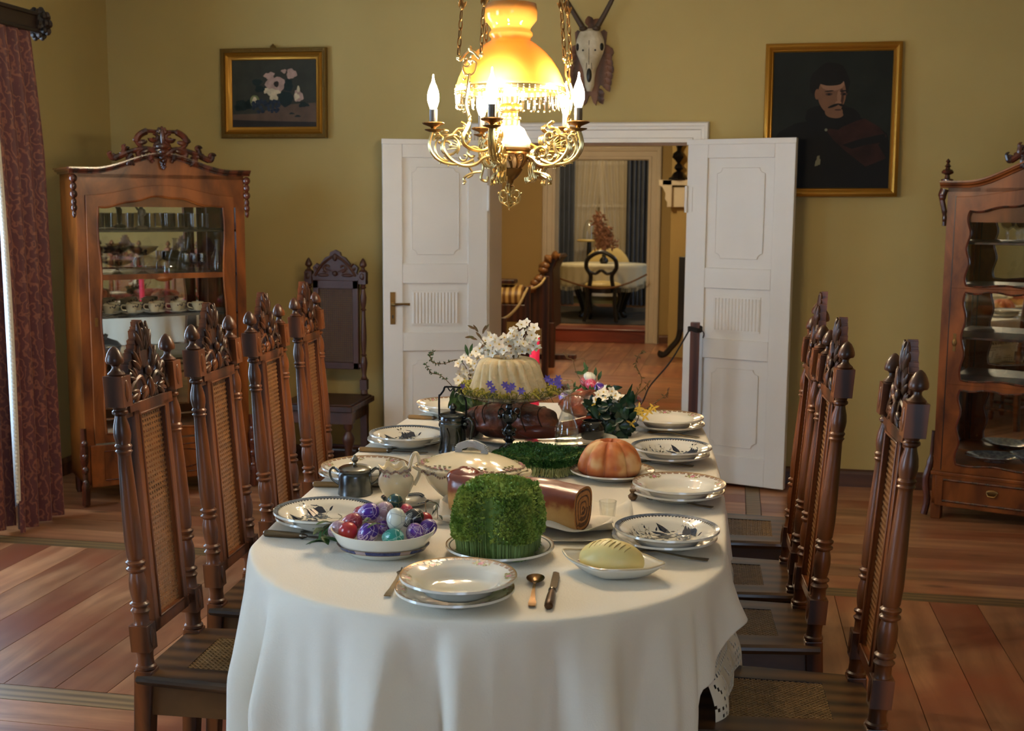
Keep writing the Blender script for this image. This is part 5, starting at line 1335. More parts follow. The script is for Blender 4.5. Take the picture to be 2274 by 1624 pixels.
class Decal:
    def __init__(s, P, mats): s.g = G(); s.P = P; s.k = 0
    def pt(s, x, y): return (x, y, interp(s.P, sqrt(x*x+y*y))+.0005+s.k)
    def poly(s, pts, mi): s.g.add([s.pt(*p) for p in pts], [tuple(range(len(pts)))], mi)
    def spot(s, x, y, r, mi, n=7, sq=1): s.poly([(x+r*cos(2*pi*i/n), y+r*sq*sin(2*pi*i/n)) for i in range(n)], mi)
    def line(s, pts, w, mi):
        for a, b in zip(pts, pts[1:]):
            d = sqrt((b[0]-a[0])**2+(b[1]-a[1])**2)+1e-9; nx, ny = -(b[1]-a[1])/d*w/2, (b[0]-a[0])/d*w/2
            s.poly([(a[0]-nx, a[1]-ny), (b[0]-nx, b[1]-ny), (b[0]+nx, b[1]+ny), (a[0]+nx, a[1]+ny)], mi)
    def lf(s, x, y, a, L, w, mi):
        s.poly([(x+L*t*cos(a)-w*k*sin(a), y+L*t*sin(a)+w*k*cos(a)) for t, k in ((0,0),(.3,.5),(.65,.4),(1,0),(.65,-.4),(.3,-.5))], mi)
    def ring(s, r0, r1, mi, n=96, skip=None):
        for i in range(n):
            if skip and skip(i): continue
            a, b = 2*pi*i/n, 2*pi*(i+1)/n
            s.poly([(r0*cos(a), r0*sin(a)), (r1*cos(a), r1*sin(a)), (r1*cos(b), r1*sin(b)), (r0*cos(b), r0*sin(b))], mi)
def pink_pattern(P, R):
    d = Decal(P, None); d.ring(R-.0045, R-.001, 0); d.ring(R-.0115, R-.0045, 1, 160, lambda i: i % 4 == 3); d.ring(R-.0035, R+.0, 4)
    for k in range(6):
        a = 2*pi*k/6+.25; c, s = cos(a), sin(a); r = R-.018
        for j in range(14):
            b = a+(j-6.5)*.028; rr = r+.006*sin(j*1.9); d.spot(rr*cos(b), rr*sin(b), .0026+.001*(j % 2), 1 if j % 3 else 3)
        d.spot(r*c, r*s, .0062, 2); d.spot((r-.003)*cos(a+.05), (r-.003)*sin(a+.05), .004, 2); d.spot((r+.001)*cos(a+.11), (r+.001)*sin(a+.11), .0046, 3); d.spot((r-.006)*cos(a-.08), (r-.006)*sin(a-.08), .003, 3)
        d.spot((r-.004)*cos(a-.13), (r-.004)*sin(a-.13), .003, 1)
    return d.g
def blue_pattern(P, R, seed, centre=True):
    d = Decal(P, None); rnd = random.Random(seed)
    d.ring(R-.0085, R-.0005, 0, 96); d.ring(R-.0100, R-.0088, 1, 96)
    for i in range(84):
        a = 2*pi*i/84; r = R-.0098; d.poly([(r*cos(a-.026), r*sin(a-.026)), (r*cos(a+.026), r*sin(a+.026)), ((r-.0055)*cos(a+.005), (r-.0055)*sin(a+.005))], 1)
    if centre:
        d.k = .0001
        def branch(x, y, a, L, w, dep):
            q = (x+L*cos(a), y+L*sin(a))
            if sqrt(q[0]**2+q[1]**2) > .10: return
            d.line([(x, y), q], w, 0 if dep < 2 else 2)
            if dep < 4:
                for s in (-1, 1): branch(q[0], q[1], a+s*rnd.uniform(.3, .9), L*rnd.uniform(.6, .85), w*.75, dep+1)
            else:
                if rnd.random() < .6: d.lf(q[0], q[1], a, .012, .005, rnd.choice((0, 1, 1)))
        for x, y, a in ((-.055,-.03,1.3),(.03,-.045,1.5),(-.01,.0,2.2),(.06,-.01,1.0),(-.04,.02,.6)): branch(x, y, a, .024, .0022, 0)
        def bloom(x, y, r, mi):
            for k in range(6): d.lf(x, y, k*pi/3+.3, r, r*.6, mi)
            d.spot(x, y, r*.35, 2)
        bloom(-.040, .020, .026, 1); bloom(.014, .032, .024, 1); bloom(.048, .0, .018, 0); bloom(-.02, -.028, .015, 0); bloom(.058, .034, .014, 0)
        for x, y, a in ((.055,.01,.9),(.066,.0,1.1),(.075,-.01,1.2),(-.07,-.01,2.4),(-.062,.0,2.1),(.03,.045,2.4),(.042,.05,2.1)): d.lf(x, y, a, .042, .014, 1)
        d.line([(-.06+.012*i, -.04+.006*sin(i*1.3)) for i in range(11)], .0022, 2); d.line([(-.05+.012*i, -.05+.004*cos(i*1.1)) for i in range(8)], .0020, 2)
        for i in range(5): d.line([(-.035+.014*i+.005*cos(t*.8), -.043+.005*sin(t*.8)) for t in range(9)], .0017, 2)
    return d.g
PM = [M['plate_band'], M['plate_band'], M['pink'], M['sprig'], M['gold']]
BM = [M['blue'], M['blue_dark'], M['olive_line']]
def setting_proto(kind):
    nm = 'floral' if kind == 'pink' else 'blue'
    s = thing('soup_plate', '', 'plate'); plate_body(SOUP).build('body', M['china'], s, smooth=50)
    (pink_pattern(SOUP, .1265) if kind == 'pink' else blue_pattern(SOUP, .1265, 3)).build('painted_border' if kind == 'pink' else 'transfer_pattern', PM if kind == 'pink' else BM, s, smooth=0)
    d = thing('dinner_plate', '', 'plate'); plate_body(DINN, .07).build('body', M['china'], d, smooth=50)
    (pink_pattern(DINN, .1295) if kind == 'pink' else blue_pattern(DINN, .1295, 5, False)).build('painted_border', PM if kind == 'pink' else BM, d, smooth=0)
    return s, d
PR = {'pink': setting_proto('pink'), 'blue': setting_proto('blue')}
sets = [('pink', 1018, 1272, .0, 'at the near end of the table', -8, 33, 0, .98),
        ('blue', 1481, 1168, .6, 'on the right side, nearest the camera', -6, 20, .4, 1),
        ('pink', 1508, 1070, 1.0, 'on the right side, second from the camera', -4, 18, 0, 1.03),
        ('blue', 1491, 989, .3, 'on the right side, third from the camera', -6, 17, 1, 1.03),
        ('pink', 1482, 924, .4, 'on the right side, farthest from the camera', 1, 17, 2, 1.05),
        ('blue', 722, 1129, 2.0, 'on the left side, nearest the camera', 5, 16, 0, 1.03),
        ('pink', 811, 1031, .8, 'on the left side, second from the camera', -5, 15, 0, 1.03),
        ('blue', 905, 959, 1.6, 'on the left side, third from the camera', -3, 15, 1, 1.03),
        ('pink', 1000, 893, 2.2, 'on the left side, farthest from the camera', 5, 14, 2, 1.05)]
used = set()
for kind, px, py, rz, where, dx, dy, rz2, sc in sets:
    s0, d0 = PR[kind]; col = 'rose-sprigged' if kind == 'pink' else 'blue transfer-printed'
    p = T(px, py, .043+.016); pb = p.copy(); q = onz(px+dx, py+dy, TZ+.024)
    lab = 'white %s soup plate %s' % (col, where); lab2 = 'white %s dinner plate, lower of pair, %s' % (col, where)
    pos2 = (q.x, q.y, TZ+.0012); pos1 = (pb.x, pb.y, TZ+.0012+.0125)
    # keep the upper plate within the well of the lower
    if kind in used: s_, d_ = dup(s0, lab), dup(d0, lab2)
    else: s_, d_ = s0, d0; used.add(kind); s_['label'] = lab; d_['label'] = lab2; s_['group'] = 'soup plates laid round the table'; d_['group'] = 'dinner plates under the soup plates'
    s_.location = pos1; s_.rotation_euler = (0, 0, rz); s_.scale = (sc,)*3
    d_.location = pos2; d_.rotation_euler = (0, 0, rz2); d_.scale = (sc,)*3

# cutlery (local: handle end at origin, pointing +x)
def fork(mat_, L=.2):
    g = G(); N = 20
    for k in range(N):
        pass
    def prof(t):   # width, height
        w = .0085*(1-.55*min(1, t*2.2)) if t < .45 else .0035
        if t < .06: w = .0075
        if t > .62: w = .004+.0085*min(1, (t-.62)/.14)
        z = .004+.012*max(0, 1-abs(t-.62)/.4)*(.6)+(.004 if t > .9 else 0)
        return w, z
    P = [(t/24, *prof(t/24)) for t in range(0, 19)]
    V = []; 
    for t, w, z in P: V += [(t*L, -w, z), (t*L, w, z), (t*L, w, z+.002), (t*L, -w, z+.002)]
    F_ = []
    for i in range(len(P)-1):
        a, b = i*4, i*4+4
        for k in range(4): F_.append((a+k, a+(k+1) % 4, b+(k+1) % 4, b+k))
    F_ += [(0,1,2,3), tuple(len(V)-4+k for k in range(4))[::-1]]
    g.add(V, F_)
    for k in range(4):
        y = (k-1.5)*.0062; g.tube(spline([(L*.74, y, P[-1][2]+.001), (L*.84, y, .006), (L*.93, y, .003), (L, y, .006)], 4), [.0019]*8+[.0017]*4+[.0008], 6)
    return g
def spoon_parts(L=.2):
    g = G(); pts = [(0,.0075,.003),(.08,.0085,.004),(.16,.006,.006),(.4,.0032,.012),(.6,.003,.012),(.68,.004,.008)]
    V = []
    for t, w, z in pts: V += [(t*L, -w, z), (t*L, w, z), (t*L, w, z+.0022), (t*L, -w, z+.0022)]
    F_ = [(0,1,2,3)]
    for i in range(len(pts)-1):
        a, b = i*4, i*4+4
        for k in range(4): F_.append((a+k, a+(k+1) % 4, b+(k+1) % 4, b+k))
    g.add(V, F_)
    def bowl(u, v):
        a = 2*pi*u; r = v; x = L*.84+L*.165*r*cos(a); w = .0205*(1+.12*cos(a)); y = w*r*sin(a); return (x, y, .002+.0085*r*r)
    g.surf(bowl, 24, 7, cu=True); return g
def knife_parts(handle, blade, label, loc, rz, L=.24, grp=None, hm2=None):
    t = thing('table_knife', label, 'knife', loc, rz, grp)
    g = G(); g.tube([(0,0,.008),(.004,0,.008),(.02,0,.008),(.07,0,.008),(.094,0,.008),(.1,0,.008)], [.005,.0085,.0092,.0085,.0072,.006], 10, flat=1.1); g.build('handle', handle, t)
    g = G(); g.tube([(.098,0,.008),(.104,0,.008),(.110,0,.008),(.116,0,.008)], [.0075,.009,.006,.004], 10); g.build('collar', blade, t)
    g = G(); g.prism([(.114,-.004),(.13,-.009),(.20,-.0095),(.232,-.006),(.24,.003),(.236,.008),(.13,.0075),(.114,.004)], .006, .008, 'xy'); g.build('blade', blade, t, bevel=.0006)
    return t
FM = mat('silver_plate_fork', srgb(136,120,92), .28, 1, var=.25, vscale=30)
fk = None
fdata = [((1573,1249),(1418,1232),'nearest the camera'), ((1582,1132),(1428,1108),'second from the camera'), ((1540,1039),(1440,1031),'third from the camera'), ((1553,975),(1445,963),'farthest from the camera')]
for (e, tpt, w) in fdata:
    a, b = T(*e), T(*tpt); rz = atan2(b.y-a.y, b.x-a.x); lab = 'silver fork beside the plates on the right side, '+w
    L = (b-a).length
    if fk is None:
        fk = fork(FM, .2).build('table_fork', FM, loc=a, rot=(0, 0, rz)); tag(fk, lab, 'fork', 'forks along the right side of the table')
    else: dupm(fk, lab, a, rz)
a, b = T(860, 1330), T(905, 1262); f2 = dupm(fk, 'silver fork half hidden left of the front plate', a, atan2(b.y-a.y, b.x-a.x))
a, b = T(640, 1190), T(790, 1180); f3 = dupm(fk, 'silver fork beside the knife at left front, tines under the leaves', T(668, 1187)+Vector((0,.0,0)), atan2(b.y-a.y, b.x-a.x)); 
a, b = T(1181, 1352), T(1192, 1275); sp = spoon_parts(.2).build('soup_spoon', mat('tarnished_silver_spoon', srgb(120,92,60), .25, 1, var=.3, vscale=20), loc=a, rot=(0, 0, atan2(b.y-a.y, b.x-a.x))); tag(sp, 'tarnished silver soup spoon right of the front plate', 'spoon')
BL = mat('old_steel_blade', srgb(104,92,78), .3, 1, var=.3, vscale=25); IV = mat('horn_handle', srgb(146,112,66), .35, coat=.3, var=.25, vscale=20); SH = mat('silver_knife_handle', srgb(130,112,88), .3, 1, var=.3, vscale=20); DKH = mat('dark_knife_handle', srgb(96,66,42), .35, .6, var=.4, vscale=20)
a, b = T(1218, 1357), T(1234, 1288); knife_parts(DKH, BL, 'short dark-handled knife right of the soup spoon', a, atan2(b.y-a.y, b.x-a.x))
kg = 'knives along the left side of the table'
for (e, tpt, hm, w) in (((586,1192),(735,1203),SH,'silver-handled knife at left front beside the egg bowl'), ((695,1082),(810,1086),IV,'horn-handled knife beside the pewter sugar pot'), ((797,1004),(935,1010),IV,'horn-handled knife by the third left plate, spoon beside it'), ((906,931),(1000,935),IV,'horn-handled knife farthest up the left side, behind the jug')):
    a, b = T(*e), T(*tpt); knife_parts(hm, BL, w, a, atan2(b.y-a.y, b.x-a.x), grp=kg)
a, b = T(862, 1002), T(968, 990); s2 = dupm(sp, 'silver soup spoon lying beside the third left plate', a, atan2(b.y-a.y, b.x-a.x))
a, b = T(968, 905), T(950, 885)
# boxwood stoppers / small wooden tops on the cloth
nb = [((1405,1112),'small carved brown stopper beside second right plate'), ((1393,959),'small round green-brown stopper near the flower pot')]
g = G(); g.lathe([(0,.001),(.008,.001),(.013,.008),(.014,.013),(.009,.018),(.006,.021),(.009,.026),(.010,.030),(0,.031)], 16)
n1 = one('wooden_stopper', g, mat('brown_boxwood', srgb(96,70,44), .4, coat=.2), nb[0][1], 'stopper', T(*nb[0][0]))
n2 = dupm(n1, nb[1][1], T(*nb[1][0]), 0, (1,1,.62))

# ---- oval bowl of painted eggs
bc = T(850, 1247); bc = T(851, 1232)
bowl = thing('egg_bowl', 'oval white china bowl with blue band holding the painted eggs', 'bowl', bc, radians(6))
def ovalf(k): return lambda a, z: 1
BW = [(.062,0),(.068,.002),(.086,.018),(.098,.036),(.106,.052),(.108,.058),(.105,.058),(.095,.038),(.082,.020),(.06,.008),(0,.007)]
g = OG(); g.lathe([(0,.001)]+BW, 56); g.v = [(x*1.16, y*.86, z+(.007*abs(x/.108)**3 if z > .03 else 0)) for x, y, z in g.v]; g.build('body', M['china'], bowl, smooth=50)
g = OG()
for i in range(72):
    a, b = 2*pi*i/72, 2*pi*(i+1)/72; m_ = 1 if (i % 12) in (0, 1, 2) else 0
    for (r0, z0, r1, z1, mm) in ((.0875,.0175,.0935,.0265,m_),(.0935,.0265,.0945,.028,2),(.0868,.0162,.0875,.0175,2)):
        P_ = [(r*1.16*cos(t), r*.86*sin(t), z) for r, z, t in ((r0+.0012,z0,a),(r0+.0012,z0,b),(r1+.0012,z1,b),(r1+.0012,z1,a))]; g.add(P_, [(0,1,2,3)], mm)
g.build('blue_band', [mat('cobalt_band', srgb(40,50,100), .25, coat=.4, col2=srgb(70,76,120), vscale=200), M['mauve'], M['gold']], bowl, smooth=0)
def egg_mat(name, base, pat, scale=55, thr=.5, kind='vor', rot=(0,0,0)):
    m = bpy.data.materials.new(name); m.use_nodes = True; nt = m.node_tree; N = nt.nodes; L = nt.links; B = N['Principled BSDF']
    B.inputs['Roughness'].default_value = .28; B.inputs['Coat Weight'].default_value = .35
    tc = N.new('ShaderNodeTexCoord'); mp = N.new('ShaderNodeMapping'); mp.inputs['Rotation'].default_value = rot; L.new(tc.outputs['Object'], mp.inputs[0])
    if pat is None:
        n = N.new('ShaderNodeTexNoise'); n.inputs['Scale'].default_value = 40; r = N.new('ShaderNodeValToRGB'); r.color_ramp.elements[0].position = .35; r.color_ramp.elements[1].position = .7
        r.color_ramp.elements[0].color = tuple(c*.75 for c in base[:3])+(1,); r.color_ramp.elements[1].color = base; L.new(mp.outputs[0], n.inputs[0]); L.new(n.outputs['Fac'], r.inputs[0]); L.new(r.outputs[0], B.inputs['Base Color']); return m
    v = N.new('ShaderNodeTexVoronoi'); v.feature = 'DISTANCE_TO_EDGE'; v.inputs['Scale'].default_value = scale; L.new(mp.outputs[0], v.inputs[0])
    w = N.new('ShaderNodeTexWave'); w.wave_type = 'RINGS'; w.inputs['Scale'].default_value = scale*2.2; w.inputs['Distortion'].default_value = 1.5; L.new(mp.outputs[0], w.inputs[0])
    n = N.new('ShaderNodeTexNoise'); n.inputs['Scale'].default_value = scale*.8; n.inputs['Detail'].default_value = 0; L.new(mp.outputs[0], n.inputs[0])
    def cmp(sock, t, lt=True):
        a = N.new('ShaderNodeMath'); a.operation = 'LESS_THAN' if lt else 'GREATER_THAN'; a.inputs[1].default_value = t; L.new(sock, a.inputs[0]); return a.outputs[0]
    e = cmp(v.outputs['Distance'], .022); ww = cmp(w.outputs['Fac'], .66, False); nn = cmp(n.outputs['Fac'], thr+.06, False)
    mu = N.new('ShaderNodeMath'); mu.operation = 'MULTIPLY'; L.new(ww, mu.inputs[0]); L.new(nn, mu.inputs[1])
    mx = N.new('ShaderNodeMath'); mx.operation = 'MAXIMUM'; L.new(mu.outputs[0], mx.inputs[0]); L.new(e, mx.inputs[1])
    m2 = N.new('ShaderNodeMix'); m2.data_type = 'RGBA'; m2.inputs[6].default_value = base; m2.inputs[7].default_value = pat; L.new(mx.outputs[0], m2.inputs[0]); L.new(m2.outputs[2], B.inputs['Base Color']); return m
PU = srgb(74,34,140); WH = srgb(222,206,214)
EM = {'purple': egg_mat('purple_scratched_egg', PU, srgb(200,178,208), 42, .47), 'purple2': egg_mat('violet_lined_egg', srgb(92,44,150), srgb(204,186,210), 60, .50, rot=(1,0,2)), 'red': egg_mat('plain_red_egg', srgb(186,44,52), None), 'redp': egg_mat('red_patterned_egg', srgb(150,44,62), srgb(196,124,124), 50, .45), 'teal': egg_mat('teal_scratched_egg', srgb(20,134,120), srgb(150,206,190), 44, .5), 'black': egg_mat('black_patterned_egg', srgb(24,30,36), srgb(176,174,158), 46, .52), 'white': egg_mat('white_lined_egg', srgb(218,220,206), srgb(176,180,176), 30, .8), 'pink': egg_mat('pink_patterned_egg', srgb(196,60,92), srgb(232,180,190), 60, .5), 'lilac': egg_mat('lilac_patterned_egg', srgb(170,138,150), srgb(220,204,196), 60, .45), 'green': egg_mat('dark_green_striped_egg', srgb(30,70,72), srgb(150,140,84), 38, .6), 'brown': egg_mat('plain_brown_egg', srgb(204,138,92), None)}
EP = []
for i in range(17):
    t = pi*i/16; r = .0215*sin(t)*(1-.13*cos(t)*1.0); EP.append((max(0, r), -.0285*cos(t)+0))
EP = [(0 if i in (0, 16) else r, z) for i, (r, z) in enumerate(EP)]
em0 = G().lathe(EP, 24)
emesh = {}
def egg(kind, label, loc, rot, s=1.0, grp='painted eggs in the oval bowl'):
    if kind not in emesh:
        g = G(); g.v = em0.v[:]; g.f = em0.f[:]; g.m = em0.m[:]; o = g.build('painted_egg', EM[kind], smooth=180); emesh[kind] = o.data
    else: o = bpy.data.objects.new('painted_egg', emesh[kind]); C.objects.link(o)
    o.location = loc; o.rotation_euler = rot; o.scale = (s,)*3; return tag(o, label, 'egg', grp)
import itertools
BZ = TZ
def eggat(px, py, h, kind, label, rot, s=1.0, dy=0):
    p = onz(px, py, TZ+h); d = ray(px, py); p = p+Vector((d.x, d.y, d.z))*dy; egg(kind, label, p, rot, s)
# px, py = egg centre in the photo; h its height above the cloth
ed = [(772,1181,.055,'red','plain red painted egg at left front of the bowl',(1.2,.3,.4),1.06),
 (816,1186,.056,'purple','purple egg with white fern scratches, front left',(.5,.5,.9),1.06),
 (872,1194,.053,'teal','teal green egg with pale leaf scratches, front centre',(1.4,0,1.3),1.0),
 (921,1186,.054,'purple2','purple egg with pale petals, front right',(.3,.2,0),.98),
 (947,1176,.056,'purple','purple egg with dark round motif, far right rim',(.9,.2,2),.98),
 (749,1176,.056,'lilac','pale lilac egg peeping out behind the red one',(.2,1,0),.92),
 (847,1172,.048,'purple2','deep purple egg wedged beneath the eye-patterned one',(1,.4,.3),.9),
 (879,1155,.088,'white','white egg with faint grey lines, standing on top',(.1,.15,0),1.04),
 (840,1150,.070,'lilac','grey lilac egg with dark eye motif left of white egg',(1.3,0,1.4),1.0),
 (916,1152,.076,'black','black egg with star and triangle pattern right of white egg',(1.1,.2,1.8),1.02),
 (781,1160,.068,'redp','dull red marbled egg above the plain red one',(1.2,.3,1.5),.96),
 (818,1138,.088,'purple','purple egg with broad pale band, left of the top',(1.2,.6,1.2),1.02),
 (855,1133,.090,'lilac','pinkish lilac hatched egg behind the white egg',(1.3,0,.4),.98),
 (877,1118,.100,'green','dark green striped egg at the very back top',(.5,.2,0),.92),
 (899,1137,.078,'pink','bright pink patterned egg behind the black one',(1.3,.2,.6),.92),
 (800,1146,.062,'redp','crimson egg half hidden behind the left purple egg',(.3,0,1),.9),
 (942,1156,.066,'red','plain red egg half hidden at the right back',(1.2,0,.6),.9)]
for px, py, h, k, l, r, s in ed: eggat(px, py, h, k, l+' of the egg bowl' if 'bowl' not in l else l, r, s)
def sprig(name, label, cat, P, leaves, m, L, w, grp=None, stem=.0016, seed=0):
    g = G(); pts = spline(P, 6); g.tube(pts, [stem*(1-.5*i/len(pts)) for i in range(len(pts))], 5, 1); rnd = random.Random(seed)
    for i in range(leaves):
        p = pts[int((i+.5)/leaves*(len(pts)-1))]; a = rnd.uniform(0, 6.3); g.leaf(p, (cos(a), sin(a), rnd.uniform(-.5, .6)), (0,0,1), L*rnd.uniform(.7, 1.15), w, 0, rnd.uniform(0, .5))
    return tag(g.build(name, [m, M['twig']], smooth=180), label, cat, grp)
p = T(745, 1190, .05)
sprig('leaf_sprig', 'green leafy sprig hanging over left rim of the egg bowl', 'sprig', [T(765,1170,.06)+Vector((0,.02,.06)), T(738,1165,.06)+Vector((0,0,.062)), T(727,1180,.05)+Vector((-.01,-.01,.045)), T(730,1208,.02)+Vector((0,-.01,.02))], 13, M['leaf'], .045, .020, seed=3)
sprig('leaf_sprig', 'small dark sprig arching over right rim of the egg bowl', 'sprig', [T(950,1160,.06)+Vector((0,.0,.06)), T(945,1128,.07)+Vector((0,0,.085)), T(968,1130,.07)+Vector((0,0,.08)), T(972,1150,.05)+Vector((0,0,.045))], 8, M['leaf_dark'], .026, .009, seed=5)
sprig('leaf_sprig', 'single yellow-green leaf lying among the painted eggs', 'sprig', [T(845,1165,.08)+Vector((-.04,-.012,.085)), T(848,1165,.08)+Vector((.0,-.012,.085))], 3, M['leaf'], .035, .011, seed=8)

# ---- tall block of cress on a green-rimmed plate
pc = T(1110, 1232)
pl = thing('green_rimmed_plate', 'white plate with green rim line under the tall cress block', 'plate', pc); plate_body(DINN, .07).build('body', M['china'], pl, smooth=50)
d = Decal(DINN, None); d.ring(.119, .122, 0); d.ring(.127, .1295, 1); d.g.build('rim_line', [M['leaf_dark'], M['gold']], pl, smooth=0)
def cress_block(name, label, loc, rz, hx, hy, h, nleaf, leafm, stemm, h0, taper=1.0, seed=1, bulge=.1, lsz=.006, strands=500, splay=.02, stem_show=.5, mound=0):
    t = thing(name, label, 'cress', loc, rz); rnd = random.Random(seed)
    def out(a, v):   # rounded-rectangle section, v 0..1 up
        n = 4.5; c, s = cos(a), sin(a); k = 1+bulge*sin(pi*min(1, v*1.05))-.0*v
        kk = k*(1-.0*v)*(1-(1-taper)*(v**3))
        return hx*kk*abs(c)**(2/n)*(1 if c > 0 else -1), hy*kk*abs(s)**(2/n)*(1 if s > 0 else -1)
    core = G()
    def fn(u, v):
        x, y = out(2*pi*u, v); q = .94
        return (x*q, y*q, h0+(h-h0)*.97*v)
    core.surf(fn, 40, 8, cu=True); top = [(out(2*pi*i/40, 1)[0]*.94, out(2*pi*i/40, 1)[1]*.94, h*.97+.0) for i in range(40)]
    core.add(top, [tuple(range(40))]); core.build('root_mat', mat(name+'_core', srgb(74,100,40), .9, col2=srgb(104,124,56), vscale=80), t, smooth=0)
    g = G()
    for i in range(nleaf):
        if rnd.random() < .42:
            x, y = rnd.uniform(-1, 1), rnd.uniform(-1, 1)
            if abs(x)**4.5+abs(y)**4.5 > 1.02: continue
            px_, py_ = x*hx*(1-(1-taper)), y*hy*taper; pz = h+mound*(1-x*x)*(1-y*y)+rnd.uniform(-.012, .006)-.02*max(0, abs(x)**6)-.02*abs(y)**6; nr = Vector((0,0,1))
        else:
            a = rnd.uniform(0, 2*pi); v = 1-(1-stem_show)*rnd.random()**.8; x, y = out(a, v); px_, py_ = x*rnd.uniform(.95, 1.05), y*rnd.uniform(.95, 1.05); pz = h0+(h-h0)*v; nr = Vector((cos(a), sin(a), .5))
        for s in (-1, 1):
            dd = (nr+Vector((rnd.uniform(-1,1), rnd.uniform(-1,1), rnd.uniform(-.5,1)))*.9).normalized(); sd = dd.orthogonal().normalized(); sd = (sd*cos(i)+dd.cross(sd)*sin(i)); l = lsz*rnd.uniform(.6, 1.2)
            p0 = Vector((px_, py_, pz)); b = len(g.v); e = dd.cross(sd)
            g.add([p0, p0+dd*l*.5+sd*l*.38, p0+dd*l, p0+dd*l*.5-sd*l*.38], [(0,1,2,3)])
    lf = g.build('leaves', leafm, t, smooth=0); lf['kind'] = 'stuff'
    g = G()
    for i in range(strands):
        a = 2*pi*rnd.random(); x, y = out(a, 0); x1, y1 = out(a, .6); w = .0006
        z1 = h0+(h-h0)*rnd.uniform(.35, .75); o = rnd.uniform(.96, 1.02)
        bx, by = x*o+cos(a)*rnd.uniform(-.2, 1)*splay*.3, y*o+sin(a)*rnd.uniform(-.2, 1)*splay*.3
        g.bar((bx, by, h0*.3+rnd.uniform(0, .006)), (x1*o*1.01, y1*o*1.01, z1), w*2, w*2)
    for i in range(int(strands*.12)):
        a = 2*pi*rnd.random(); x, y = out(a, 0); r1 = rnd.uniform(.0, 1)*splay
        g.tube([(x, y, h0+.006), (x+cos(a)*r1*.5, y+sin(a)*r1*.5, h0+.012), (x+cos(a)*r1, y+sin(a)*r1, h0*.5+.001+rnd.uniform(0, .01))], .0007, 4)
    sg = g.build('stems', stemm, t, smooth=0); sg['kind'] = 'stuff'
    return t
cress_block('cress_block', 'tall bright green block of garden cress in front of the roll', pc+Vector((-.003,0,.006)), radians(-6), .086, .080, .162, 17000, M['cress'], mat('green_stem', srgb(120,140,74), .6), .004, .93, 11, .12, .0078, 900, .015, .25, .012)
pc2 = T(1195, 1050)
cress_block('cress_mat', 'low dark green mat of cress on pale stems beyond the roll', T(1200, 1040), radians(-20), .125, .115, .052, 11000, M['cress_dark'], M['stem'], .003, 1.0, 12, .03, .0078, 900, .06, .55, .0)

# ---- butter on a square dish
bt = T(1360, 1276)
ds = thing('butter_dish', 'white lozenge-shaped china dish under the carved butter', 'dish', bt, radians(-14))
def sq(u, v):
    a = 2*pi*u; r = v; n = 1.35; c, s = cos(a), sin(a); k = (abs(c)**n+abs(s)**n)**(-1/n); hx = .122*r; z = .004+.030*max(0, r-.55)**1.4/.45**1.4*1.0
    return (hx*k*c, .088*r*k*s, z+ .006*max(0, abs(c)*k-.8)*r**6*5)
G().surf(sq, 64, 14, cu=True).build('body', M['china'], ds, smooth=60, thick=.004)
g = G(); g.tube([Vector(sq(u/64, 1))+Vector((0,0,.001)) for u in range(64)], .0022, 6, closed=True); g.build('gilt_rim', mat('white_gilt_rim', srgb(200,184,150), .2, coat=.4), ds)
g = G(); 
for i in range(16): g.ell((-.085+.004*(i % 4), .01*sin(i*2)+.0, sq(.5, .75)[2]+.004), (.004,.003,.001), 6, 3)
g.build('rose_sprays', M['mauve'], ds)
b0 = thing('butter_pat', 'oval hand-shaped pale yellow butter with comb marks', 'butter', bt+Vector((-.004,.004,.006)), radians(-12))
BUT = mat('pale_butter', srgb(224,204,134), .42, sss=.25, bump=.06, bscale=30)
def bfn(a, t): return 1+.035*sin(t*3)+.02*cos(2*a)
g = G(); g.ell((0,0,.026), (.076,.052,.046), 36, 24, fn=lambda a, t: (1+.02*cos(3*a)) )
g.v = [(x, y, max(z, .0)) for x, y, z in g.v]; g.build('body', BUT, b0, smooth=180)
g = G()
for k in range(8):
    x0 = -.045+.012*k; P_ = []
    for j in range(7):
        t = j/6; y_ = -.030+.026*t; x_ = x0+.010*t; zz = .026+.046*sqrt(max(0, 1-(x_/.076)**2-(y_/.052)**2)); P_.append((x_, y_, zz+.0))
    g.tube(P_, [.0003]+[.0013]*5+[.0003], 5)
g.build('comb_marks', mat('butter_groove', srgb(172,148,88), .6), b0)
for k in range(5): pass
# ---- poppy-seed roll and napkin
pa, pb_ = T(1040, 1158), T(1302, 1172)
def cloth_patch(name, label, c, rz, hx, hy, seed, amp=.012, m=None):
    rnd = random.Random(seed); ph = [rnd.uniform(0, 6) for _ in range(6)]
    def fn(u, v):
        x, y = (u*2-1), (v*2-1); e = max(abs(x), abs(y)); w = (.5+.5*sin(x*5+ph[0]+y*2)*sin(y*6+ph[1]-x*3))*amp*(.2+1.2*e**3)+.004*(1+sin(x*9+ph[2]+y*5))
        return (hx*x*(1+.06*sin(y*4+ph[3])), hy*y*(1+.06*sin(x*4+ph[4])), .003+w)
    o = G().surf(fn, 40, 36).build(name, m or M['napkin'], smooth=180, loc=c, rot=(0, 0, rz), thick=.002); return tag(o, label, 'napkin')
rollc = (pa+pb_)/2
cloth_patch('linen_napkin', 'crumpled white napkin spread under the glazed poppy-seed roll', T(1180, 1163)+Vector((.0,.02,.001)), radians(-8), .25, .135, 4, .034)
pt_ = thing('serving_plate', 'white oval platter beneath the napkin of the poppy-seed roll', 'platter', T(1200, 1178)+Vector((-.01,.0,0)), radians(-8))
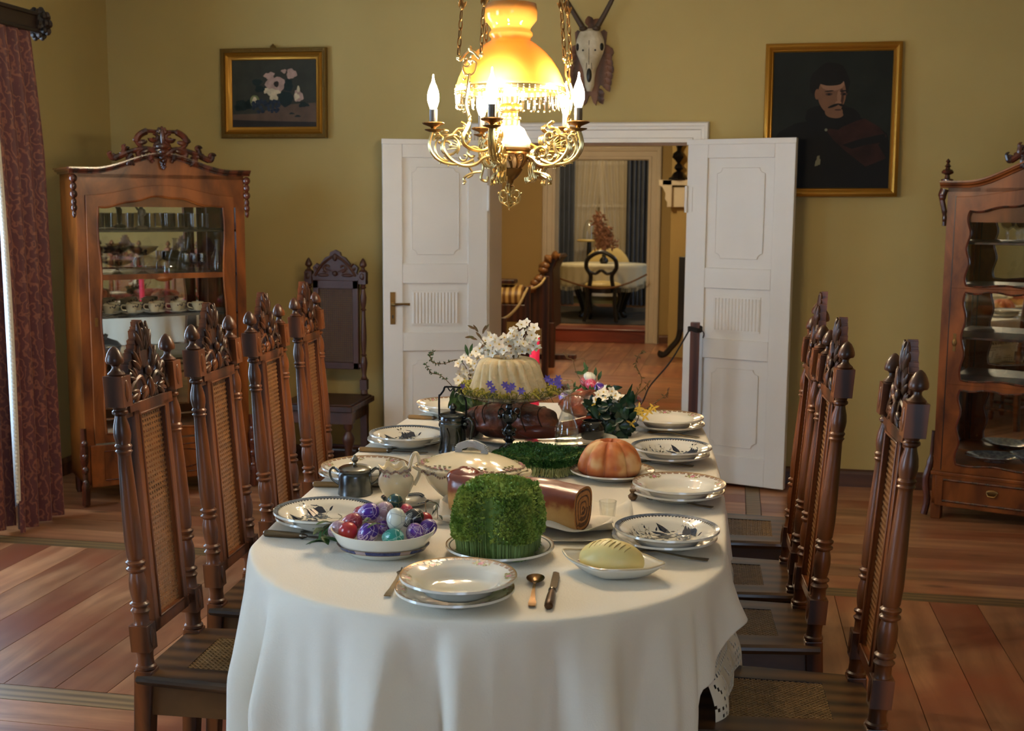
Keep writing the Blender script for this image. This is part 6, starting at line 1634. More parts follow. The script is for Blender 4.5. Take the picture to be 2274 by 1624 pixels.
g = OG(); g.lathe([(.06,0),(.09,.004),(.128,.016),(.13,.018),(.125,.018),(.088,.008),(0,.006)], 48); g.v = [(x*1.75, y*.95, z*.5) for x, y, z in g.v]; g.build('body', M['china'], pt_, smooth=60)
# axis of the roll: from the far left end to the near right cut face
A, B_ = T(1030, 1110)+Vector((.02,.02,0)), T(1290, 1178)
ax = (B_-A); Lr = .36; rz = atan2(ax.y, ax.x)
rl = thing('poppy_seed_roll', 'long glazed poppy-seed roll cake with spiral cut end', 'cake', T(1150, 1168)+Vector((0,.0,.010)), radians(-17))
def rsec(a, x):    # loaf section: flat base with mushroom top
    c, s = cos(a), sin(a); n = 3.0; hw = .052; hh = .058
    y = hw*abs(c)**(2/n)*(1 if c > 0 else -1); z = hh+hh*abs(s)**(2/n)*(1 if s > 0 else -1)
    k = 1+.10*max(0, s) + .03*sin(x*40+a*2)*.5; 
    return y*k*(.92+.12*min(1, z/.07)), z*1.0*(1+.03*sin(x*26))
g = G(); NU, NV = 40, 44; V = []; 
for j in range(NV+1):
    x = -.185+.37*j/NV
    e = 1-.12*max(0, (-x-.16)/.025)**2
    for i in range(NU): y, z = rsec(2*pi*i/NU, x); V.append((x, y*e, z))
Fq = [(j*NU+i, j*NU+(i+1) % NU, (j+1)*NU+(i+1) % NU, (j+1)*NU+i) for j in range(NV) for i in range(NU)]+[tuple(range(NU))[::-1]]
g.add(V, Fq)
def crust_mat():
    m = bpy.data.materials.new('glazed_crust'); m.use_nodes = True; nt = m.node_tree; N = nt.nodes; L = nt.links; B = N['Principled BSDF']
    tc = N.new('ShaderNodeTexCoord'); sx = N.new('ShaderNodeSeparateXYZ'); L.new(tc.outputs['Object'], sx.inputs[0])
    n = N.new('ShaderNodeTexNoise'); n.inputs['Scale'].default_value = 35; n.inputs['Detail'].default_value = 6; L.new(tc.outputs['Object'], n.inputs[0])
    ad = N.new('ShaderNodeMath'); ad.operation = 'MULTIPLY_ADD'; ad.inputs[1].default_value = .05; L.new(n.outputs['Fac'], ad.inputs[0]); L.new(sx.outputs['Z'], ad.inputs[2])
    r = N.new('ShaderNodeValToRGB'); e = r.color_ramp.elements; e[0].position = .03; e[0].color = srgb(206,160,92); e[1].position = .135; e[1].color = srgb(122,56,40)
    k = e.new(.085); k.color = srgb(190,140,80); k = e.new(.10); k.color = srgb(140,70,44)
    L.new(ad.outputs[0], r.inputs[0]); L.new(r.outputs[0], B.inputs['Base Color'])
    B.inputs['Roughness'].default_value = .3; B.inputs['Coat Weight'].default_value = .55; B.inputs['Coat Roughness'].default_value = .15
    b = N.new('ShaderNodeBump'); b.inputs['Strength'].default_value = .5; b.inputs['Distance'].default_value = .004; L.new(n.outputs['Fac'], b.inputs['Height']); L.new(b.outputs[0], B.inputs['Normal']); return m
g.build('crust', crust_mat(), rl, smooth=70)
g = G()
def rc(k, i): y, z = rsec(2*pi*i/NU, .185); return (.1855, y*k, .058+(z-.058)*k)
crumb, seeds = mat('yellow_crumb', srgb(176,118,62), .8, bump=.3, bscale=120, var=.3, vscale=60), mat('dark_poppy_filling', srgb(64,38,24), .8, bump=.4, bscale=160, col2=srgb(104,68,40), vscale=80)
ks = [1, .90, .80, .62, .54, .36, .28, .12, 0]
for q in range(len(ks)-1):
    for i in range(NU):
        # spiral: alternate by ring with a slip
        g.add([rc(ks[q], i), rc(ks[q], i+1), rc(ks[q+1], i+1), rc(ks[q+1], i)], [(0,1,2,3)], (q+ (1 if i > NU*.6 else 0)) % 2)
g.build('cut_face', [crumb, seeds], rl, smooth=0)

# small round babka with glazed top (left of the roll)
p0 = T(1012, 1148)
bb = thing('small_babka', 'small cupcake-like babka with shiny brown crown left of the roll', 'cake', T(1022, 1160)+Vector((.004,.045,.012)))
G().lathe([(0,0),(.030,0),(.036,.05),(.037,.075)], 28, fn=lambda a, z: 1+.03*cos(14*a)).build('sponge', mat('pale_sponge', srgb(214,178,112), .8, bump=.2, bscale=90, var=.15), bb)
g = G(); g.ell((0,0,.092), (.052,.050,.034), 28, 16, fn=lambda a, t: 1+.04*sin(3*a+t*4)); g.v = [(x, y, max(z, .066)) for x, y, z in g.v]; g.build('crown', crust_mat() if 0 else mat('glazed_crown', srgb(128,52,40), .25, coat=.7, var=.3, vscale=25, bump=.15, bscale=50), bb, smooth=180)

# ---- large tureen
tp = T(1047, 1120)
tu = thing('soup_tureen', 'large oval white tureen with rose border and looped lid handle', 'tureen', tp, radians(-6))
def osc(g, kx, ky): g.v = [(x*kx, y*ky, z) for x, y, z in g.v]; return g
g = OG(); g.lathe([(0,.003),(.055,.003),(.058,0),(.062,.004),(.060,.012),(.085,.032),(.108,.060),(.118,.084),(.122,.100),(.126,.104),(.120,.104),(.112,.084),(.09,.04),(0,.02)], 56, fn=lambda a, z: 1+(.012*cos(10*a) if z > .09 else 0)); osc(g, 1.16, .84)
g.build('body', M['china_cream'], tu, smooth=50)
for s in (-1, 1):
    g = G(); g.tube(spline([(s*.125,0-.03,.085),(s*.158,-.028,.100),(s*.166,0,.098),(s*.158,.028,.100),(s*.125,.03,.085)], 7), .0062, 8, flat=1.0); g.ell((s*.150,0,.094), (.02,.012,.006)); g.build('handle', M['china_cream'], tu)
g = OG(); LP = [(.130,.104),(.131,.108),(.126,.111),(.110,.120),(.080,.134),(.045,.145),(.0,.149)]
g.lathe(LP, 56, fn=lambda a, z: 1+(.014*cos(10*a) if z < .113 else 0)); osc(g, 1.20, .86); lid = g.build('lid', M['china_cream'], tu, smooth=60)
g = G(); P_ = spline([(-.036,0,.140),(-.038,0,.158),(-.020,0,.167),(0,0,.172),(.020,0,.167),(.038,0,.158),(.036,0,.140)], 7)
for i in range(len(P_)-1): g.bar(P_[i], P_[i+1]+(P_[i+1]-P_[i])*.12, .020, .009, ref=(0,1,0))
g.ell((0,0,.177), (.010,.010,.005)); g.build('lid_handle', mat('pale_blue_china', srgb(196,200,204), .15, coat=.4), lid, bevel=.002)
g = G(); rnd = random.Random(9)
def ovz(P, r): return interp(sorted((a, b) for a, b in P), r)
for i in range(150):
    a = 2*pi*i/150; 
    for rr, dr in ((.1295,.0015),(.1215,.005)):
        r = rr+.002*sin(i*1.7); z = ovz(LP, min(r, .1299))+.0012
        if rr < .125 and i % 3 == 0: continue
        g.ell((r*1.2*cos(a), r*.86*sin(a), z), (dr*1.3, dr*1.1, .0008), 6, 3, 0)
for k in range(8):
    a0 = 2*pi*k/8+.35
    for j in range(9):
        a = a0+(j-4)*.045; r = .113+.006*sin(j*2.1); z = ovz(LP, r)+.001
        g.ell((r*1.2*cos(a), r*.86*sin(a), z), (.0048,.004,.001), 7, 3, 1 if j % 3 == 1 else (2 if j % 3 == 2 else 0))
g.build('rose_border', [M['plate_band'], M['pink'], M['sprig']], lid, smooth=0)
g = G()
for i in range(110):
    a = 2*pi*i/110; r = .1235; z = .093+.004*sin(i*.9); g.ell((r*1.16*cos(a), r*.84*sin(a), z), (.003,.003,.0035), 6, 4, i % 3 == 1)
g.build('rose_border', [M['plate_band'], M['mauve']], tu, smooth=0)

# ---- pewter sugar pot
sp_ = thing('sugar_pot', 'dark pewter lidded sugar pot with two loop handles', 'sugar pot', T(789, 1098), radians(10))
g = G(); g.lathe([(.048,0),(.050,.002),(.049,.01),(.047,.03),(.048,.055),(.046,.062),(.043,.066),(.046,.070),(.046,.073)], 36); g.build('body', M['pewter'], sp_)
g = G(); g.lathe([(.047,.073),(.047,.077),(.040,.081),(.02,.085),(.006,.087),(.004,.092),(.009,.097),(.010,.102),(.006,.107),(.003,.113),(0,.115)], 32); g.build('lid', M['silver'], sp_)
for s in (-1, 1): g = G(); g.tube(spline([(s*.046,0,.064),(s*.060,0,.076),(s*.072,0,.068),(s*.068,0,.045),(s*.048,0,.028)], 7), [.0045]*10+[.0032]*19, 8, flat=.7); g.build('handle', M['pewter'], sp_)

# ---- creamer
cr = thing('cream_jug', 'white rose-bordered cream jug with wavy rim and upright handle', 'jug', T(880, 1118), radians(200))
def crf(a, z): return 1+(.07*cos(6*a)*max(0, (z-.075)/.03) if z > .075 else 0)+(.16*max(0, cos(a))**6*max(0, (z-.06)/.04))
g = OG(); g.lathe([(.026,0),(.028,.003),(.026,.01),(.040,.028),(.050,.050),(.048,.068),(.037,.082),(.036,.092),(.041,.102),(.039,.102),(.034,.092),(.034,.08),(.04,.06),(0,.02)], 48, fn=crf)
g.v = [(x, y, z+(.006*cos(6*atan2(y, x)) if z > .098 else 0)) for x, y, z in g.v]; g.build('body', M['china_cream'], cr, smooth=60)
g = G(); g.tube(spline([(-.036,0,.088),(-.045,0,.125),(-.054,0,.136),(-.062,0,.125),(-.066,0,.08),(-.050,0,.045)], 7), [.005]*36, 10, flat=1.3); g.build('handle', M['china_cream'], cr)
g = G()
for i in range(60):
    a = 2*pi*i/60; r = .0415*crf(a, .092); g.ell((r*cos(a)*.93, r*sin(a)*.93, .090+.003*sin(i)), (.0025,.0025,.004), 6, 4, 0)
for a0 in (.8, 2.4, 3.9, 5.4):
    for j in range(8): a = a0+(j-4)*.08; z = .078-.004*(j % 3); r = .0405; g.ell((r*cos(a), r*sin(a), z), (.003,.003,.004), 6, 4, 1 if j % 2 else 2)
g.build('rose_border', [M['plate_band'], M['pink'], M['mauve']], cr)
# patterned dish standing behind/under the jug
qd = thing('square_dish', 'small square white dish with grey scrolled corners beneath cream jug', 'dish', T(895, 1122)+Vector((.006,.0,0)), radians(28))
def sq2(u, v):
    a = 2*pi*u; r = v; n = 5; c, s = cos(a), sin(a); k = (abs(c)**n+abs(s)**n)**(-1/n)
    return (.060*r*k*c, .060*r*k*s, .001+.022*max(0, r-.6)**1.3/.4**1.3*(.6+.6*(k-1)))
cr.location.z = TZ+.006
g = G().surf(sq2, 56, 10, cu=True); 
for c_ in range(4):
    for j in range(12):
        u = (c_+.5)/4+(j-5.5)*.011; q = sq2(u % 1, .90); g.ell((q[0], q[1], q[2]+.0024), (.004,.0025,.001), 6, 3)
        q = sq2(u % 1, .98); g.ell((q[0], q[1], q[2]+.002), (.0035,.0018,.001), 6, 3)
g.m = [0 if i < 560 else 1 for i in range(len(g.f))]; g.build('body', [M['china'], M['blue']], qd, smooth=60)

# ---- pewter coffee jug with bail handle
jp = T(1001, 1012)
jg = thing('coffee_jug', 'tall dark pewter jug with lid and swing handle above plates', 'jug', jp+Vector((0,.03,0)), radians(-15)); jg.scale = (1.04, 1.04, .88)
g = G(); g.lathe([(.042,0),(.046,.003),(.046,.012),(.043,.02),(.041,.05),(.040,.09),(.041,.115),(.042,.118),(.040,.122),(.041,.128),(.041,.140),(.038,.146)], 36); g.build('body', M['pewter'], jg)
g = G()
for z, r in ((.118,.0422),(.124,.0422)): g.tube([(r*cos(a), r*sin(a), z) for a in [2*pi*i/40 for i in range(40)]], .0014, 5, closed=True)
for k in range(8):
    a = 2*pi*k/8
    g.tube([(.0425*cos(a+.22*sin(t*3.1)), .0425*sin(a+.22*sin(t*3.1)), .03+.075*t) for t in [j/10 for j in range(11)]], .0014, 5)
g.build('engraving', M['pewter'], jg)
g = G(); g.lathe([(.043,.146),(.044,.150),(.040,.154),(.026,.160),(.010,.163),(.007,.166),(.009,.170),(.013,.176),(.012,.183),(.005,.192),(0,.196)], 32); g.build('lid', M['pewter'], jg)
g = G(); g.tube(spline([(.038,0,.132),(.058,0,.140),(.070,0,.120),(.066,0,.08),(.060,0,.045),(.043,0,.022)], 8), [.0052]*12+[.007]*10+[.0055]*19, 10); g.ell((.044,0,.118), (.012,.012,.010)); g.build('handle', M['pewter'], jg)
g = G(); g.tube(spline([(-.046,0,.100),(-.050,0,.15),(-.050,0,.215),(-.046,0,.222),(-.034,0,.240),(-.030,0,.252),(-.02,0,.256)], 5), .0034, 8); g.tube(spline([(.046,0,.100),(.048,0,.15),(.048,0,.20),(.044,0,.215),(.032,0,.236),(.028,0,.252),(.018,0,.256)], 5), .003, 8)
g.tube([(-.03,0,.254),(0,0,.257),(.03,0,.256)], .0036, 8); 
for s in (-1, 0): g.tube(spline([(-.018+.018*(s+1),0,.252),(-.009+.018*(s+1),0,.240),(.0+.018*(s+1),0,.252)], 5), .0022, 6)
for s in (-1, 1): g.ell((s*.046, 0, .108), (.006,.005,.012))
g.build('swing_handle', M['iron'], jg)

# ---- ham on its oval platter
hp = T(1180, 990)
pf = thing('meat_platter', 'long white oval platter holding the roast ham', 'platter', T(1200, 985)+Vector((.0,.03,0)), radians(8))
g = OG(); g.lathe([(.08,0),(.10,.003),(.125,.014),(.13,.018),(.123,.017),(.098,.007),(0,.006)], 56); osc(g, 2.05, 1.15); g.build('body', M['china'], pf, smooth=60)
HAM = mat('smoked_ham', srgb(150,78,50), .36, coat=.35, col2=srgb(52,25,18), vscale=16, bump=.8, bscale=34)
HAM2 = mat('sausage_skin', srgb(140,58,40), .3, coat=.5, col2=srgb(96,36,26), vscale=12, bump=.15, bscale=40)
hm = thing('roast_ham', 'large dark smoked ham tied with string on the white platter', 'ham', T(1135, 985)+Vector((-.01,.055,.012)), radians(4))
g = G(); g.ell((0,0,.058), (.17,.075,.064), 48, 30, fn=lambda a, t: 1+.05*sin(4*a+2*t)+.03*sin(9*a)*sin(5*t)+.03*cos(7*t)); g.v = [(x, y, max(z, 0)) for x, y, z in g.v]; g.build('meat', HAM, hm, smooth=180)
g = G()
for x0 in (-.115,-.085,-.02,.05,.11):
    r = sqrt(1-(x0/.17)**2); g.tube([(x0+.012*sin(a*2), (.079*r)*cos(a), .058+(.068*r)*sin(a)) for a in [-.5+(pi+1)*i/24 for i in range(25)]], .0022, 5)
g.build('string', mat('dark_string', srgb(60,36,24), .8), hm)
g = G()
for k, (x0, y0) in enumerate(((-.15,-.03),(-.135,.0),(-.16,.015))):
    g.ell((0,0,0), (.028,.022,.050), 16, 10, X=Matrix.Translation((x0, y0-.02, .045)) @ Matrix.Rotation(.3*k-.3, 4, 'Y'))
g.v = [(x, y, max(z, 0)) for x, y, z in g.v]
g.build('dark_bulge', mat('charred_skin', srgb(58,34,28), .3, coat=.5, bump=.3, bscale=30), hm)
def sausage(label, P, r, m=HAM2):
    pts = spline(P, 8); N_ = len(pts); o = G().tube(pts, [r*min(1, .35+sin(pi*min(.999, max(.001, i/(N_-1))))*1.6) for i in range(N_)], 14).build('sausage', m, smooth=180); return tag(o, label, 'sausage')
b1 = T(1185, 985)
sausage('long red-brown smoked sausage lying in front of the ham', [T(1150,985)+Vector((0,.0,.045)), T(1235,983)+Vector((0,.0,.043)), T(1330,965)+Vector((0,.0,.05)), T(1400,950)+Vector((.0,.02,.06))], .028)
sausage('reddish sausage resting on top at right of the ham', [T(1300,965)+Vector((0,.02,.09)), T(1360,950)+Vector((0,.02,.095)), T(1420,935)+Vector((0,.02,.075))], .026)
h2 = thing('smoked_loin', 'second smaller piece of brown smoked meat behind the decanter', 'meat', T(1310, 935)+Vector((0,.02,.01)), radians(10))
g = G(); g.ell((0,0,.05), (.12,.06,.055), 32, 20, fn=lambda a, t: 1+.06*sin(5*a+t*3)+.03*cos(9*t)); g.v = [(x, y, max(z, 0)) for x, y, z in g.v]; g.build('meat', HAM, h2, smooth=180)

# ---- cake stand with the pale fluted babka
sp0 = T(1128, 1003); STZ = TZ
q = ony(1128, 893, sp0.y+.02); zp = q.z          # bowl height of the stand
st_ = thing('cake_stand', 'dark pewter figured stand carrying a wide glass dish', 'cake stand', (sp0.x, sp0.y+.02, TZ+.001))
h_ = zp-TZ
g = G(); k = h_/.16
g.lathe([(.034,0),(.036,.004),(.030,.010),(.016,.018),(.012,.026),(.020,.034),(.012,.040),(.011,.046),(.019,.054),(.022,.064),(.018,.074),(.009,.080),(.007,.086),(.014,.090),(.024,.100),(.029,.112),(.027,.122),(.014,.130),(.009,.136),(.013,.141),(.010,.150),(.018,.158),(.020,.160)], 28)
for s in range(4):
    a = s*pi/2+.4
    g.tube([((.028+.010*cos(t)+.0)*cos(a), (.028+.010*cos(t))*sin(a), .126+.012*sin(t)) for t in [2*pi*i/14 for i in range(14)]], .0028, 6, closed=True)
    g.ell((.034*cos(a), .034*sin(a), .112), (.006,.006,.009)); g.ell((.021*cos(a), .021*sin(a), .068), (.005,.005,.006)); g.ell((.022*cos(a+.7), .022*sin(a+.7), .054), (.006,.006,.005))
g.v = [(x, y, z*k) for x, y, z in g.v]; g.build('stem', M['pewter'], st_)
g = OG(); R_ = .180; g.lathe([(0,h_),(.05,h_),(.11,h_+.010),(.155,h_+.024),(R_,h_+.036),(R_+.002,h_+.039),(.155,h_+.029),(.11,h_+.014),(0,h_+.005)], 64, fn=lambda a, z: 1+(.012*cos(32*a) if z > h_+.02 else 0)); g.build('dish', M['glass_thick'], st_, smooth=60)
bk0 = Vector((sp0.x-.004, sp0.y+.02, TZ+h_+.018))
ba = thing('fluted_babka', 'pale fluted sugar-dusted babka cake standing on the glass dish', 'cake', bk0)
def bf(a, z):
    s = abs(cos(9*(a+.30*(z/.14)))); return 1+.20*(s**.8-.55)*min(1, (.147-z)/.02 if z < .147 else .0)
BP = [(.028,.001),(.110,.0015),(.122,.006),(.119,.016),(.112,.03),(.104,.055),(.096,.085),(.090,.11),(.084,.127),(.074,.138),(.060,.143),(.042,.141),(.030,.130),(.024,.10),(.022,.03)]
g = G(); fine = []
for (a, b), (c, d) in zip(BP, BP[1:]):
    for i in range(3): t = i/3; fine.append((a+(c-a)*t, b+(d-b)*t))
fine.append(BP[-1]); g.lathe([(r*1.10, z*.94) for r, z in fine], 216, fn=bf)
g.build('sponge', mat('pale_babka', srgb(234,214,168), .8, bump=.55, bscale=70, var=.12, vscale=30, sss=.1), ba, smooth=80)
def blossom(g, p, nrm, r, mp=0, mc=1, rnd=random):
    p = Vector(p); nrm = Vector(nrm).normalized(); u = nrm.orthogonal().normalized(); v = nrm.cross(u); ph = rnd.uniform(0, 6)
    for k in range(5):
        a = ph+2*pi*k/5; d = (u*cos(a)+v*sin(a)+nrm*.35).normalized(); g.leaf(p, d, nrm, r, r*.78, mp, .18, 3)
    g.ell(p+nrm*r*.12, r*.14, 6, 4, mc)
    for k in range(4): a = ph+1.3*k; g.tube([p, p+nrm*r*.45+(u*cos(a)+v*sin(a))*r*.25], r*.02, 3, mc)
def bouquet(name, label, cat, c, spots, r, seed, leaves=(), lm='leaf', twigs=()):
    rnd = random.Random(seed); t = thing(name, label, cat, (0,0,0)); g = G()
    for p in spots: blossom(g, p, (rnd.uniform(-.6,.6), rnd.uniform(-1,-.2), rnd.uniform(.1,.9)), r*rnd.uniform(.85,1.15), 0, 1, rnd)
    g.build('blossom', [M['petal'], M['yellowp']], t, smooth=180)
    if leaves:
        g = G()
        for p, d, L, w in leaves: g.leaf(p, d, (0,-1,.3), L, w, 0, rnd.uniform(-.1, .4))
        g.build('leaves', M[lm], t, smooth=180)
    if twigs:
        g = G()
        for P in twigs: g.tube(spline(P, 5), .0016, 5)
        g.build('stems', M['twig'], t)
    t.location = (0,0,0); return t
def spots2(S):
    r_ = random.Random(77); return S+[p+Vector((r_.uniform(-.02,.02), r_.uniform(-.02,.02), r_.uniform(-.012,.012))) for p in S]
def onp(px, py, y, dy=0): p = ony(px, py, y+dy); return p
yb = bk0.y; rnd = random.Random(21)
spots = []
for (px, py) in ((1085,745),(1095,752),(1078,757),(1082,778),(1095,785),(1072,783),(1066,775),(1105,770),(1115,765),(1112,782),(1125,778),(1128,760),(1120,750),(1135,742),(1140,735),(1148,745),(1158,722),(1150,760),(1160,745),(1163,765),(1170,755),(1175,735),(1180,745),(1185,752),(1172,775),(1160,783),(1145,775),(1185,768),(1135,785),(1150,787),(1100,760),(1118,790),(1090,768),(1140,765)):
    spots.append(onp(px, py, yb, rnd.uniform(-.035, .03)))
lv = []
for (px, py, dx, dz) in ((1062,738,-.5,.8),(1056,732,-.9,.5),(1052,748,-1,-.1),(1072,742,.3,1),(1060,755,-.8,.3),(1080,760,-.5,-.6),(1070,752,-.6,.7),(1165,735,.1,1),(1180,742,.5,.6),(1160,732,-.3,1),(1138,778,.2,-1),(1170,770,.4,-.6),(1075,735,.6,.8)):
    lv.append((onp(px, py, yb), (dx, -.2, dz), .030, .009))
bouquet('blossom_sprig', 'white cherry blossom sprigs with bronze leaves on top of babka', 'blossom', None, spots2(spots), .0185, 2, lv, 'leaf_red', [[onp(1095,790,yb), onp(1082,770,yb), onp(1062,745,yb)], [onp(1150,795,yb), onp(1160,765,yb), onp(1172,735,yb)]])
# moss, catkins and violets round the cake
ms_ = thing('moss_garland', 'ring of moss, yellow catkins and grass round the babka', 'garland', (bk0.x, bk0.y, TZ+h_+.018)); rnd = random.Random(31); g = G()
for i in range(1400):
    a = rnd.uniform(0, 2*pi); r = rnd.uniform(.128, .172); z = .002+.026*rnd.random()*(1-abs(r-.150)/.04)+max(0, (r-.14))*.5
    d = Vector((rnd.uniform(-1,1), rnd.uniform(-1,1), rnd.uniform(-.2,.9))); g.leaf((r*cos(a), r*sin(a), z), d, (0,0,1), rnd.uniform(.012,.024), .0035, 0, rnd.uniform(-.3,.6), 2)
g.build('moss', M['moss'], ms_, smooth=0)
g = G()
for i in range(110):
    a = rnd.uniform(0, 2*pi); r = rnd.uniform(.128, .17); p = Vector((r*cos(a), r*sin(a), .020+rnd.uniform(0,.014))); a2 = rnd.uniform(0, 6.3); L_ = rnd.uniform(.015,.034)
    g.tube(spline([p, p+Vector((cos(a2)*L_*.5, sin(a2)*L_*.5, .010)), p+Vector((cos(a2+.9)*L_, sin(a2+.9)*L_, rnd.uniform(-.014,.008)))], 4), [.0024+.0008*(j % 2) for j in range(9)], 6)
g.build('catkins', mat('yellow_catkin', srgb(190,174,74), .8), ms_)
g = G()
for i in range(60):
    a = rnd.uniform(0, 2*pi); r = .145; p = Vector((r*cos(a), r*sin(a), .014)); a2 = a+rnd.uniform(-1.2,1.2); g.tube(spline([p, p+Vector((cos(a2)*.02, sin(a2)*.02, .02)), p+Vector((cos(a2)*.045, sin(a2)*.045, rnd.uniform(-.02,.02)))], 4), .0008, 4)
g.build('grass', M['leaf'], ms_)
vi = thing('violet_flowers', 'violet squill flowers tucked in the moss round the babka', 'flowers', (0,0,0), group=None); g = G()
for (px, py) in ((1122,852),(1130,862),(1138,855),(1216,838),(1224,845),(1236,845),(1242,852),(1028,857),(1095,862),(1158,865),(1240,838),(1088,850)):
    p = onp(px, py+3, bk0.y-.15 if 1050 < px < 1200 else bk0.y-.08)
    for k in range(6): a = k*pi/3; g.leaf(p, (cos(a), -.5, sin(a)), (0,-1,0), .0145, .0075, 0, .2, 3)
g.build('petals', M['violet'], vi, smooth=180)

# ---- glass vase with leaves and blossom at left of the stand
vl = T(1062, 962)+Vector((-.01,.02,0))
va = thing('glass_vase', 'clear glass vase of cherry blossom and twigs behind the jug', 'vase', vl)
OG().lathe([(0,.002),(.030,.002),(.034,.0),(.036,.01),(.033,.06),(.040,.12),(.038,.12),(.031,.06),(.033,.012),(0,.008)], 28).build('body', M['glass_thick'], va)
yv = vl.y; rnd = random.Random(41)
spots = [onp(px, py, yv, rnd.uniform(-.03,.02)) for px, py in ((1018,808),(1030,795),(1040,802),(1048,790),(1058,785),(1062,798),(1045,815),(1028,820),(1020,832),(1032,842),(1045,835),(1052,824),(1025,855),(1036,860),(1018,845),(1055,808),(1066,790),(1038,828),(1050,850))]
lv = [(onp(px, py, yv), (dx, -.2, dz), L_, w) for px, py, dx, dz, L_, w in ((1040,790,-.3,1,.04,.014),(1044,785,.2,1,.035,.012),(1010,862,-.3,-1,.06,.016),(1016,880,.1,-1,.06,.018),(1008,880,-.5,-1,.05,.014),(1030,890,-.4,-.8,.06,.03),(1040,905,.2,-.8,.06,.03),(1050,895,.8,-.4,.06,.03),(1035,915,-.6,-.4,.05,.028),(1060,915,.7,.0,.05,.028),(1045,925,0,-1,.05,.03),(1028,925,-.6,-.7,.045,.024),(1065,900,.6,.3,.05,.025),(1050,940,.3,-1,.04,.024),(1020,905,-.9,.1,.04,.02))]
tw = [[onp(1052,940,yv), onp(1045,850,yv), onp(1040,790,yv)],
      [onp(1045,900,yv), onp(1040,830,yv), onp(1018,800,yv), onp(985,808,yv), onp(962,805,yv), onp(955,790,yv), onp(962,782,yv)],
      [onp(1045,910,yv), onp(1010,865,yv), onp(980,835,yv), onp(958,828,yv), onp(945,808,yv)]]
for i in range(70):
    px, py = rnd.uniform(1010, 1062), rnd.uniform(870, 950); a = rnd.uniform(0, 6.3); lv.append((onp(px, py, yv, rnd.uniform(-.03,.04)), (cos(a), -.3, sin(a)*.8), rnd.uniform(.03,.05), .022))
bq = bouquet('blossom_bouquet', 'white blossom branch and curly twigs in the glass vase', 'bouquet', None, spots, .0185, 3, lv, 'leaf', tw)
g = G()
for P in tw[1:]:
    for p in spline(P, 6)[10:]:
        p = Vector(p)
        for _ in range(2):
            a = rnd.uniform(0, 6.3); g.leaf(p, (cos(a), -.2, sin(a)), (0,-1,0), .011, .004, 0, .3, 2)
g.build('buds', M['leaf'], bq, smooth=0)
cn = thing('pink_candle', 'bright pink candle standing behind the pale babka', 'candle', T(1180, 945)+Vector((0,.12,0)))
p1 = ony(1185, 750, cn.location.y); p2 = ony(1183, 805, cn.location.y); hh_ = p1.z-TZ
cn.location = (p1.x+.004, cn.location.y, TZ+.001)
g = G(); g.lathe([(.018,0),(.020,.004),(.020,hh_-.004),(.017,hh_)], 24); g.build('wax', mat('pink_wax', srgb(238,44,92), .4, sss=.2), cn); G().tube([(0,0,hh_),(0,0,hh_+.01)], .001, 5).build('wick', M['black'], cn)

# ---- decanter on the table
dcp = T(1256, 1008)
dc = thing('glass_decanter', 'tall clear glass decanter with flat stopper, half filled with water', 'decanter', dcp+Vector((0,.02,0)))
k = (ony(1256, 868, dc.location.y).z-TZ)/.245
DCP = [(.034,0),(.038,.003),(.040,.012),(.041,.05),(.040,.085),(.034,.115),(.022,.150),(.0145,.18),(.0125,.205),(.012,.228),(.013,.236),(.021,.242),(.022,.245)]
g = OG(); g.lathe([(0,.004)]+[(r, z*k) for r, z in DCP]+[(r-.003, z*k) for r, z in DCP[::-1][:-2]]+[(0,.012)], 40); b_ = g.build('body', M['glass_thick'], dc, smooth=60)
g = G()
for z in (.088,.094,.105): g.tube([(.0402*cos(a)*(1 if z < .1 else .93), .0402*sin(a)*(1 if z < .1 else .93), z*k) for a in [2*pi*i/40 for i in range(40)]], .0007, 4, closed=True)
g.build('cut_rings', M['glass_thick'], dc)
OG().lathe([(0,.013),(.034,.013),(.037,.05),(.036,.078*k),(0,.078*k)], 32).build('water', M['water'], dc)
z0 = .245*k; OG().lathe([(0,z0-.012),(.010,z0-.012),(.0115,z0),(.008,z0+.006),(.010,z0+.012),(.020,z0+.018),(.023,z0+.026),(.018,z0+.034),(0,z0+.036)], 24).build('stopper', M['glass_thick'], dc)
# ---- crystal tumbler
ctu = thing('crystal_tumbler', 'small cut crystal glass on the cloth beside right end of roll', 'glass', T(1349, 1165))
OG().lathe([(0,.008),(.013,.008),(.014,.0),(.017,.004),(.022,.05),(.0235,.062),(.0215,.062),(.0185,.04),(.014,.014),(0,.013)], 24, fn=lambda a, z: 1+.03*cos(12*a+z*60)).build('body', M['glass_thick'], ctu)

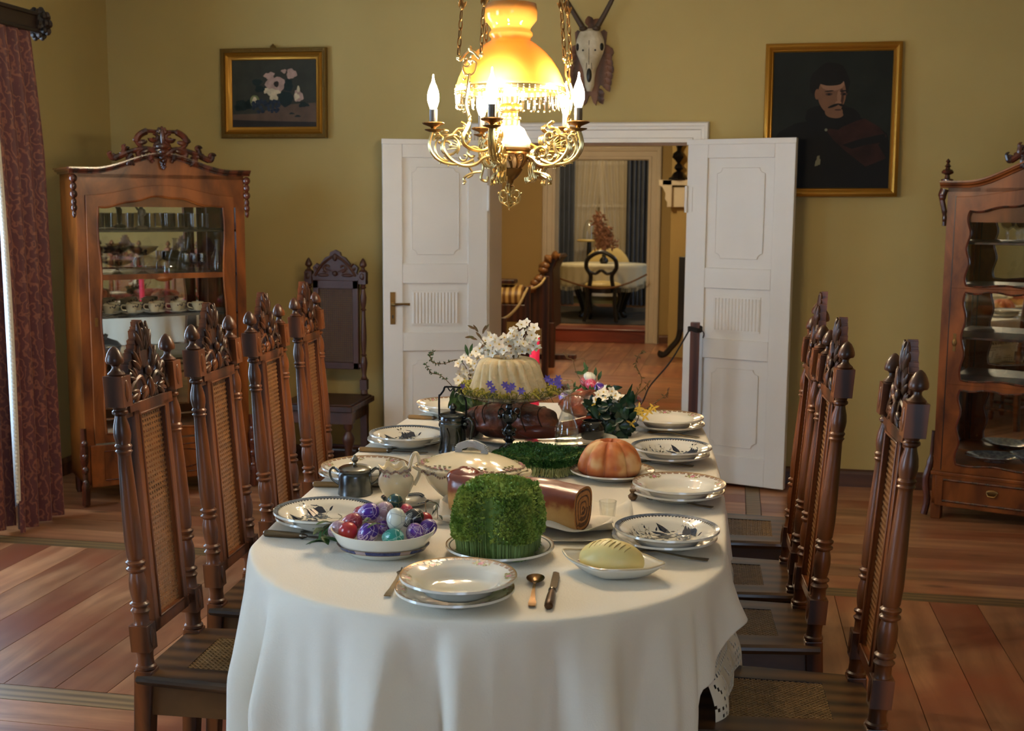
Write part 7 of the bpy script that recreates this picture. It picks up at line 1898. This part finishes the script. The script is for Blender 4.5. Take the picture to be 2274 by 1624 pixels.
# ---- golden babka on plate
op = T(1352, 1062)
opl = thing('cake_plate', 'white gilt-edged plate beneath the golden brown babka', 'plate', op+Vector((.01,.01,0))); plate_body(DINN, .07).build('body', M['china'], opl, smooth=50); pink_pattern(DINN, .1295).build('painted_border', PM, opl, smooth=0); opl.scale = (1, 1, 1)
ob = thing('golden_babka', 'round golden brown lobed babka on the gilt-edged plate', 'cake', op+Vector((.0,.02,.0065)), .35)
def gold_mat():
    m = mat('golden_crust', srgb(196,110,58), .5, coat=.12, bump=.12, bscale=40); nt = m.node_tree; N = nt.nodes; L = nt.links; B = N['Principled BSDF']
    tc = N.new('ShaderNodeTexCoord'); n = N.new('ShaderNodeTexNoise'); n.inputs['Scale'].default_value = 15; n.inputs['Detail'].default_value = 2; L.new(tc.outputs['Object'], n.inputs[0])
    r = N.new('ShaderNodeValToRGB'); e = r.color_ramp.elements; e[0].position = .34; e[0].color = srgb(184,92,44); e[1].position = .62; e[1].color = srgb(236,190,130); k = e.new(.5); k.color = srgb(212,132,74)
    L.new(n.outputs['Fac'], r.inputs[0])
    sx = N.new('ShaderNodeSeparateXYZ'); L.new(tc.outputs['Object'], sx.inputs[0]); mr = N.new('ShaderNodeMapRange'); mr.inputs['From Min'].default_value = .028; mr.inputs['From Max'].default_value = .006
    L.new(sx.outputs['Z'], mr.inputs['Value']); mx = N.new('ShaderNodeMix'); mx.data_type = 'RGBA'; mx.inputs[7].default_value = srgb(128,52,26); L.new(mr.outputs[0], mx.inputs[0]); L.new(r.outputs[0], mx.inputs[6]); L.new(mx.outputs[2], B.inputs['Base Color']); return m
g = G()
def of(a, z): return 1+.26*(abs(cos(4*a+.25*sin(a*2)))**.55-.72)*(1 if z > .03 else .25+.75*z/.03)
OPR = [(.0,.0),(.080,.0),(.094,.006),(.100,.016),(.100,.03),(.097,.045),(.090,.062),(.079,.080),(.064,.094),(.048,.103),(.034,.107),(.024,.102),(.016,.092),(.0,.086)]
fine = []
for (a, b), (c, d) in zip(OPR, OPR[1:]):
    for i in range(3): t = i/3; fine.append((a+(c-a)*t, b+(d-b)*t))
fine.append(OPR[-1]); g.lathe([(r*.94, z*1.0) for r, z in fine], 128, fn=of); g.build('crust', gold_mat(), ob, smooth=180)

# ---- glazed pot, flower pot and greenery on the right
bp = T(1322, 985)
po = thing('glazed_pot', 'small black glazed pot behind the golden babka', 'pot', T(1312, 985)+Vector((0,.05,0)))
OG().lathe([(0,.0),(.030,0),(.040,.012),(.046,.035),(.044,.055),(.036,.066),(.038,.072),(.034,.072),(.033,.066),(.04,.05),(0,.01)], 32).build('body', mat('black_glaze', srgb(14,18,22), .08, coat=.6), po)
fpc = T(1368, 975)+Vector((0,.05,0))
fv = thing('glass_vase', 'glass jar holding dark leaves and white blossom at right', 'vase', fpc); OG().lathe([(0,.002),(.034,.002),(.038,.0),(.040,.01),(.038,.09),(.036,.09),(.036,.012),(0,.008)], 28).build('body', M['glass_thick'], fv)
yv = fpc.y; rnd = random.Random(51)
spots = [onp(px, py, yv, rnd.uniform(-.04,.0)) for px, py in ((1328,878),(1340,872),(1345,885),(1335,892),(1356,880),(1362,888),(1354,895),(1366,880),(1378,885),(1375,895),(1370,905),(1325,888),(1348,905),(1358,870),(1345,865))]
lv = []
for i in range(300):
    px, py = rnd.uniform(1312, 1408), rnd.uniform(893, 965)
    if abs(px-1362)/52 > 1.05-(py-893)/160: continue
    a = rnd.uniform(0, 6.3); lv.append((onp(px, py, yv, rnd.uniform(-.05,.04)), (cos(a), -.3, sin(a)*.8-.1), rnd.uniform(.03,.05), .024))
lv += [(onp(1385,905,yv), (.35,-.1,1), .095, .014), (onp(1398,905,yv), (.15,-.1,1), .06, .03), (onp(1355,880,yv), (1,-.1,.35), .04, .02), (onp(1350,865,yv), (.8,-.1,.2), .05, .02), (onp(1328,900,yv), (-.1,-.1,1), .075, .012)]
tw = [[onp(1405,925,yv), onp(1412,880,yv), onp(1425,845,yv), onp(1412,810,yv), onp(1418,790,yv), onp(1428,780,yv)],
      [onp(1400,930,yv), onp(1440,905,yv), onp(1475,880,yv), onp(1484,868,yv)], [onp(1412,880,yv), onp(1430,862,yv), onp(1440,850,yv)],
      [onp(1340,930,yv), onp(1310,905,yv), onp(1298,885,yv), onp(1280,878,yv), onp(1255,882,yv), onp(1240,900,yv)], [onp(1408,920,yv), onp(1418,925,yv), onp(1412,940,yv)]]
bq = bouquet('blossom_bouquet', 'dark green leaves, white blossom and forsythia twigs in the jar', 'bouquet', None, spots, .021, 6, lv, 'leaf_dark', tw)
g = G()
for P in tw[:3]:
    for p in spline(P, 6)[6:]:
        a = rnd.uniform(0, 6.3); g.leaf(Vector(p), (cos(a), -.2, sin(a)), (0,-1,0), .014, .005, 0, .3, 2)
g.build('buds', M['leaf_red'], bq, smooth=0)
g = G()
for px, py in ((1425,915),(1432,925),(1420,905),(1440,912),(1452,905),(1326,895),(1320,905),(1415,912),(1328,915),(1402,940)): 
    p = onp(px, py, yv-.03)
    for k in range(4): a = k*pi/2+px; g.leaf(p, (cos(a), -.3, sin(a)-.3), (0,-1,0), .020, .008, 0, .3, 3)
g.build('forsythia', M['yellowp'], bq, smooth=180)

# ---- heap of eggs on greenery behind the ham
bkp = T(1305, 905)+Vector((0,.03,0))
bs = thing('egg_basket', 'low white dish of greenery holding painted eggs at far end', 'dish', bkp)
g = OG(); g.lathe([(0,.003),(.05,.003),(.054,0),(.10,.03),(.125,.05),(.122,.052),(.09,.035),(0,.012)], 40); g.build('body', M['china'], bs, smooth=60)
yk = bkp.y
for px, py, kk, l, s, dy in ((1290,875,'red','plain red egg, leftmost in the far dish',1.1,-.04),(1312,853,'pink','pink speckled egg in the far dish',1.1,-.02),(1330,862,'purple','purple and white star egg in the far dish',1.15,-.03),(1310,838,'white','white egg with thin lines at top of the far dish',1.0,.0),(1288,888,'brown','plain brown egg at front of the far dish',1.1,-.07),(1318,880,'brown','plain brown egg below the purple star egg in the far dish',1.1,-.06),(1345,872,'red','red egg behind the white blossom in the far dish',.95,.0),(1252,882,'purple2','purple striped egg left beside the decanter neck',1.0,-.03),(1300,848,'redp','crimson egg half hidden in the far dish',1.0,.02)):
    p = onp(px, py, yk, dy); egg(kk, l, p, (1.0+s, .3*s*px % 1, px % 3), s, 'painted eggs in the far dish')
rnd = random.Random(61); t = thing('greenery', 'twigs, moss and leaves tucked under the far eggs', 'greenery', (0,0,0)); g = G()
for i in range(160):
    px, py = rnd.uniform(1265, 1360), rnd.uniform(862, 900); a = rnd.uniform(0, 6.3); g.leaf(onp(px, py, yk, rnd.uniform(-.06,.05)), (cos(a), -.3, sin(a)), (0,-1,0), .028, .010, 0, .3, 3)
for px, py in ((1298,830),(1305,825),(1322,838),(1328,845),(1292,832)):
    a = rnd.uniform(0, 3.1); g.leaf(onp(px, py, yk), (cos(a), -.2, sin(a)), (0,-1,0), .04, .016, 0, .3, 3)
g.build('leaves', M['leaf'], t, smooth=180)
g = G()
for P in ([onp(1295,850,yk), onp(1280,828,yk), onp(1272,800,yk), onp(1262,796,yk), onp(1258,785,yk)], [onp(1272,800,yk), onp(1285,798,yk), onp(1298,798,yk), onp(1302,825,yk)], [onp(1260,797,yk), onp(1250,782,yk)]): g.tube(spline(P, 5), .0014, 4)
g.build('twigs', M['twig'], t)
# serving platter between left plates and sugar pot is the second left plate; yellowish card in front of the far plate
# ------------------------------------------------------------------ barrier posts and ropes
DW = wood('dark_barrier_wood', srgb(52,26,22), srgb(94,52,42), .45, .15, (10,10,1.5))
ROPE = mat('pale_cord', srgb(186,164,112), .8, bump=.4, bscale=200); DROPE = mat('dark_cord', srgb(34,30,28), .8)
def barrier(label, x, y, h, s=.05, foot=.34, m=None, rz=0):
    t = thing('barrier_post', label, 'barrier post', (x, y, 0), rz)
    g = G(); g.box(-s/2, -s/2, .05, s/2, s/2, h); g.build('post', m or DW, t, bevel=.003, smooth=0)
    g = G(); g.box(-foot/2, -s*.7, 0, foot/2, s*.7, .05); g.build('foot', m or DW, t, bevel=.004, smooth=0); return t
def rope(label, P, r, m, name='rope'):
    o = G().tube(spline(P, 8), r, 8).build(name, m, smooth=180); return tag(o, label, 'rope')
p = ony(1544, 716, 6.72); b1 = barrier('dark square barrier post with knotted cord in front of right door leaf', p.x, 6.72, p.z, .052, .3)
g = G(); 
for z in (-.03,-.038,-.046): g.tube([(.034*cos(a)*1.1, .034*sin(a)*1.1, p.z+z+.006*sin(a*2)) for a in [2*pi*i/16 for i in range(16)]], .005, 6, closed=True)
g.tube(spline([(.036,-.02,p.z-.04),(.05,-.02,p.z-.06),(.045,-.02,p.z-.085)], 4), .003, 5); g.build('knotted_cord', DROPE, b1)
e = ony(1415, 905, 6.6)
rope('black cord sagging across the doorway behind the table', [(p.x-.03, 6.70, p.z-.04), (p.x-.13, 6.68, p.z-.22), (p.x-.24, 6.66, p.z-.36), (e.x, 6.62, e.z), (e.x-.2, 6.62, e.z-.07), (e.x-.5, 6.62, e.z-.03), (OX0+.03, 6.66, e.z+.18)], .0045, DROPE)
# hall barriers
def bar_at(label, px, ptop, ypos, s, foot, rz=0, m=None):
    q = ony(px, ptop, ypos); return barrier(label, q.x, ypos, q.z, s, foot, m, rz), q
_, q1 = bar_at('low brown barrier post nearest, just inside hall doorway at left', 1113, 706, 8.2, .07, .2)
_, q2 = bar_at('slim grey-edged barrier post beside striped sofa', 1172, 637, 9.7, .045, .3)
_, q3 = bar_at('tall brown barrier post in the middle of the hall rope line', 1212, 614, 10.2, .055, .42)
_, q4 = bar_at('brown barrier post farthest down the hall before far doorway', 1229, 586, 12.3, .055, .5)
rope('pale cord between the nearest low post and the slim post', [tuple(ony(1116,709,8.2)), tuple(ony(1132,700,8.6)), tuple(ony(1152,678,9.1)), tuple(ony(1164,655,9.5)), tuple(ony(1171,641,9.66))], .011, ROPE)
rope('pale cord between the slim post and tall middle post', [tuple(ony(1172,641,9.70)), tuple(ony(1184,641,9.85)), tuple(ony(1200,632,10.0)), tuple(ony(1210,618,10.16))], .011, ROPE)
q5 = ony(1436, 610, 13.8)
rope('thin brown cord drooping across the far doorway', [(q4.x, 12.28, ony(1232, 613, 12.3).z), tuple(ony(1290, 634, 12.9)), tuple(ony(1340, 641, 13.3)), tuple(ony(1390, 631, 13.6)), tuple(q5)], .010, mat('brown_cord', srgb(128,92,56), .8))
# ------------------------------------------------------------------ sofa in the hall
sy = 11.6; a = ony(1098, 640, sy); b = ony(1168, 640, sy)
sf = thing('sofa', 'hall sofa with striped ochre upholstery and curved carved wooden back', 'sofa', (0, 0, 0))
def striped():
    m = bpy.data.materials.new('ochre_striped_satin'); m.use_nodes = True; nt = m.node_tree; N = nt.nodes; L = nt.links; B = N['Principled BSDF']
    tc = N.new('ShaderNodeTexCoord'); w = N.new('ShaderNodeTexWave'); w.bands_direction = 'X'; w.inputs['Scale'].default_value = 5.2; L.new(tc.outputs['Object'], w.inputs[0])
    r = N.new('ShaderNodeValToRGB'); r.color_ramp.elements[0].position = .4; r.color_ramp.elements[1].position = .6; r.color_ramp.elements[0].color = srgb(112,78,36); r.color_ramp.elements[1].color = srgb(196,164,96); L.new(w.outputs['Fac'], r.inputs[0]); L.new(r.outputs[0], B.inputs['Base Color']); B.inputs['Roughness'].default_value = .5; return m
zt, zb = ony(1130, 634, sy).z, ony(1130, 676, sy).z
g = G()
x0, x1 = a.x-.35, ony(1160, 640, sy).x; n = 24
P = [(sy, zb), (sy-.02, zb+(zt-zb)*.5), (sy+.03, zt-.03), (sy+.12, zt), (sy+.25, zt-.03), (sy+.3, zb)]
g.prism(P, x0, x1, 'yz'); g.build('upholstery', striped(), sf, smooth=60, bevel=.02)
g = G(); g.box(x0, sy-.01, ony(1130, 715, sy).z, x1+.05, sy+.5, zb); g.box(x0, sy+.02, zt+.012, ony(1142,630,sy).x, sy+.2, zt+.055); g.build('seat_rail', M['old_chair'], sf, bevel=.01)
# back: wooden panel rising to the right, with carved gilt crest
yy = sy+.1
bk = [(1160,700),(1160,662),(1172,650),(1188,634),(1202,612),(1206,590),(1214,576),(1228,568),(1240,566),(1246,572),(1236,582),(1228,600),(1230,730),(1160,730)]
g = G().prism([(ony(px, py, yy).x, ony(px, py, yy).z) for px, py in bk], yy, yy+.5, 'xz'); g.build('back_panel', M['old_chair'], sf, smooth=30, bevel=.008)
g = G(); cr_ = [ony(px, py, yy-.03) for px, py in ((1162,660),(1174,648),(1190,632),(1204,610),(1208,588),(1218,575),(1232,568),(1244,569))]
g.tube(spline(cr_, 6), [.035+.015*sin(i*.9) for i in range(43)], 8)
for px, py in ((1188,628),(1196,620),(1206,600),(1210,590),(1180,640)): q = ony(px, py, yy-.06); g.ell(q, (.05,.03,.035), 8, 6)
g.build('crest', mat('carved_gilt_walnut', srgb(140,96,52), .4, coat=.3, var=.5, vscale=20), sf)
g = G(); lb = ony(1108, 760, sy)
for x in (x0+.1, x1, ony(1222,700,sy).x): G().box(x-.04, sy, 0, x+.04, sy+.08, ony(1130, 715, sy).z).build('leg', M['old_chair'], sf, bevel=.004)
# ------------------------------------------------------------------ parlour furniture
ty = 15.6; z0_ = FZ
cpt = struct(G().box(-3.2, 14.5, FZ, -.2, 17.0, FZ+.008).build('floor', mat('dark_rug', srgb(40,44,40), .95, col2=srgb(70,58,46), vscale=6), smooth=0)); cpt['kind'] = 'structure'
del cpt['kind']; cpt.name = 'rug'; tag(cpt, 'dark patterned rug under the parlour table', 'rug')
c = ony(1340, 586, ty); tr = (ony(1436, 586, ty).x-ony(1243, 586, ty).x)/2; ztop = c.z
tt = thing('parlour_table', 'round dark parlour table on curved legs under fringed cloth', 'table', (c.x, ty, FZ+.008))
h = ztop-FZ-.008
G().lathe([(tr*.94,h-.05),(tr*.94,h-.012)], 40).build('top', M['black'], tt)
G().lathe([(tr*.8,h-.13),(tr*.82,h-.05)], 32).build('apron', M['black'], tt)
for k in range(4):
    a = pi/4+k*pi/2+.12; P = [(tr*.72,h-.1),(tr*.86,h*.62),(tr*.70,h*.3),(tr*.62,h*.1),(tr*.72,.012)]
    G().tube(spline([(r*cos(a), r*sin(a), z) for r, z in P], 6), [.055-.025*min(1, i/14) for i in range(25)], 8).build('leg', M['black'], tt)
def tcf(u, v):
    a = 2*pi*u; d = .19*v*(1+.5*abs(sin(4*a*.5+.2))); return (tr*(1+.02*v+.02*v*sin(26*a))*cos(a), tr*(1+.02*v+.02*v*sin(26*a))*sin(a), h-d)
g = G(); g.surf(tcf, 160, 8, cu=True); b = len(g.v); g.add([(tr*cos(2*pi*i/80), tr*sin(2*pi*i/80), h) for i in range(80)], [tuple(range(80))])
tc_ = g.build('tablecloth', M['sheer'] if 0 else mat('cream_damask', srgb(200,192,160), .85), smooth=60, loc=tt.location, thick=.003); tag(tc_, 'cream fringed cloth on the round parlour table', 'tablecloth')
# fringe
g = G()
for i in range(160):
    p = tcf(i/160, 1); g.bar(p, (p[0], p[1], p[2]-.05), .006, .004)
fr_ = g.build('fringe', mat('cream_fringe', srgb(190,184,156), .9), tc_, smooth=0); fr_['kind'] = 'stuff'
def balloon(label, x, y, rz, zs, zt, m, up_m):
    t = thing('balloon_back_chair', label, 'chair', (x, y, FZ+.008), rz); zs -= FZ+.008; zt -= FZ+.008; w = .20
    g = G(); g.tube(spline([(-.15,.0,zs-.03),(-.13,.01,zs+.12),(-.185,.02,zs+(zt-zs)*.55),(-.155,.03,zt-.075),(0,.03,zt),(.155,.03,zt-.075),(.185,.02,zs+(zt-zs)*.55),(.13,.01,zs+.12),(.15,0,zs-.03)], 7), .026, 8)
    g.tube(spline([(-.15,.01,zs+.17),(-.07,.01,zs+.15),(0,.01,zs+.19),(.07,.01,zs+.15),(.15,.01,zs+.17)], 6), .02, 8); g.build('back_frame', m, t)
    g = G(); g.ell((0,-.21,zs), (.23,.23,.05), 24, 10); g.build('seat', up_m, t)
    G().lathe([(.23,zs-.09),(.235,zs-.03)], 24, c=(0,-.21,0)).build('apron', m, t)
    for s in (-1, 1):
        G().tube(spline([(s*.17,0,zs-.03),(s*.17,.02,zs*.5),(s*.2,.07,0.02)], 6), .024, 8).build('leg', m, t)
        G().tube(spline([(s*.17,-.38,zs-.06),(s*.19,-.42,zs*.6),(s*.16,-.38,zs*.2),(s*.18,-.42,.02)], 6), .024, 8).build('leg', m, t)
    return t
YU = mat('ochre_satin', srgb(196,170,100), .5)
cc = ony(1338, 634, 14.75); balloon('ebonised balloon-back chair in front of the parlour table', cc.x, 14.6, pi, ony(1338,634,14.7).z, ony(1338,560,14.6).z, M['black'], YU)
t2 = thing('armchair', 'yellow upholstered rounded armchair behind the parlour table', 'chair', (ony(1348,600,16.7).x, 16.70, FZ+.008))
zb_, zt_ = ony(1340,588,16.7).z-FZ, ony(1348,546,16.7).z-FZ
g = G(); g.ell((0,0,0), (.33,.07,.34), 28, 14, X=Matrix.Translation((0,0,zt_-.34))); g.build('back', YU, t2, smooth=180)
g = G(); g.ell((0,-.3,.45), (.32,.3,.07), 24, 10); g.build('seat', YU, t2, smooth=180)
for sx in (-.25,.25):
    for y_ in (-.5, .0): G().box(sx-.025, y_-.025, 0, sx+.025, y_+.025, .42).build('leg', M['black'], t2)
# vase of dried flowers on the table
v_ = ony(1341, 585, ty); vs_ = thing('dried_flower_vase', 'small dark vase of pink dried flowers on parlour table', 'vase', (v_.x, ty, ztop+.001))
G().lathe([(.04,0),(.06,.03),(.055,.06),(.025,.09),(.03,.12)], 16).build('body', M['black'], vs_)
g = G(); rnd = random.Random(71); DF = mat('dried_pink_flowers', srgb(150,102,76), .9, col2=srgb(96,66,44), vscale=20)
for i in range(420):
    t = rnd.random()
    if rnd.random() < .5: px, py = 1330+rnd.gauss(0, 5)+t*3, 475+t*75
    else: px, py = 1345+t*rnd.uniform(-14, 26), 555-rnd.uniform(5, 55)*(1-abs(t-.4))
    q = ony(px, py, ty+rnd.uniform(-.08,.08)); a = rnd.uniform(0, 6.3); g.leaf((q.x-v_.x, q.y-ty, q.z-ztop), (cos(a), rnd.uniform(-.5,.5), sin(a)), (0,-1,0), .06, .025, 0, .3, 2)
g.build('dried_flowers', DF, vs_, smooth=180)
# glass dome on small pedestal table
dx = ony(1308, 560, 17.08); zt_ = ony(1308, 532, 17.08).z
pd = thing('pedestal_table', 'small pale-topped side table by the parlour window', 'table', (dx.x, 17.08, FZ)); hh_ = zt_-FZ
G().lathe([(.17,hh_-.03),(.18,hh_-.015),(.17,hh_)], 24).build('top', YU, pd); G().lathe([(.14,0),(.05,.05),(.03,.1),(.04,hh_*.5),(.03,hh_-.03)], 16).build('pedestal', M['black'], pd)
dr_ = (ony(1324,510,17.08).x-ony(1296,510,17.08).x)/2
dd = OG().lathe([(dr_,0),(dr_*1.02,.05),(dr_*.98,.14),(dr_*.75,.22),(dr_*.4,.27),(0,.285)], 28).build('glass_dome', M['glass_thick'], smooth=60, loc=(dx.x, 17.08, zt_+.001)); tag(dd, 'glass dome ornament on the small side table by parlour window', 'glass dome')
# parlour curtains
def cur(name, label, pxa, pxb, y, z0, z1, m, nf, amp, cat='curtain'):
    xa, xb = ony(pxa, 500, y).x, ony(pxb, 500, y).x
    o = G().surf(lambda u, v: (xa+(xb-xa)*u, y+amp*sin(u*nf*2*pi)+amp*.3*sin(u*nf*5+v), z0+(z1-z0)*v), nf*12, 4).build(name, m, smooth=180); return tag(o, label, cat)
GD = mat('slate_drape', srgb(82,86,92), .8, var=.2)
cur('slate_drape', 'long slate grey drape left of the parlour window', 1205, 1276, 17.2, FZ+.02, 2.9, GD, 7, .05)
cur('slate_drape', 'long slate grey drape right of the parlour window', 1390, 1462, 17.2, FZ+.02, 2.9, GD, 7, .05)
SH2 = sheer('cream_voile', (.85,.78,.62,1), .35)
za = ony(1330, 648, 17.35).z
def tie(side):
    y = 17.35; xa, xb, xc = ony(1274, 500, y).x, ony(1392, 500, y).x, ony(1333, 500, y).x
    def fn(u, v):
        x_in = xc+(xa-xc)*.0 if side < 0 else xc; out = xa if side < 0 else xb
        inn = xc+(.12 if side < 0 else -.12); k = (1-v)**1.1; inn2 = inn+(out-inn)*k*.62
        return (out+(inn2-out)*u, y+.02*sin(u*30), za+(2.9-za)*v)
    return G().surf(fn, 60, 16).build('voile_curtain', SH2, smooth=180)
tag(tie(-1), 'left cream voile curtain drawn aside at the parlour window', 'curtain'); tag(tie(1), 'right cream voile curtain drawn aside at the parlour window', 'curtain')
